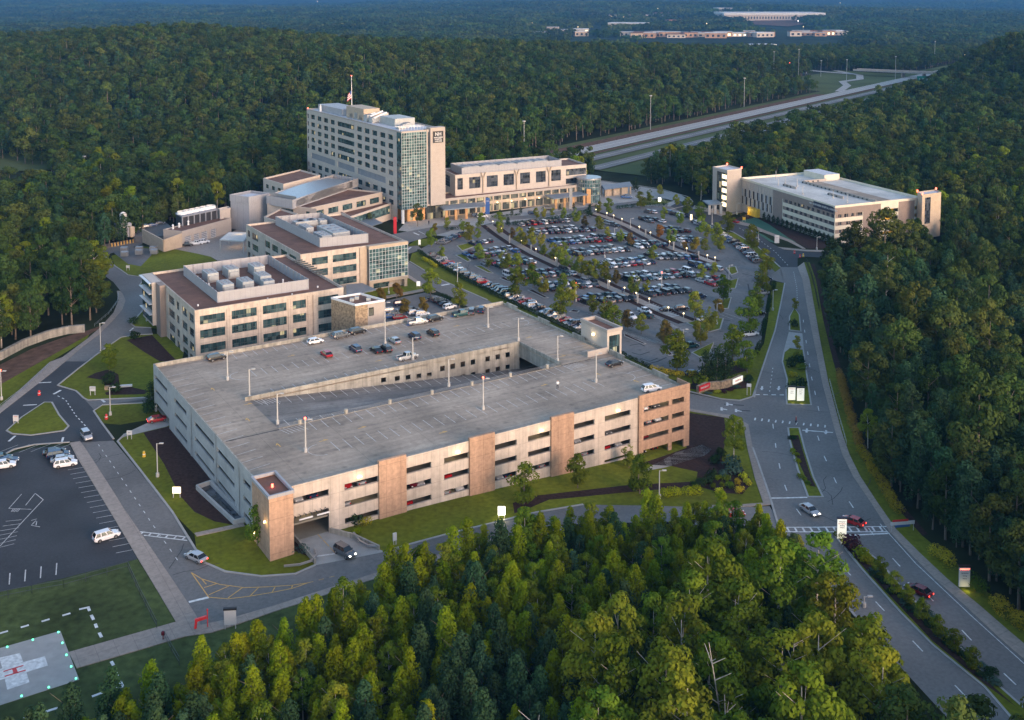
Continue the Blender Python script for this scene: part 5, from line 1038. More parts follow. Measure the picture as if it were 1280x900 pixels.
# stair towers of the second deck
s5 = B('stair_tower', 'tall pale stair tower with lit glass landings, left end of the far deck', 'stair tower', *W(910, 262, 0), 0)
tz = 21.5; a, b, c = W(891, 208.5, tz), W(909, 213, tz), W(927, 210.5, tz); e_ = (c[0]-b[0], c[1]-b[1]); o_ = [a, b, c, (a[0]+e_[0], a[1]+e_[1])]; L1 = hypot(b[0]-a[0], b[1]-a[1])
mb = MB()
for i in range(4): wall(mb, o_[i], o_[(i+1) % 4], -.5, tz, [(L1*.28, L1*.98, .5, 20)] if i == 0 else [], .4)
s5.add(mb, 'wall', 'cladding_pale'); win(s5, a, b, (L1*.28, L1*.98, .5, 20), 3, 'glass_lobby', 'frame', hbar=[.17, .34, .5, .67, .84], name='landing_glazing')
mb = MB()
for z in (3, 6.5, 10, 13.5, 17): mb.prism([lerp(a, b, .66), lerp(a, b, .97), lerp(lerp(a, b, .97), (a[0]+e_[0], a[1]+e_[1]), .01), lerp(lerp(a, b, .66), (a[0]+e_[0], a[1]+e_[1]), .01)], z, z+2)
s5.add(mb, 'lit_landing', 'lamp_soft'); mb = MB(); mb.poly([(*p, tz-.5) for p in o_]); s5.add(mb, 'roof', 'roof_white'); mb = MB(); ring(mb, inset(o_, -.04), tz-.5, tz+.1, .4); s5.add(mb, 'parapet', 'cladding')
for i in (3, 2): p = o_[i]; mb = MB(); mb.tube((*p, tz), (*p, tz+.9), .35); s5.add(mb, 'beacon', 'lamp_red')
s6 = B('stair_tower', 'plain tan stair tower with one dark window strip, right end of the far deck', 'stair tower', *W(1165, 300, 0), 0)
tz = 19.5; a, b, c = W(1150, 240, tz), W(1168, 242.5, tz), W(1177, 240.5, tz); e_ = (c[0]-b[0], c[1]-b[1]); o_ = [a, b, c, (a[0]+e_[0], a[1]+e_[1])]
a, b, c = W(1153, 243.5, tz), W(1176.5, 240.5, tz), W(1170, 237, tz); e_ = (c[0]-b[0], c[1]-b[1]); o_ = [a, b, c, (a[0]+e_[0], a[1]+e_[1])]; L1 = hypot(b[0]-a[0], b[1]-a[1]); mb = MB()
for i in range(4): wall(mb, o_[i], o_[(i+1) % 4], -.5, tz, [(L1*.15, L1*.45, 6, 18)] if i == 0 else [], .3)
s6.add(mb, 'wall', 'tan'); win(s6, a, b, (L1*.15, L1*.45, 6, 18), 3, 'glass_dark', hbar=[i/8 for i in range(1, 8)]); mb = MB(); mb.poly([(*p, tz-.4) for p in o_]); s6.add(mb, 'roof', 'roof_white'); mb = MB(); ring(mb, inset(o_, -.04), tz-.4, tz+.1, .3); s6.add(mb, 'parapet', 'tan')
for i in (0, 2, 3): p = o_[i]; mb = MB(); mb.tube((*p, tz), (*p, tz+.9), .35); s6.add(mb, 'beacon', 'lamp_red')
entry_canopy('blue grey canopy at the foot of the far stair tower', [(886, 257), (904, 255.5), (896, 251), (878, 251.5)], 4.8, [.1, .5, .9], 'pole')
mb = MB(); p, q = lerp(dl0, df, dpx(939)/LW), lerp(dl0, df, dpx(950)/LW); mb.prism([p, q, (q[0]+n_[0]*2, q[1]+n_[1]*2), (p[0]+n_[0]*2, p[1]+n_[1]*2)][::-1], 0, 4); D.add(mb, 'lit_entrance', 'yellow'); glow(D, p[0]+n_[0]*4, p[1]+n_[1]*4, 2.5, 300, (1, .75, .2))
# ================================================================ PLANTS
def leaf_mesh(name, mats, clumps, n, size, rs, trunk=None, up=.25, aspect=1.0):
    """leaf sprays spread over the skins of many clumps; clumps = rows of x,y,z,rx,rz"""
    cl = np.array(clumps, float); w = cl[:, 3]**2; w /= w.sum(); k = rs.choice(len(cl), n, p=w)
    d = rs.normal(size=(n, 3)); d[:, 2] += up; d /= np.linalg.norm(d, axis=1)[:, None]
    c = cl[k]; rad = rs.uniform(.72, 1.06, n)[:, None]
    pos = c[:, :3]+d*rad*np.stack([c[:, 3], c[:, 3], c[:, 4]], 1)
    nr = d+rs.normal(size=(n, 3))*.3; nr[:, 2] += .25; nr /= np.linalg.norm(nr, axis=1)[:, None]
    a = np.cross(nr, rs.normal(size=(n, 3))); a /= np.linalg.norm(a, axis=1)[:, None]; b = np.cross(nr, a)
    s = size*rs.uniform(.6, 1.35, n)[:, None]; h = s*aspect
    v = np.stack([pos-a*s, pos-b*h*.7, pos+a*s, pos+b*h*.7], 1).reshape(-1, 3)
    cv = rs.uniform(0, 1, len(cl))[k]*.7+rs.uniform(0, .3, n)
    faces = np.arange(n*4).reshape(-1, 4); vs = v; extra = []
    mb = MB()
    if trunk: trunk(mb)
    nv = len(vs); allv = [tuple(x) for x in vs]+mb.v; allf = [tuple(f) for f in faces.tolist()]+[tuple(i+nv for i in f) for f in mb.f]
    me = bpy.data.meshes.new(name); me.from_pydata(allv, [], allf)
    for m_ in mats: me.materials.append(M[m_])
    mi = [0]*n+[1]*len(mb.f)
    if len(mats) > 1: me.polygons.foreach_set('material_index', mi)
    at_ = me.attributes.new('clump', 'FLOAT', 'FACE'); at_.data.foreach_set('value', list(cv)+[0]*len(mb.f)); me.update(); return me
def broad_clumps(rs, h, r, n=22, base=.3, k=1):
    out = []
    for i in range(n):
        t = rs.uniform(0, 1); z = h*(base+(1-base)*t); rr = r*(math.sin(pi*min(1, .18+t*.82))**.6)*rs.uniform(.25, .92); a = rs.uniform(0, 2*pi)
        cr = k*r*rs.uniform(.24, .42)*(1.05-.4*t); out.append((rr*cos(a), rr*sin(a), min(z, h-cr*.5), cr, cr*rs.uniform(.65, .95)))
    return out
def pine_clumps(rs, h, r, n=26):
    out = []
    for i in range(n):
        t = (i+rs.uniform(0, 1))/n; z = h*(.22+.72*t)+rs.uniform(-.4, .4); rr = r*(1-t**3)**.6*rs.uniform(.2, .85); a = i*2.4+rs.uniform(-.7, .7)
        cr = r*(.46-.14*t)*rs.uniform(.7, 1.25); out.append((rr*cos(a), rr*sin(a), z, cr, cr*rs.uniform(1.0, 1.6)))
    out.append((rs.uniform(-.1, .1)*r, 0, h*.95, r*.26, h*.05)); return out
def trunk_fn(rs, h, r0, limbs=5, m=0, top=.85, lean=0):
    def f(mb):
        p = (0, 0, -1.0); q = (rs.uniform(-.3, .3)+lean, rs.uniform(-.3, .3), h*.45); e = (q[0]*1.6+lean, q[1]*1.5, h*top)
        mb.tube(p, q, r0, r0*.7, 7, 1, False); mb.tube(q, e, r0*.7, r0*.2, 6, 1, False)
        for i in range(limbs):
            t = rs.uniform(.3, .75); s = (q[0]*t/.45 if t < .45 else q[0], q[1], h*t); a = rs.uniform(0, 2*pi); L = h*rs.uniform(.15, .3); mb.tube(s, (s[0]+L*cos(a)*.8, s[1]+L*sin(a)*.8, s[2]+L*.7), r0*.22, r0*.06, 5, 1, False)
    return f
PR = {}
def proto(kind, i, leafm, barkm, h, r, n, size, shape='broad', trunk=.25, limbs=5, ncl=22, base=.3, parts=False, k=1):
    """prototype tree: (crown mesh, trunk mesh) or one joined mesh"""
    rs = np.random.RandomState(hash(kind) % 1000 + i*17 if False else (sum(map(ord, kind))*7+i*17)); cl = broad_clumps(rs, h, r, ncl, base, k) if shape == 'broad' else pine_clumps(rs, h, r, ncl)
    if parts:
        cm = leaf_mesh(kind+'_crown', [leafm], cl, n, size, rs); mb = MB(); trunk_fn(rs, h, trunk, limbs)(mb); tm = bpy.data.meshes.new(kind+'_trunk'); tm.from_pydata(mb.v, [], mb.f); tm.materials.append(M[barkm]); tm.update()
        PR.setdefault(kind, []).append((cm, tm))
    else: PR.setdefault(kind, []).append(leaf_mesh(kind, [leafm, barkm], cl, n, size, rs, trunk_fn(rs, h, trunk, limbs)))
for i in range(4): proto('pine_l', i, 'leaf_pine', 'bark', 13, 2.3, 3200, .21, 'pine', .2, 3, 40, parts=True)
for i in range(3): proto('pine_d', i, 'leaf_pine_dark', 'bark', 14, 2.5, 3200, .22, 'pine', .2, 3, 40, parts=True)
for i in range(4): proto('broad_g', i, 'leaf_green', 'bark_pale', 17, 5.0, 3800, .3, 'broad', .28, 8, 34, .3, parts=True)
for i in range(3): proto('broad_w', i, 'leaf_wood', 'bark', 18, 5.2, 3800, .3, 'broad', .3, 7, 34, .28, parts=True)
for i in range(3): proto('street', i, 'leaf_street', 'bark', 8, 2.4, 2000, .22, 'broad', .16, 4, 22, .22, parts=True, k=1.35)
for i in range(2): proto('street_g', i, 'leaf_green', 'bark', 8, 2.6, 2000, .22, 'broad', .16, 4, 22, .22, parts=True, k=1.35)
proto('street_rust', 0, 'leaf_rust', 'bark', 7, 2.3, 2000, .22, 'broad', .14, 4, 22, .22, parts=True, k=1.35)
proto('street_autumn', 0, 'leaf_autumn', 'bark', 6.5, 2.3, 2000, .22, 'broad', .14, 4, 22, .22, parts=True, k=1.35)
proto('cone', 0, 'leaf_hedge', 'bark', 8, 2.4, 1500, .2, 'pine', .16, 2, 30, parts=True)
proto('cone_g', 0, 'leaf_green', 'bark', 8, 2.2, 1800, .18, 'pine', .16, 2, 30, parts=True)
def bush_mesh(name, lm, r, h, n, size, seed):
    rs = np.random.RandomState(seed); cl = [(rs.uniform(-.5, .5)*r, rs.uniform(-.5, .5)*r, h*rs.uniform(.3, .6), r*rs.uniform(.4, .6), h*.45) for _ in range(7)]; return leaf_mesh(name, [lm], cl, n, size, rs, up=.4)
BU = {k: [bush_mesh('bush_'+k, lm, 1.3, 1.5, 260, .16, 5+j) for j in range(2)] for k, lm in (('green', 'leaf_hedge'), ('yellow', 'leaf_yellow'), ('blue', 'leaf_blue'), ('lime', 'leaf_pine'), ('purple', 'leaf_purple'), ('olive', 'leaf_green'))}
NT = {}
def plant_tree(kind, x, y, s, name, label, cat='tree', group=None, rz=None, z=None, sz=None):
    k = NT[kind] = NT.get(kind, -1)+1; cm, tm = PR[kind][k % len(PR[kind])]; rr = random.uniform(0, 2*pi) if rz is None else rz
    r = thing(name, label, cat, (x, y, gi(x, y) if z is None else z), rr, group); r.scale = (s, s, sz or s)
    for m_, nm in ((cm, 'crown'), (tm, 'trunk')): o = bpy.data.objects.new(nm, m_); C.objects.link(o); o.parent = r
    return r
def plant_bush(kind, x, y, s, label, group=None, sz=None, name='shrub'):
    o = bpy.data.objects.new(name, BU[kind][random.randrange(2)]); C.objects.link(o); o.location = (x, y, gi(x, y)+.05); o.rotation_euler = (0, 0, random.uniform(0, 6)); o.scale = (s, s, sz or s); tag(o, label, 'shrub', group); return o
def hedge(pts, w, h, lm, label, dens=42, size=.16, name='hedge', world=False):
    p = pts if world else [at(*q) for q in pts]; cl = []; rs = np.random.RandomState(len(p)*7+int(abs(p[0][0]))); tot = 0
    for a, b in zip(p[:-1], p[1:]):
        L = hypot(b[0]-a[0], b[1]-a[1]); tot += L; n = max(2, int(L/(w*.5)))
        for i in range(n): q = lerp(a, b, (i+rs.uniform(0, 1))/n); cl.append((q[0]+rs.uniform(-.12, .12)*w, q[1]+rs.uniform(-.12, .12)*w, gi(*q)+h*.5, w*.5*rs.uniform(.85, 1.1), h*.52*rs.uniform(.85, 1.15)))
    o = bpy.data.objects.new(name, leaf_mesh(name, [lm], cl, int(tot*dens*(w+h)/2), size, rs, up=.5)); C.objects.link(o); tag(o, label, 'hedge'); return o
hedge([(524, 316), (540, 327), (562, 340), (600, 360), (627, 374), (670, 394), (722, 418), (770, 441)], 1.9, 1.6, 'leaf_hedge', 'long dark clipped hedge between the garage and the full car park')
hedge([(529, 325), (545, 335)], 1.8, 1.7, 'leaf_yellow', 'short yellow hedge section beside the north drive')
hedge([(773, 443), (814, 463)], 1.9, 1.6, 'leaf_hedge', 'short dark hedge between the small stair tower and the yellow hedge')
hedge([(815, 464), (845, 471), (862, 471), (878, 469)], 2.1, 1.9, 'leaf_yellow', 'yellow green hedge at the south corner of the car park')
hedge([(556, 288), (575, 287)], 2, 1.6, 'leaf_hedge', 'dark hedge before the west entrance canopy'); hedge([(640, 282), (665, 279), (712, 272), (735, 266)], 2.6, 2, 'leaf_hedge', 'dark hedge along the forecourt road')
hedge([(770, 262), (800, 258), (835, 258)], 2.6, 2, 'leaf_hedge', 'dark hedge between the forecourt road and northmost cars')
hedge([(613, 272.5), (650, 269.5)], 1.6, 1.2, 'leaf_hedge', 'low clipped hedge in front of the concourse windows')
hedge([(552, 371), (566, 377)], 1.5, 1.6, 'leaf_hedge', 'dark hedge beside the five cars in the small north lot')
hedge([(968, 356), (966, 366)], 1.8, 1.8, 'leaf_hedge', 'dark hedge piece by the lot entrance'); hedge([(963, 374), (959, 392)], 1.8, 1.8, 'leaf_hedge', 'dark hedge piece along the east grass verge, middle'); hedge([(957, 402), (953, 420)], 1.8, 1.8, 'leaf_hedge', 'dark hedge piece along the east grass verge, south'); hedge([(951, 431), (944, 447)], 1.8, 1.8, 'leaf_hedge', 'dark hedge piece nearest the conifers and the entrance sign')
hedge([(910, 459), (920, 457), (936, 450)], 1.7, 1.5, 'leaf_yellow', 'short yellow hedge behind the conifers')
hedge([(1049, 470), (1058, 505), (1067, 536), (1075, 562)], 2.6, 2.4, 'leaf_autumn', 'tall golden hedge beside the east pavement')
hedge([(1076, 566), (1090, 590), (1108, 620), (1124, 645)], 2.6, 2.6, 'leaf_yellow', 'long yellow hedge curving down the east verge')
hedge([(1168, 694), (1180, 703), (1192, 716)], 3.2, 2.6, 'leaf_yellow', 'rounded yellow hedge uphill of the lit roadside sign')
hedge([(1246, 762), (1262, 775), (1285, 795)], 4.2, 2.8, 'leaf_yellow', 'wide yellow hedge at the lower right corner')
hedge([(1212, 728), (1222, 738), (1236, 746)], 3, 2.2, 'leaf_green', 'olive shrubs beside the lit roadside sign')
hedge([(345, 688), (362, 690), (380, 691)], 2.6, 1.6, 'leaf_blue', 'blue green juniper bed at the foot of the stair tower')
hedge([(450, 660), (462, 655)], 2.4, 1.8, 'leaf_yellow', 'yellow shrubs beside the garage entrance ramp')
hedge([(822, 620), (850, 620), (876, 617)], 3.4, 1.8, 'leaf_pine', 'bright green shrub bed south of the garage lawn')
for i, (px, py, k, s, lb) in enumerate([(443, 656, 'green', 1.7, 'dark shrub right of the garage ramp wall'), (447, 668, 'lime', .9, 'small bright shrub by the ramp guard rail'), (930, 598, 'yellow', 1, ''), (921, 606, 'yellow', 1, ''), (912, 610, 'olive', 1, ''), (934, 606, 'yellow', 1, ''), (924, 616, 'yellow', 1, ''), (902, 609, 'olive', .8, ''), (892, 610, 'olive', .8, ''), (884, 604, 'green', 1.3, ''), (908, 601, 'olive', 1, ''), (897, 600, 'olive', .8, ''),
    (914, 586, 'blue', 2.2, ''), (918, 593, 'blue', 1.8, ''), (905, 597, 'blue', 1.3, ''), (892, 597, 'green', 1.4, ''), (900, 572, 'green', 1.6, ''), (895, 580, 'green', 1.6, ''), (868, 611, 'green', 1.1, ''), (898, 617, 'yellow', .9, ''), (876, 607, 'green', 1.2, '')]):
    p = at(px, py); plant_bush(k, *p, s, lb or {'yellow': 'golden', 'olive': 'olive', 'green': 'dark green', 'blue': 'blue green'}[k]+' rounded shrub in the mulch bed by the south-east lawn', None if lb else 'shrubs in the south-east bed: '+k)
for i, (px, py, k, s) in enumerate([(988, 549, 'green', 1), (992, 549, 'green', 1), (990, 565, 'lime', 1), (995, 570, 'lime', 1), (998, 578, 'lime', 1), (1000, 597, 'olive', .9), (1005, 600, 'olive', .9), (1010, 606, 'olive', .8)]): plant_bush(k, *at(px, py), s*.9, {'green': 'dark', 'lime': 'bright green', 'olive': 'olive'}[k]+' low shrub on the narrow middle island', 'shrubs on the narrow island: '+k, sz=.6)
for px, py, k, s, lb in [(1062, 683, 'purple', 1.7, 'dark purple shrub just below the lit directory sign'), (1068, 690, 'purple', 1.4, 'second purple shrub on the long median'), (1077, 697, 'lime', 1.5, 'upper bright green shrub on the long median'), (1083, 705, 'lime', 1.3, 'lower bright green shrub on the long median'), (1048, 673, 'olive', 1, 'small olive shrub at the foot of the lit directory sign'),
    (996, 448, 'olive', 1.3, 'brown olive shrub at the top of the sign island'), (990, 459, 'green', 2, 'large dark shrub on the sign island'), (1001, 454, 'green', 1.8, 'second large dark shrub on the sign island'), (1003, 463, 'olive', 1.4, 'olive shrub on the right of the sign island'), (991, 472, 'yellow', 1.2, 'golden shrub in the middle of the sign island'), (1000, 484, 'green', 1.9, 'dark shrub behind the double lit sign'), (991, 487, 'green', 1.5, 'dark shrub behind the left lit sign'),
    (876, 483, 'olive', 2.3, 'bushy olive shrub at the garage end of the entrance sign'), (935, 478, 'green', 1.5, 'dark shrub at the road end of the entrance sign'), (137, 480, 'green', 2.2, 'low dark shrub under the small lawn tree'), (146, 490, 'green', 1.8, 'low shrub behind the stone garden wall'), (168, 424, 'green', 1.8, 'round dark shrub at the west drive of the office'), (187, 515, 'green', 2, 'dark shrub at the garage north-west entrance'),
    (167, 405, 'green', 1.6, 'clipped dark shrub beside the sharp road bend'), (993, 408, 'green', 1.6, 'grey green shrub on the small upper island'), (480, 356, 'green', 1.4, 'dark shrub under the glass corner'), (497, 349, 'green', 1.5, 'round dark shrub near the glass corner pier'), (902, 449, 'green', 1.2, 'dark shrub in the south lot corner island')]: plant_bush(k, *at(px, py), s, lb)
for i, t in enumerate(np.linspace(0, 1, 22)): x, y = at(1095+t*150, 716+t*138); plant_bush('green' if i % 3 else 'blue', x+random.uniform(-1, 1), y, 1.3, 'low groundcover shrub under the median trees', 'groundcover shrubs on the long median', sz=.55)
for i, t in enumerate(np.linspace(0, 1, 16)): x, y = at(955+t*86, 276+t*30); plant_tree('cone', x, y, .5, 'conifer', 'small dark conifer in the bed along the far deck', 'conifer', 'conifers along the far deck')
# street and car-park trees: (px,py of the foot, kind, scale, label bit)
ST = [(137, 466, 'street_g', 1.05, 'small bright tree on the west lawn'), (655, 630, 'street_g', 1.1, 'dark rounded tree on the south lawn, left one'), (722, 610, 'street_g', .95, 'round light green tree in the middle of the south lawn'), (800, 617, 'street_g', 1.1, 'light green tree nearest the garage south-east corner bed'), (917, 574, 'broad_g', .62, 'big bushy tree beside the dark mulch bed'), (786, 585, 'street', .7, 'slim tree against the garage corner'),
 (496, 374, 'street_autumn', .9, 'orange tree between glass corner and small lot'), (476, 378, 'street_autumn', .8, 'yellow tree by the office canopy'), (506, 394, 'street_autumn', .85, 'yellowing tree next to the red car'), (528, 393, 'street_autumn', .9, 'yellow green tree in the small lot'), (538, 371, 'street_g', 1.3, 'big round green tree beside the north drive'), (574, 385, 'street_g', 1.1, 'green tree at the garage north-east wall'), (522, 283, 'broad_w', .62, 'large dark tree in front of the tower lobby'), (462, 285, 'broad_w', .4, 'dark tree near the red banner sign'), (463, 360, 'street', .9, 'thin tree at the glass block')]
for px, py, k, s, lb in ST: plant_tree(k, *at(px, py), s, 'shade_tree', lb)
LT = [(585, 304, 'g', 1.5), (601, 286, 's', 1.2), (625, 285, 'g', 1.2), (552, 323, 's', .9), (597, 299, 's', .8), (539, 309, 'g', 1.3), (559, 287, 's', .9), (544, 293, 'a', 1), (577, 289, 's', .9), (599, 327, 's', 1.2), (611, 336, 's', .9), (631, 338, 's', 1.4), (645, 345, 'g', 1.4), (649, 305, 's', 1.2), (665, 308, 's', 1), (665, 349, 'r', 1.2), (646, 374, 'g', 1.7), (666, 360, 'g', 1.4), (679, 368, 's', 1.2), (701, 398, 'g', 1.7), (716, 380, 's', 1.3), (704, 367, 's', 1.2),
 (707, 337, 's', 1.3), (726, 345, 's', 1.3), (744, 350, 's', 1.3), (756, 353, 'g', 1.3), (770, 355, 'r', 1), (792, 369, 's', 1.3), (809, 367, 's', .8), (741, 394, 's', 1.1), (756, 401, 's', 1.3), (767, 420, 'g', 1.6), (784, 412, 'r', 1.2), (802, 418, 's', 1.1), (831, 420, 'r', .8), (670, 274, 's', .9), (679, 273, 's', .9), (691, 271, 's', .7), (705, 274, 's', .9), (720, 279, 's', 1.2), (731, 284, 'r', 1), (749, 290, 's', 1.2), (759, 299, 's', .9), (776, 304, 's', 1), (788, 308, 'r', 1.1), (801, 261, 'g', 1.4), (749, 267, 's', 1), (761, 268, 's', 1.3), (679, 320, 's', 1), (691, 326, 's', 1.2), (705, 321, 's', 1), (676, 307, 's', 1), (665, 301, 's', 1),
 (859, 270, 'g', 1.5), (875, 277, 'g', 1.5), (830, 275, 's', 1), (850, 281, 's', 1.1), (876, 293, 's', 1.3), (885, 298, 's', 1), (824, 298, 'a', 1.2), (839, 306, 's', 1.3), (856, 314, 'a', .8), (870, 316, 'a', 1.3), (881, 316, 's', 1), (896, 305, 's', 1.5), (900, 315, 's', 1.3), (910, 292, 'g', 1.6), (939, 312, 'g', 1.7), (817, 327, 's', 1.1), (868, 401, 's', 1.6), (887, 414, 's', 1.3), (904, 378, 'g', 1.6), (876, 350, 's', 1), (893, 346, 's', .9), (876, 431, 's', 1.4), (898, 394, 'a', 1.1), (953, 367, 'g', 1.6), (945, 392, 'g', 1.5), (936, 418, 'g', 1.9), (916, 452, 'g', 1.8), (934, 466, 'g', 1.5), (831, 430, 'r', 1.4), (846, 466, 'g', 2.0), (850, 434, 'r', .9), (957, 341, 'g', 1.5), (993, 388, 's', .7), (996, 437, 's', .7), (640, 298, 'r', .9), (625, 293, 's', .9), (655, 308, 's', 1), (700, 331, 's', 1.2), (718, 341, 's', 1.1), (736, 348, 's', 1.1), (845, 258, 's', 1), (812, 253, 's', 1.1), (825, 245, 's', 1), (770, 243, 'cone', .8), (794, 240, 'cone', 1.3), (640, 268, 'cone', .5), (625, 270, 'cone', .5), (651, 267, 'cone', .5), (717, 262, 'cone', .55), (700, 263, 'cone', .5), (570, 274, 'cone', .6), (635, 283, 'cone', .7), (737, 272, 'cone', 1)]
KM = {'g': ('street_g', 'full green'), 's': ('street', 'young light green'), 'r': ('street_rust', 'brownish rust tinged'), 'a': ('street_autumn', 'yellow autumn'), 'cone': ('cone', 'dark conical')}
LMK = [((585, 304), 'the island by the west door'), ((646, 374), 'the row of cars along the clipped hedge'), ((756, 400), 'the small stair tower'), ((700, 335), 'the diagonal lit walk'), ((840, 300), 'the far deck'), ((705, 272), 'the forecourt hedge'), ((780, 300), 'the second diagonal walk'), ((900, 400), 'the east lane islands'), ((945, 400), 'the east verge hedge'), ((860, 350), 'the eastern car rows'), ((930, 310), 'the new dark road'), ((810, 250), 'the north turning loop'), ((560, 295), 'the west pocket of cars'), ((620, 340), 'the west block of cars'), ((850, 450), 'the south lot corner')]
cnt = {}; ORD1 = 'leftmost second third fourth fifth sixth seventh eighth ninth tenth eleventh twelfth thirteenth fourteenth fifteenth sixteenth'.split()
for px, py, k, s in LT:
    kk, ad = KM[k]; mk_ = min(LMK, key=lambda q: (q[0][0]-px)**2+3*(q[0][1]-py)**2)[1]; key = (ad, mk_); c = cnt[key] = cnt.get(key, 0)+1
    lst = sorted([(q[0]) for q in LT if KM[q[2]][1] == ad and min(LMK, key=lambda w: (w[0][0]-q[0])**2+3*(w[0][1]-q[1])**2)[1] == mk_])
    o = ORD1[lst.index(px)] if len(lst) > 1 else ''
    lb = f'{ad} tree by {mk_}'+(f', {o} from left' if o and o != 'leftmost' else (', leftmost of its kind' if o else ''))
    plant_tree(kk, *at(px, py), s*.78, 'car_park_tree', lb, 'tree', 'trees of the car park')
for i, (px, py) in enumerate([(883, 479), (895, 478), (907, 477)]): plant_tree('cone', *at(px, py), 1.15+.1*(i == 1), 'conifer', ['left dark conifer of the three behind the entrance sign', 'tallest middle conifer behind the entrance sign', 'right dark conifer of the three behind the entrance sign'][i], 'conifer')
plant_tree('cone_g', *at(322, 682), 1.05, 'conifer', 'narrow bright green conifer at the foot of the garage stair tower', 'conifer')
plant_tree('cone', *at(190, 512), .9, 'conifer', 'tall thin dark conifer against the garage north-west corner', 'conifer')
for i, (px, py) in enumerate([(1100, 722), (1117, 741), (1134, 758), (1152, 775), (1172, 797), (1193, 815), (1215, 838)]): plant_tree('street_g', *at(px, py), .56, 'median_tree', ['first (uppermost)', 'second', 'third', 'fourth', 'fifth', 'sixth', 'seventh (lowest)'][i]+' small round tree down the long median', 'tree', 'small trees on the long median', sz=.5)

# ================================================================ FORESTS
def inpoly(x, y, P_):
    c = False; j = len(P_)-1
    for i in range(len(P_)):
        if (P_[i][1] > y) != (P_[j][1] > y) and x < (P_[j][0]-P_[i][0])*(y-P_[i][1])/(P_[j][1]-P_[i][1])+P_[i][0]: c = not c
        j = i
    return c
def prj(x, y, z):
    z -= H; c, s = cos(P), sin(P); d = y*c-z*s; h = y*s+z*c
    if d < 1: return (-9999, -9999, d)
    return (CX+F*x/d, CY-F*h/d, d)
# outline (photo pixels on the ground) of everything that is not wood
SITE = [(-120, 1020), (50, 985), (130, 945), (250, 896), (340, 850), (440, 796), (545, 744), (620, 716), (700, 704), (800, 690), (900, 682), (955, 682), (995, 726), (1030, 785), (1073, 868), (1120, 950), (1160, 1020), (1500, 990), (1500, 905), (1340, 830), (1250, 742), (1210, 709), (1172, 674), (1142, 641), (1114, 608), (1100, 580), (1085, 545), (1068, 495), (1052, 450), (1036, 405), (1028, 362), (1026, 338), (1060, 333), (1110, 333), (1190, 318), (1190, 295), (1100, 280), (1000, 262), (960, 245), (915, 246), (870, 252), (864, 240), (840, 234), (800, 228), (745, 222), (720, 235), (600, 240), (480, 222), (380, 236), (300, 250), (270, 268), (215, 280), (170, 300), (130, 302), (108, 312), (98, 325), (118, 343), (136, 362), (132, 380), (122, 402), (100, 412), (60, 420), (0, 444), (-120, 480)]
SITEW = [W(*p, 0) for p in SITE]
def hwy_clear(x, y):
    off, al = hwy(x, y)
    if -60 < al < 2200 and -26 < off < (92 if al < 420 else 78): return True
    if 560 < al < 820 and -105 < off < 20: return True        # junction lawns
    if 760 < al < 860 and -190 < off < 110: return True
    return False
EXCL = [[W(*q, 0) for q in [(-80, 194), (10, 192), (60, 200), (78, 214), (70, 236), (-80, 236)]], [W(*q, 0) for q in [(-50, 200), (30, 205), (75, 212), (60, 218), (-50, 216)]]]
EXCL += [inset(q, -5.5) for q in (ptT, pw_, cpt, pe, pq, pr_, p6, pp, [dl0, df, dr_, dbk])]
pts_near = []; pts_mid = []; pts_far = []
def scatter(y0, y1, step, acc, jit=.42):
    y = y0
    while y < y1:
        xm = (y+200)*.62+60; x = -xm; 
        while x < xm:
            px, py = x+random.uniform(-jit, jit)*step, y+random.uniform(-jit, jit)*step
            if not inpoly(px, py, SITEW) and not hwy_clear(px, py) and not any(inpoly(px, py, e) for e in EXCL):
                z = gi(px, py); a = prj(px, py, z+16)
                if -380 < a[0] < 1660 and a[1] < 1080: acc.append((px, py, z, a[2], a))
            x += step
        y += step
scatter(118, 236, 3.3, pts_near); scatter(236, 330, 5.2, pts_near); scatter(330, 720, 7.0, pts_mid); scatter(720, 1500, 10.0, pts_far); scatter(1500, 2150, 13, pts_far)
def zone(x, y):
    px, py, d = prj(x, y, gi(x, y)+12)
    if y < 250 and px < 1130 and x < 78 and py > 560:      # foreground wood
        v = px*.55+ (py-640)*1.0
        nz = sin(x*.11+1.3)*cos(y*.13)+.6*sin(x*.23+y*.17)
        if px > 740 and py > 720 + (980-px)*.15 : return 'broad_g' if random.random() < .72 else 'pine_d'
        if px > 520 and py > 735 and nz > -.6: return 'pine_d' if random.random() < .8 else 'pine_l'
        if py > 810 and nz > .2: return 'pine_d' if random.random() < .5 else 'pine_l'
        q = random.random(); return 'pine_l' if q < .5 else ('pine_d' if q < .62 else 'broad_s')
    if x > 80 and y < 400: return 'pine_d' if random.random() < .74 else 'broad_w'
    if x < -100 and y < 420: return 'broad_g' if random.random() < .3 else 'broad_w' if random.random() < .8 else 'pine_d'
    return 'broad_w' if random.random() < .75 else 'pine_d'
near = [(p, zone(p[0], p[1])) for p in pts_near]+[(p, zone(p[0], p[1])) for p in pts_mid]
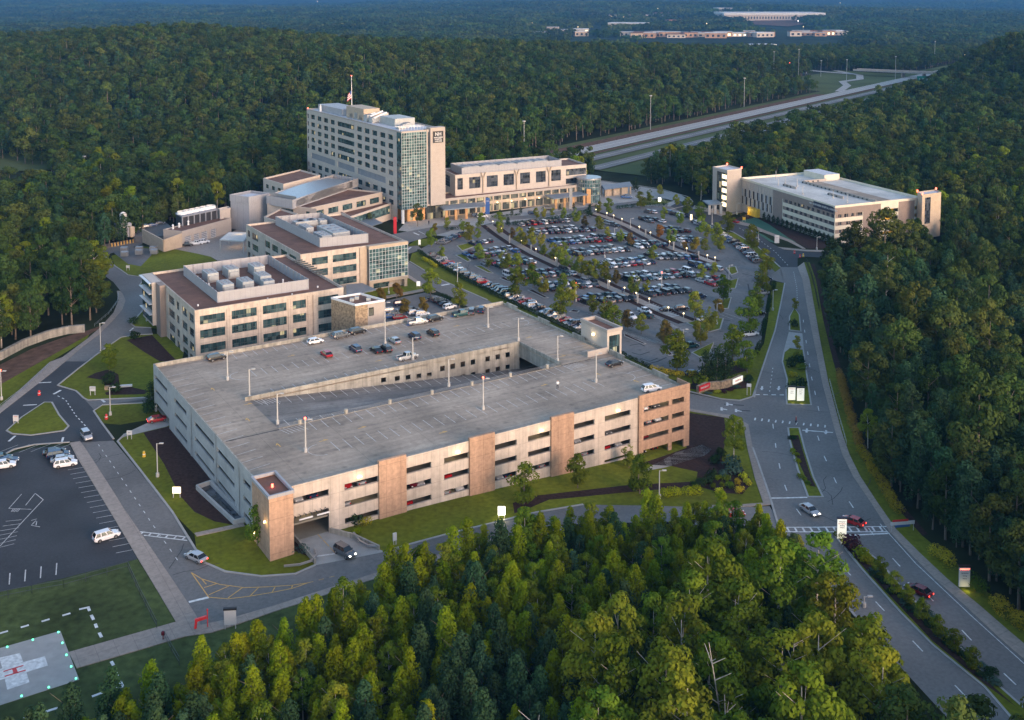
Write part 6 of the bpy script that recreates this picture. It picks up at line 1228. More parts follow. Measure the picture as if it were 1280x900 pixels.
# thin broadleaf in the tight grid
tmp = []; placed = []; SM = set()
for p, k in sorted(near, key=lambda q: q[0][3]):
    if k.startswith('broad'):
        if any((p[0]-q[0])**2+(p[1]-q[1])**2 < (9 if k == 'broad_s' else 36) for q in placed[-300:]): continue
        placed.append(p)
    tmp.append((p, 'broad_g' if k == 'broad_s' else k)); SM.add((p[0], p[1])) if k == 'broad_s' else None
near = tmp
def vis(p): return -30 < p[4][0] < 1310 and p[4][1] < 905
near.sort(key=lambda q: (not vis(q[0]), q[0][3]))
GL = {('pine_l', 0): 'bright yellow green pine in the dense wood at the front', ('pine_d', 0): 'dark blue green pine in the dense wood at the front', ('broad_g', 0): 'tall leafy broadleaf tree in the front wood near the road', ('broad_w', 0): 'dull green broadleaf in the front wood',
      ('pine_d', 1): 'dark pine in the shaded wood right of the main road', ('broad_w', 1): 'dull green broadleaf in the wood right of the main road', ('broad_g', 1): 'fresh green broadleaf in the wood right of the main road', ('pine_l', 1): 'bright pine right of the main road',
      ('broad_w', 2): 'dull green broadleaf in the wood left of the curved road', ('broad_g', 2): 'fresh green broadleaf in the wood left of the curved road', ('pine_d', 2): 'dark pine in the wood left of the curved road', ('pine_l', 2): 'bright pine left of the curved road'}
def zn(x, y): return 1 if x > 78 else (2 if x < -60 and y > 200 else 0)
quota = {'pine': 300, 'broad': 300}; rest = []
for (x, y, z, d, a), k in near:
    s = random.uniform(.78, 1.18); fam = k[:4] if k.startswith('pine') else 'broad'
    if k.startswith('pine') and y < 230 and zn(x, y) == 0:
        s = random.uniform(.55, .95)
        # younger trees along the wood's edge
    if (x, y) in SM: s = random.uniform(.42, .62)
    if zn(x, y) == 1 and y < 400: s *= random.uniform(.85, 1.25)
    if quota[fam] > 0 and vis((x, y, z, d, a)):
        quota[fam] -= 1; zz = zn(x, y); plant_tree(k, x, y, s, 'pine_tree' if fam == 'pine' else 'broadleaf_tree', GL[(k, zz)], 'tree', 'forest trees: '+GL[(k, zz)], sz=s*random.uniform(.9, 1.15))
    else: rest.append((x, y, z, s, ('N' if y < 300 else '')+k))
for p in pts_far: rest.append((p[0], p[1], p[2], random.uniform(.62, 1.35), 'far_w' if random.random() < .8 else 'far_p'))
# ---- the rest of the wood: one object of instanced trees
for i in range(3): proto('far_w', i, 'leaf_wood', 'bark', 17, 6.0, 520, .75, 'broad', .3, 0, 11, .25, k=1.5)
for i in range(2): proto('far_p', i, 'leaf_pine_dark', 'bark', 16, 3.8, 320, .65, 'pine', .25, 0, 22)
for i in range(3): proto('mid_w', i, 'leaf_wood', 'bark', 17, 5.4, 1500, .44, 'broad', .3, 3, 20, .25, k=1.25)
for i in range(2): proto('mid_g', i, 'leaf_green', 'bark_pale', 16, 5.0, 1500, .46, 'broad', .3, 3, 30, .28)
for i in range(2): proto('mid_p', i, 'leaf_pine_dark', 'bark', 15, 3.2, 1200, .38, 'pine', .25, 0, 30)
for i in range(1): proto('mid_l', i, 'leaf_pine', 'bark', 13, 2.9, 1200, .38, 'pine', .25, 0, 30)
for k_ in ('pine_l', 'pine_d', 'broad_g', 'broad_w'):
    a_ = dict(pine_l=('leaf_pine', 13, 2.3, 'pine', .21, 40), pine_d=('leaf_pine_dark', 14, 2.5, 'pine', .22, 40), broad_g=('leaf_green', 17, 5.0, 'broad', .3, 34), broad_w=('leaf_wood', 18, 5.2, 'broad', .3, 34))[k_]
    for i in range(2): proto('N'+k_, i, a_[0], 'bark', a_[1], a_[2], 3000, a_[4], a_[3], .2, 3, a_[5])
RM = {'Npine_l': 'Npine_l', 'Npine_d': 'Npine_d', 'Nbroad_g': 'Nbroad_g', 'Nbroad_w': 'Nbroad_w', 'pine_l': 'mid_l', 'pine_d': 'mid_p', 'broad_g': 'mid_g', 'broad_w': 'mid_w', 'far_w': 'far_w', 'far_p': 'far_p'}
groups = {}
for x, y, z, s, k in rest:
    kk = RM[k]
    if kk == 'mid_w' and random.random() < .1: kk = 'mid_g'
    lst = PR[kk]; groups.setdefault((kk, random.randrange(len(lst))), []).append((x, y, z, s))
def instancer(name, groups, meshes, **kw):
    """one object: points carrying a prototype index, instanced by geometry nodes"""
    keys = list(groups); P0 = []; S = []; RZ = []; I = []
    for i, k in enumerate(keys):
        for x, y, z, s in groups[k]: P0.append((x, y, z)); S.append(s); RZ.append(random.uniform(0, 6.28)); I.append(i)
    me = bpy.data.meshes.new(name); me.from_pydata(P0, [], [])
    for nm, dat, ty in (('sc', S, 'FLOAT'), ('rz', RZ, 'FLOAT'), ('ix', I, 'INT')): a = me.attributes.new(nm, ty, 'POINT'); a.data.foreach_set('value', dat)
    o = bpy.data.objects.new(name, me); C.objects.link(o); tag(o, **kw)
    ng = bpy.data.node_groups.new(name, 'GeometryNodeTree'); ng.interface.new_socket('Geometry', in_out='INPUT', socket_type='NodeSocketGeometry'); ng.interface.new_socket('Geometry', in_out='OUTPUT', socket_type='NodeSocketGeometry')
    n = ng.nodes; l = ng.links; gi_ = n.new('NodeGroupInput'); go = n.new('NodeGroupOutput'); jn = n.new('GeometryNodeJoinGeometry')
    def attr(nm, ty): a = n.new('GeometryNodeInputNamedAttribute'); a.data_type = ty; a.inputs['Name'].default_value = nm; return a.outputs['Attribute']
    ix = attr('ix', 'INT'); rz = attr('rz', 'FLOAT'); sc = attr('sc', 'FLOAT'); cb = n.new('ShaderNodeCombineXYZ'); l.new(rz, cb.inputs[2]); 
    for i, k in enumerate(keys):
        po = bpy.data.objects.new('proto', meshes(k)); oi = n.new('GeometryNodeObjectInfo'); oi.inputs['Object'].default_value = po; oi.inputs['As Instance'].default_value = True
        cmp_ = n.new('FunctionNodeCompare'); cmp_.data_type = 'INT'; cmp_.operation = 'EQUAL'; l.new(ix, cmp_.inputs[2]); cmp_.inputs[3].default_value = i
        ip = n.new('GeometryNodeInstanceOnPoints'); l.new(gi_.outputs[0], ip.inputs['Points']); l.new(cmp_.outputs[0], ip.inputs['Selection']); l.new(oi.outputs['Geometry'], ip.inputs['Instance']); l.new(cb.outputs[0], ip.inputs['Rotation']); l.new(sc, ip.inputs['Scale']); l.new(ip.outputs[0], jn.inputs[0])
    l.new(jn.outputs[0], go.inputs[0]); md = o.modifiers.new('grow', 'NODES'); md.node_group = ng; return o
instancer('far_woodland', groups, lambda k: PR[k[0]][k[1]], kind='stuff', label='endless mixed woodland covering the hills around the site', cat='woodland')
print('forest', 600-sum(quota.values()), 'rest', len(rest))
# bare pale trunks and dead limbs in the front wood
for i, (px, py, hh, lean, lb) in enumerate([(915, 985, 21, -3.5, 'bare pale dead trunk leaning left in the front wood'), (890, 1010, 15, 2, 'forked pale snag near the bottom of the front wood'), (985, 930, 16, .6, 'tall pale bare stem in the right part of the front wood'), (660, 1010, 13, 1.5, 'small forked white snag at the bottom edge'), (1106, 415, 26, .3, 'tall bare pine trunk with high crown beside the far deck')]):
    x, y = W(px, py, 0); z = gi(x, y); t = thing('dead_tree' if i < 4 else 'pine_tree', lb, 'tree', (x, y, z)); mb = MB(); rs_ = random.Random(i)
    mb.tube((0, 0, 0), (lean*.5, .3, hh*.5), .2, .13, 6); mb.tube((lean*.5, .3, hh*.5), (lean, 0, hh), .13, .04, 5)
    for k in range(7): s = rs_.uniform(.45, .95); a = rs_.uniform(0, 6.28); L_ = rs_.uniform(1.2, 3.5); mb.tube((lean*s, 0, hh*s), (lean*s+L_*cos(a), L_*sin(a), hh*s+L_*.8), .09, .03, 4)
    mb.build('trunk', 'bark_pale', t)
    if i == 4: o = bpy.data.objects.new('crown', PR['broad_w'][0][0]); C.objects.link(o); o.parent = t; o.location = (0, 0, hh*.45); o.scale = (.8, .8, .7)
for px, py, s, lb in ((1085, 560, .55, 'bright lime green tree at the east verge'), (1068, 350, 1.25, 'loose dark tree hiding the far deck corner, left one'), (1104, 352, 1.6, 'loose dark tree hiding the far deck corner, tallest'), (1135, 352, 1.35, 'loose dark tree hiding the far deck corner, right one')):
    plant_tree('broad_g' if s < .8 else 'broad_w', *at(px, py), s, 'broadleaf_tree', lb)
# ================================================================ VEHICLES
def car_parts(kind, col):
    """returns dict part name -> (MB, materials); x = forward"""
    W2 = .93; Lh = {'sedan': 2.4, 'suv': 2.4, 'pickup': 2.85, 'van': 2.55, 'hatch': 2.15}[kind]
    bt = .95 if kind in ('sedan', 'hatch') else 1.12; top = {'sedan': 1.45, 'hatch': 1.5, 'suv': 1.78, 'pickup': 1.85, 'van': 2.1}[kind]
    gh = {'sedan': (-1.95, -1.25, .35, 1.2), 'hatch': (-2.0, -1.6, .35, 1.15), 'suv': (-2.32, -1.95, .45, 1.15), 'pickup': (-.75, -.55, .75, 1.45), 'van': (-2.5, -2.3, 1.0, 1.8)}[kind]
    body = MB()
    prof = [(-Lh, .38, .86), (-Lh+.05, .95*bt/.95-.1, .9), (-Lh+.45, bt, W2), (gh[3], bt, W2), (Lh-.55, bt-.13, .9), (Lh-.04, bt-.36, .84), (Lh, .38, .8)]
    # lofted body: stations along x with half width, top z
    stn = [(-Lh, .55, .78, .8), (-Lh+.08, .45, .86, bt-.08), (-Lh+.5, .3, W2, bt), (gh[3]-.1, .28, W2, bt), (gh[3]+.35, .28, W2, bt-.04), (Lh-.35, .32, .9, bt-.2), (Lh-.03, .42, .8, bt-.4), (Lh, .5, .72, .6)]
    for a, b in zip(stn[:-1], stn[1:]):
        r = []
        for x, z0, w, z1 in (a, b): m_ = (z0+z1)*.5; r.append([(x, -w*.93, z0), (x, -w, m_), (x, -w*.93, z1), (x, w*.93, z1), (x, w, m_), (x, w*.93, z0)])
        for i in range(6): j = (i+1) % 6; body.quad(r[0][i], r[1][i], r[1][j], r[0][j])
    for x, z0, w, z1 in (stn[0], stn[-1]): body.poly([(x, -w*.93, z0), (x, w*.93, z0), (x, w, (z0+z1)/2), (x, w*.93, z1), (x, -w*.93, z1), (x, -w, (z0+z1)/2)])
    if kind == 'pickup':
        body.box(-Lh+.15, gh[0]-.1, -.72, .72, bt+.002, bt+.01, 1)
        body.box(-Lh+.1, gh[0], -.9, -.78, bt, bt+.14); body.box(-Lh+.1, gh[0], .78, .9, bt, bt+.14)
    wr, wt = .74, .66; x0, x1, x2, x3 = gh[0], gh[1], gh[2], gh[3]
    glass = MB(); q = lambda x, y, z: (x, y, z); w0 = .86
    g0_, g1_ = [(x0, -w0, bt), (x3, -w0, bt), (x3, w0, bt), (x0, w0, bt)], [(x1, -wt, top-.04), (x2, -wt, top-.04), (x2, wt, top-.04), (x1, wt, top-.04)]
    for i in range(4): j = (i+1) % 4; glass.quad(g0_[i], g0_[j], g1_[j], g1_[i])
    body.prism([(x1-.04, -wt-.03), (x2+.05, -wt-.03), (x2+.05, wt+.03), (x1-.04, wt+.03)], top-.05, top)
    for t in ((.5,) if kind in ('sedan', 'hatch', 'pickup') else (.33, .68)):      # pillars
        for s in (-1, 1):
            a = lerp(g0_[0][:2], g0_[1][:2], t)[0]; b = lerp(g1_[0][:2], g1_[1][:2], t)[0]; body.quad((a-.06, s*(w0+.012), bt), (a+.06, s*(w0+.012), bt), (b+.06, s*(wt+.012), top-.04), (b-.06, s*(wt+.012), top-.04))
    for s in (-1, 1):
        body.quad((x3-.02, s*(w0+.012), bt), (x3+.09, s*(w0+.012), bt), (x2+.07, s*(wt+.012), top-.04), (x2-.02, s*(wt+.012), top-.04)); body.quad((x0-.05, s*(w0+.012), bt), (x0+.12, s*(w0+.012), bt), (x1+.1, s*(wt+.012), top-.04), (x1-.05, s*(wt+.012), top-.04))
        body.box(x3-.35, x3-.15, s*.98-.09, s*.98+.09, bt, bt+.16)
    P_ = {'body': (body, ['car_'+col, 'black']), 'window': (glass, ['car_glass'])}
    wh = []
    for x in (-Lh+.95 if kind != 'pickup' else -Lh+1.2, Lh-.95):
        for s in (-1, 1):
            m_ = MB(); rr = .33 if kind in ('sedan', 'hatch') else .38; m_.tube((x, s*.70, rr), (x, s*.95, rr), rr, n=12, m=0); m_.tube((x, s*.94, rr), (x, s*.965, rr), rr*.6, n=8, m=1); wh.append(m_)
    P_['wheel'] = (wh, ['tyre', 'rim'])
    hl = []; tl = []
    for s in (-1, 1): m_ = MB(); m_.box(Lh-.3, Lh-.01, s*.62-.15, s*.62+.15, bt-.42, bt-.26); hl.append(m_); m_ = MB(); m_.box(-Lh-.01, -Lh+.2, s*.66-.13, s*.66+.13, bt-.36, bt-.12); tl.append(m_)
    P_['headlight'] = (hl, ['headlight']); P_['taillight'] = (tl, ['taillight']); return P_
CARM = {}
def car_mesh(kind, col):
    if (kind, col) not in CARM:
        P_ = car_parts(kind, col); allm = ['car_'+col, 'black', 'car_glass', 'tyre', 'rim', 'headlight', 'taillight']; mb = MB()
        for nm, (ms, mats) in P_.items():
            for m_ in (ms if isinstance(ms, list) else [ms]):
                k = len(mb.v); mb.v += m_.v; mb.f += [tuple(i+k for i in f) for f in m_.f]; mb.m += [allm.index(mats[i]) for i in m_.m]
        me = bpy.data.meshes.new('car_'+kind); me.from_pydata(mb.v, [], mb.f)
        for a in allm: me.materials.append(M[a])
        me.polygons.foreach_set('material_index', mb.m); me.update(); CARM[(kind, col)] = me
    return CARM[(kind, col)]
DETM = {}
KN = {'sedan': ('sedan', 'sedan'), 'hatch': ('hatchback_car', 'hatchback'), 'suv': ('suv', 'suv'), 'pickup': ('pickup_truck', 'pickup'), 'van': ('van', 'van')}
def detailed_car(kind, col, x, y, z, rz, label, lights=None, group=None):
    r = thing(KN[kind][0], label, KN[kind][1], (x, y, z), rz, group); r.scale = (1.06,)*3
    if (kind, col) not in DETM:
        L_ = []
        for nm, (ms, mats) in car_parts(kind, col).items():
            for m_ in (ms if isinstance(ms, list) else [ms]):
                me = bpy.data.meshes.new(nm); me.from_pydata(m_.v, [], m_.f)
                for a in mats: me.materials.append(M[a])
                me.polygons.foreach_set('material_index', m_.m); me.update(); L_.append((nm, me))
        DETM[(kind, col)] = L_
    for nm, me in DETM[(kind, col)]:
        if lights and nm in lights: me = me.copy(); me.materials.clear(); me.materials.append(M[lights[nm]])
        o = bpy.data.objects.new(nm, me); C.objects.link(o); o.parent = r
    return r
def atz(px, py, z): return W(px, py, z)
VA = math.atan2(VDIR[1], VDIR[0]); UA = YAW
# on the garage roof
for px, py, k, c, a, lb in [(271, 448, 'suv', 'black', UA+.1, 'dark suv parked alone at the garage roof north-west edge'), (394, 427, 'hatch', 'white', UA+.05, 'white hatchback parked alone on the upper garage roof'), (408, 443, 'sedan', 'red', VA, 'red sedan parked alone on the upper garage roof'), (426, 420, 'suv', 'grey', UA+.1, 'dark grey suv by the low wall near the stone lobby'), (447, 415, 'suv', 'black', UA+.1, 'black suv right outside the stone lobby'),
  (444, 437, 'suv', 'dark blue', VA, 'dark blue suv, left of the black pair on the roof'), (470, 438, 'sedan', 'black', VA, 'black sedan, left of the tight pair on the roof'), (482, 437, 'suv', 'black', VA, 'black suv, right of the tight pair on the roof'), (493, 426, 'sedan', 'silver', VA, 'grey sedan parked alone in the middle roof bay'), (509, 447, 'pickup', 'silver', UA+.1, 'silver pickup beside the roof ramp wall'), (522, 403, 'pickup', 'silver', UA-.1, 'silver pickup by the white low wall of the garage roof'), (544, 399, 'suv', 'black', UA+.1, 'black suv right of the silver pickup at the white wall'),
  (518, 421, 'suv', 'dark blue', VA, 'dark suv behind a light pole on the roof'), (541, 417, 'suv', 'black', VA, 'black suv with red tail lights mid roof'), (577, 393, 'pickup', 'teal', UA-.05, 'teal pickup along the north-east roof wall'), (590, 390, 'suv', 'grey', UA+.9, 'grey suv in the roof corner next to the teal pickup'), (602, 388, 'suv', 'dark blue', UA+.9, 'dark blue suv furthest into the north-east roof corner'),
  (768, 455, 'sedan', 'black', UA+.05, 'black sedan alone at the east roof edge'), (814, 487, 'suv', 'white', UA-.15, 'white suv behind the garage corner parapet')]:
    x, y = W(px, py+2, 13); detailed_car(k, c, x, y, 13.01, a, lb)
# left staff lot
for px, py, k, c, a, lb in [(133, 674, 'suv', 'white', UA+.1, 'white suv parked alone beside the yellow grass strip'), (82, 583, 'suv', 'white', .39, 'white suv, nearest of the staff lot group'), (78, 577, 'sedan', 'silver', .39, 'pale sedan, second of the staff lot group'), (73, 572, 'suv', 'dark blue', .39, 'dark blue suv, third of the staff lot group'), (68, 568, 'sedan', 'black', .39, 'black sedan, furthest of the staff lot group'), (5, 585, 'suv', 'white', .39, 'white suv at the left edge of the photo'), (9, 579, 'sedan', 'dark blue', .39, 'dark blue sedan at the left edge of the photo'), (1, 577, 'suv', 'teal', .39, 'dark teal suv cut by the left edge of the photo')]:
    x, y = at(px, py); detailed_car(k, c, x, y, gi(x, y)+.05, a, lb)
# service yard and plant
for px, py, k, c, lb in [(233, 308, 'pickup', 'black', 'black pickup at the first roller door'), (245, 306, 'pickup', 'white', 'white pickup at the second roller door'), (255, 304, 'suv', 'white', 'white suv at the third roller door')]:
    x, y = at(px, py); detailed_car(k, c, x, y, gi(x, y)+.05, .25, lb)
for i, (px, py, c) in enumerate([(176, 294, 'black'), (183, 292, 'silver'), (191, 290.5, 'blue'), (200, 288, 'grey')]):
    x, y = at(px, py); o = bpy.data.objects.new('sedan', car_mesh('sedan', c)); C.objects.link(o); o.location = (x, y, gi(x, y)+3); o.rotation_euler = (0, 0, .5); tag(o, f'{c} sedan on the raised yard behind the plain retaining wall', 'sedan')
sheet('raised_yard', 'asphalt_lot', [[(168, 304), (205, 303), (215, 292), (208, 286), (165, 292)]], 2.98, skirt=3)
# moving cars
for px, py, k, c, a, lb, li in [(108, 548, 'suv', 'silver', -.95, 'silver suv driving through the west junction', None), (245, 700, 'sedan', 'silver', math.pi/2+.95, 'silver sedan braking on the west road', {'taillight': 'taillight_on'}), (431, 694, 'suv', 'grey', -.75, 'dark suv driving out of the garage ramp', {'headlight': 'headlight_on'}), (1012, 641, 'sedan', 'silver', -1.15, 'silver car with headlights on driving down the main road', {'headlight': 'headlight_on'}), (1066, 655, 'sedan', 'red', 2.4, 'red car turning behind the lit directory sign', {'taillight': 'taillight_on'}),
   (1148, 742, 'sedan', 'dark red', 2.25, 'dark red car driving up the lower main road', {'taillight': 'taillight_on'}), (928, 311, 'sedan', 'white', 2.3, 'white car driving beside the strip of cars near the far deck', {'taillight': 'taillight_on'}), (916, 645, 'sedan', 'red', .1, 'red car on the drive behind the front wood', {'taillight': 'taillight_on'}), (918, 278.5, 'sedan', 'red', 2.2, 'red car turning to the far deck entrance', None), (197, 527, 'sedan', 'red', .5, 'red car entering the west garage door', {'taillight': 'taillight_on'}),
   (596, 271, 'suv', 'dark blue', .2, 'dark blue suv under the west canopy drive', None), (603, 272, 'van', 'white', .2, 'white van behind the blue banner', None), (666, 268, 'suv', 'dark blue', .1, 'dark blue suv on the forecourt road', None), (686, 263, 'suv', 'black', .2, 'black suv at the drum side canopy', None), (783, 248, 'pickup', 'blue', .1, 'blue pickup on the north turning loop', None), (742, 258, 'sedan', 'black', .2, 'black sedan at the foot of the glass drum', None), (1069, 319, 'van', 'white', 0, 'white van behind the trees at the far deck corner', None)]:
    x, y = at(px, py); detailed_car(k, c, x, y, gi(x, y)+.07, a, lb, li)
# cars inside the garage, seen through the openings
ins = [(88, 9.5, 'silver'), (85, 9.5, 'red'), (84.6, 6, 'silver'), (100, 6, 'dark red'), (98.6, 2.5, 'red'), (101.5, 6, 'silver'), (108, 6, 'red'), (111, 2.5, 'white'), (107.5, 2.5, 'silver'), (121, 2.5, 'silver'), (123, 2.5, 'dark blue'), (129, 2.5, 'grey'), (132, 2.5, 'silver'), (142, 6, 'silver'), (144, 2.5, 'silver'), (151, 6, 'grey'), (150.5, 2.5, 'red'), (154, 2.5, 'silver'), (162, 9.5, 'white'), (165.5, 9.5, 'grey'), (163, 6, 'silver'), (166, 6, 'white'), (162, 2.5, 'dark red'), (161.5, -1, 'black'), (165, -1, 'black'), (74.5, 9.5, 'silver'), (77.5, 9.5, 'dark blue')]
for i, (u, z, c) in enumerate(ins):
    x, y = Q(u, V0+3.6); o = bpy.data.objects.new('sedan', car_mesh('sedan', c)); C.objects.link(o); o.location = (x, y, z+.01); o.rotation_euler = (0, 0, VA+pi*(i % 2)); o.scale = (1.05,)*3
    fl_ = {9.5: 'top', 6: 'middle', 2.5: 'lower', -1: 'ground'}[z]; bay = sum(1 for b in (82, 94, 105, 115, 126, 137, 147, 158) if u > b)
    tag(o, f'{c} car behind the {fl_} opening, garage bay {["at the entrance", "right of the entrance", "after the first brown pier", "before the second brown pier", "after the second brown pier", "before the third brown pier", "after the third brown pier", "before the brick corner", "of the brick corner"][bay]}'+(', left one' if any(u2 > u and z2 == z and c2 == c and abs(u2-u) < 5 for u2, z2, c2 in ins) else (', right one' if any(u2 < u and z2 == z and c2 == c and abs(u2-u) < 5 for u2, z2, c2 in ins) else '')), 'sedan')
# the big lot ------------------------------------------------------
rng = random.Random(5); COLS = ['white']*5+['silver']*4+['grey']*6+['black']*7+['dark blue']*5+['blue']*2+['red']*1+['dark red']*1+['tan']+['teal']*2; KINDS = ['sedan']*5+['suv']*8+['pickup']*2+['hatch']*2+['van']*1
spots = []   # (x,y,rot,rowlabel,lane,index)
def add_row(a, b, k, name, d=VDIR, fill=.95, pitch=2.9, z=None):
    A_, B_ = at(*a), at(*b); L = hypot(B_[0]-A_[0], B_[1]-A_[1]); n = int(L/pitch)
    lanes = (-1, 1) if k >= 1.5 else ((0,) if k == 1 else (-1, 1))
    f = fill if k >= 1 else .35
    for ln in lanes:
        c = 0
        for i in range(n):
            if rng.random() > f: continue
            t = (i+.5)*pitch/L; x, y = lerp(A_, B_, t); x += d[0]*2.7*ln; y += d[1]*2.7*ln; c += 1
            spots.append([x, y, math.atan2(d[1], d[0])+(pi if (ln > 0) != (rng.random() < .15) else 0)+rng.uniform(-.03, .03), name+(' front' if ln < 0 else (' back' if ln > 0 else '')), i])
for a, b, k, nm in ROWS: add_row(a, b, k, nm)
def edge_row(pts, name, side, ang=90, pitch=2.9, fill=.97):
    p = [at(*q) for q in pts]; i = 0
    for A_, B_ in zip(p[:-1], p[1:]):
        L = hypot(B_[0]-A_[0], B_[1]-A_[1]); d = ((B_[0]-A_[0])/L, (B_[1]-A_[1])/L); a0 = math.atan2(d[1], d[0])+side*R(ang); dd = (cos(a0), sin(a0))
        for j in range(int(L/pitch)):
            i += 1
            if rng.random() > fill: continue
            x, y = lerp(A_, B_, (j+.5)*pitch/L); spots.append([x+dd[0]*3.0, y+dd[1]*3.0, a0+(pi if rng.random() < .8 else 0), name, i])
edge_row([(528, 319), (562, 339), (627, 372), (670, 391), (722, 415)], 'long row along the clipped hedge', 1, 75)
edge_row([(874, 277), (905, 291), (938, 312), (958, 330)], 'strip beside the new dark road', -1, 75)
edge_row([(541, 306), (560, 297), (578, 292)], 'west pocket row near the forecourt', -1, 70)
for px, py, c, k in ((544, 399.5, 'dark blue', 'suv'), (536, 376, 'grey', 'sedan'), (540, 375, 'silver', 'sedan'), (546, 377, 'grey', 'suv'), (551, 379, 'black', 'suv'), (556, 382, 'black', 'sedan'), (562, 386, 'white', 'suv'), (501, 382, 'dark blue', 'suv'), (515, 389, 'black', 'sedan'), (518, 393, 'white', 'hatch'), (528, 395, 'white', 'suv'), (500, 399, 'red', 'sedan'), (489, 391, 'silver', 'suv'), (487, 398, 'blue', 'sedan'), (493, 395, 'grey', 'sedan')):
    if px == 544: continue
    x, y = at(px, py); spots.append([x, y, UA+.15 if px > 530 else UA-.2, 'small lot beside the office block', 0, c, k])
for px, py, c, k in ((957, 351, 'dark blue', 'suv'), (951, 349, 'black', 'sedan'), (953, 368, 'silver', 'suv'), (948, 394, 'black', 'sedan'), (937, 420, 'white', 'pickup'), (862, 435, 'teal', 'pickup'), (866, 472 - 3, 'dark blue', 'sedan'), (880, 401, 'white', 'sedan'), (852, 388, 'black', 'suv'), (833, 329 + 60, 'black', 'sedan'), (873, 373, 'dark blue', 'pickup')):
    x, y = at(px, py); spots.append([x, y, UA-.2, 'island-edged stalls at the lot margin', 0, c, k])
PLW = []
spots2 = []
for s in spots:
    if any((s[0]-q[0])**2+(s[1]-q[1])**2 < 5.5 for q in spots2[-60:]): continue
    spots2.append(s)
spots = sorted(spots2, key=lambda s: s[1]); used = {}
ORD = ['first', 'second', 'third', 'fourth', 'fifth', 'sixth', 'seventh', 'eighth', 'ninth', 'tenth', 'eleventh', 'twelfth']
for s in spots:
    if len(s) == 5: s += [rng.choice(COLS), rng.choice(KINDS)]
LIM = 255
cl_, fr_ = spots[:LIM], spots[LIM:]
bykey = {}
for s in cl_: bykey.setdefault((s[5], s[6], s[3]), []).append(s)
for (c, k, nm), L_ in bykey.items():
    L_.sort(key=lambda s: prj(s[0], s[1], 0)[0])
    for i, s in enumerate(L_):
        o = bpy.data.objects.new(KN[k][0], car_mesh(k, c)); C.objects.link(o); o.location = (s[0], s[1], gi(s[0], s[1])+.05); o.rotation_euler = (0, 0, s[2]); o.scale = (1.06,)*3
        ex = '' if len(L_) == 1 else f', {ORD[min(i, 11)]} such from left'
        tag(o, f'{c} {KN[k][1]} in the {nm}{ex}', KN[k][1], 'cars parked in the big lot')
gr = {}
for s in fr_: gr.setdefault((s[6], s[5]), []).append((s[0], s[1], gi(s[0], s[1])+.05, 1.06, s[2]))
mbv = []; mbf = []; mbm = []; mats = []
for (k, c), L_ in gr.items():
    me = car_mesh(k, c); vs = [tuple(v.co) for v in me.vertices]; fs = [tuple(p.vertices) for p in me.polygons]; ms = [p.material_index for p in me.polygons]
    idx = []
    for m_ in me.materials:
        if m_ not in mats: mats.append(m_)
        idx.append(mats.index(m_))
    for x, y, z, s, r in L_:
        k0 = len(mbv); cc, sn = cos(r)*s, sin(r)*s; mbv += [(x+a*cc-b*sn, y+a*sn+b*cc, z+w*s) for a, b, w in vs]; mbf += [tuple(i+k0 for i in f) for f in fs]; mbm += [idx[m_] for m_ in ms]
me = bpy.data.meshes.new('distant_cars'); me.from_pydata(mbv, [], mbf)
for m_ in mats: me.materials.append(m_)
me.polygons.foreach_set('material_index', mbm); me.update(); o = bpy.data.objects.new('distant_cars', me); C.objects.link(o); tag(o, 'mass of smaller parked cars filling the far rows of the lot', 'parked cars', kind='stuff')
print('cars', len(cl_), len(fr_))
# ================================================================ POLES, SIGNS
def pole(name, x, y, z, h, label, heads=1, lit=None, group=None, r=.13, ped=True, rz=0):
    t = thing(name, label, 'lamp post', (x, y, z), rz, group); mb = MB()
    if ped: mb.tube((0, 0, 0), (0, 0, .9), .38, n=8)
    mb.tube((0, 0, 0), (0, 0, h), r, r*.7, n=6); mb.build('pole', 'pole', t)
    for i in range(heads): s = 1 if i == 0 else -1; mb = MB(); mb.bar((0, 0, h-.1), (s*1.0, 0, h), .08, .08); mb.box(min(s*.6, s*1.5), max(s*.6, s*1.5), -.22, .22, h-.04, h+.16); mb.build('lamp_head', 'pole', t)
    if lit: mb = MB(); mb.tube((0, 0, h+.1), (0, 0, h+.45), .2, n=8); mb.build('beacon', lit, t)
for px, py, pt_, lb, lit in [(395.5-111, 475, 440, 'roof lamp post in the striped oval near the west edge', None), (312, 499, 461, 'roof lamp post at the start of the ramp wall', None), (347, 530, 492, 'roof lamp post at the foot of the ramp', None), (382, 565, 524, 'red-topped roof lamp post nearest the stair tower', 'lamp_red'), (481.5, 430, 378, 'roof lamp post by the stone lobby', None), (516, 450, 422, 'roof lamp post beside the silver pickup', None), (610, 409, 384, 'roof lamp post in the north-east corner', None), (648, 426, 398, 'roof lamp post at the end of the pit wall', None), (697, 452, 420, 'roof lamp post on the east crossover', None),
   (561, 483, 449, 'roof lamp post mid pit edge', None), (604, 512, 473, 'red-topped roof lamp post in the south bay', 'lamp_red'), (745, 478, 442, 'roof lamp post in the east striped oval', None)]:
    x, y = W(px, py, 13); a = prj(x, y, 13); hh = (py-pt_)*a[2]/F*1.02; pole('roof_lamp_post', x, y, 13, hh, lb, 1, lit, None, .2)
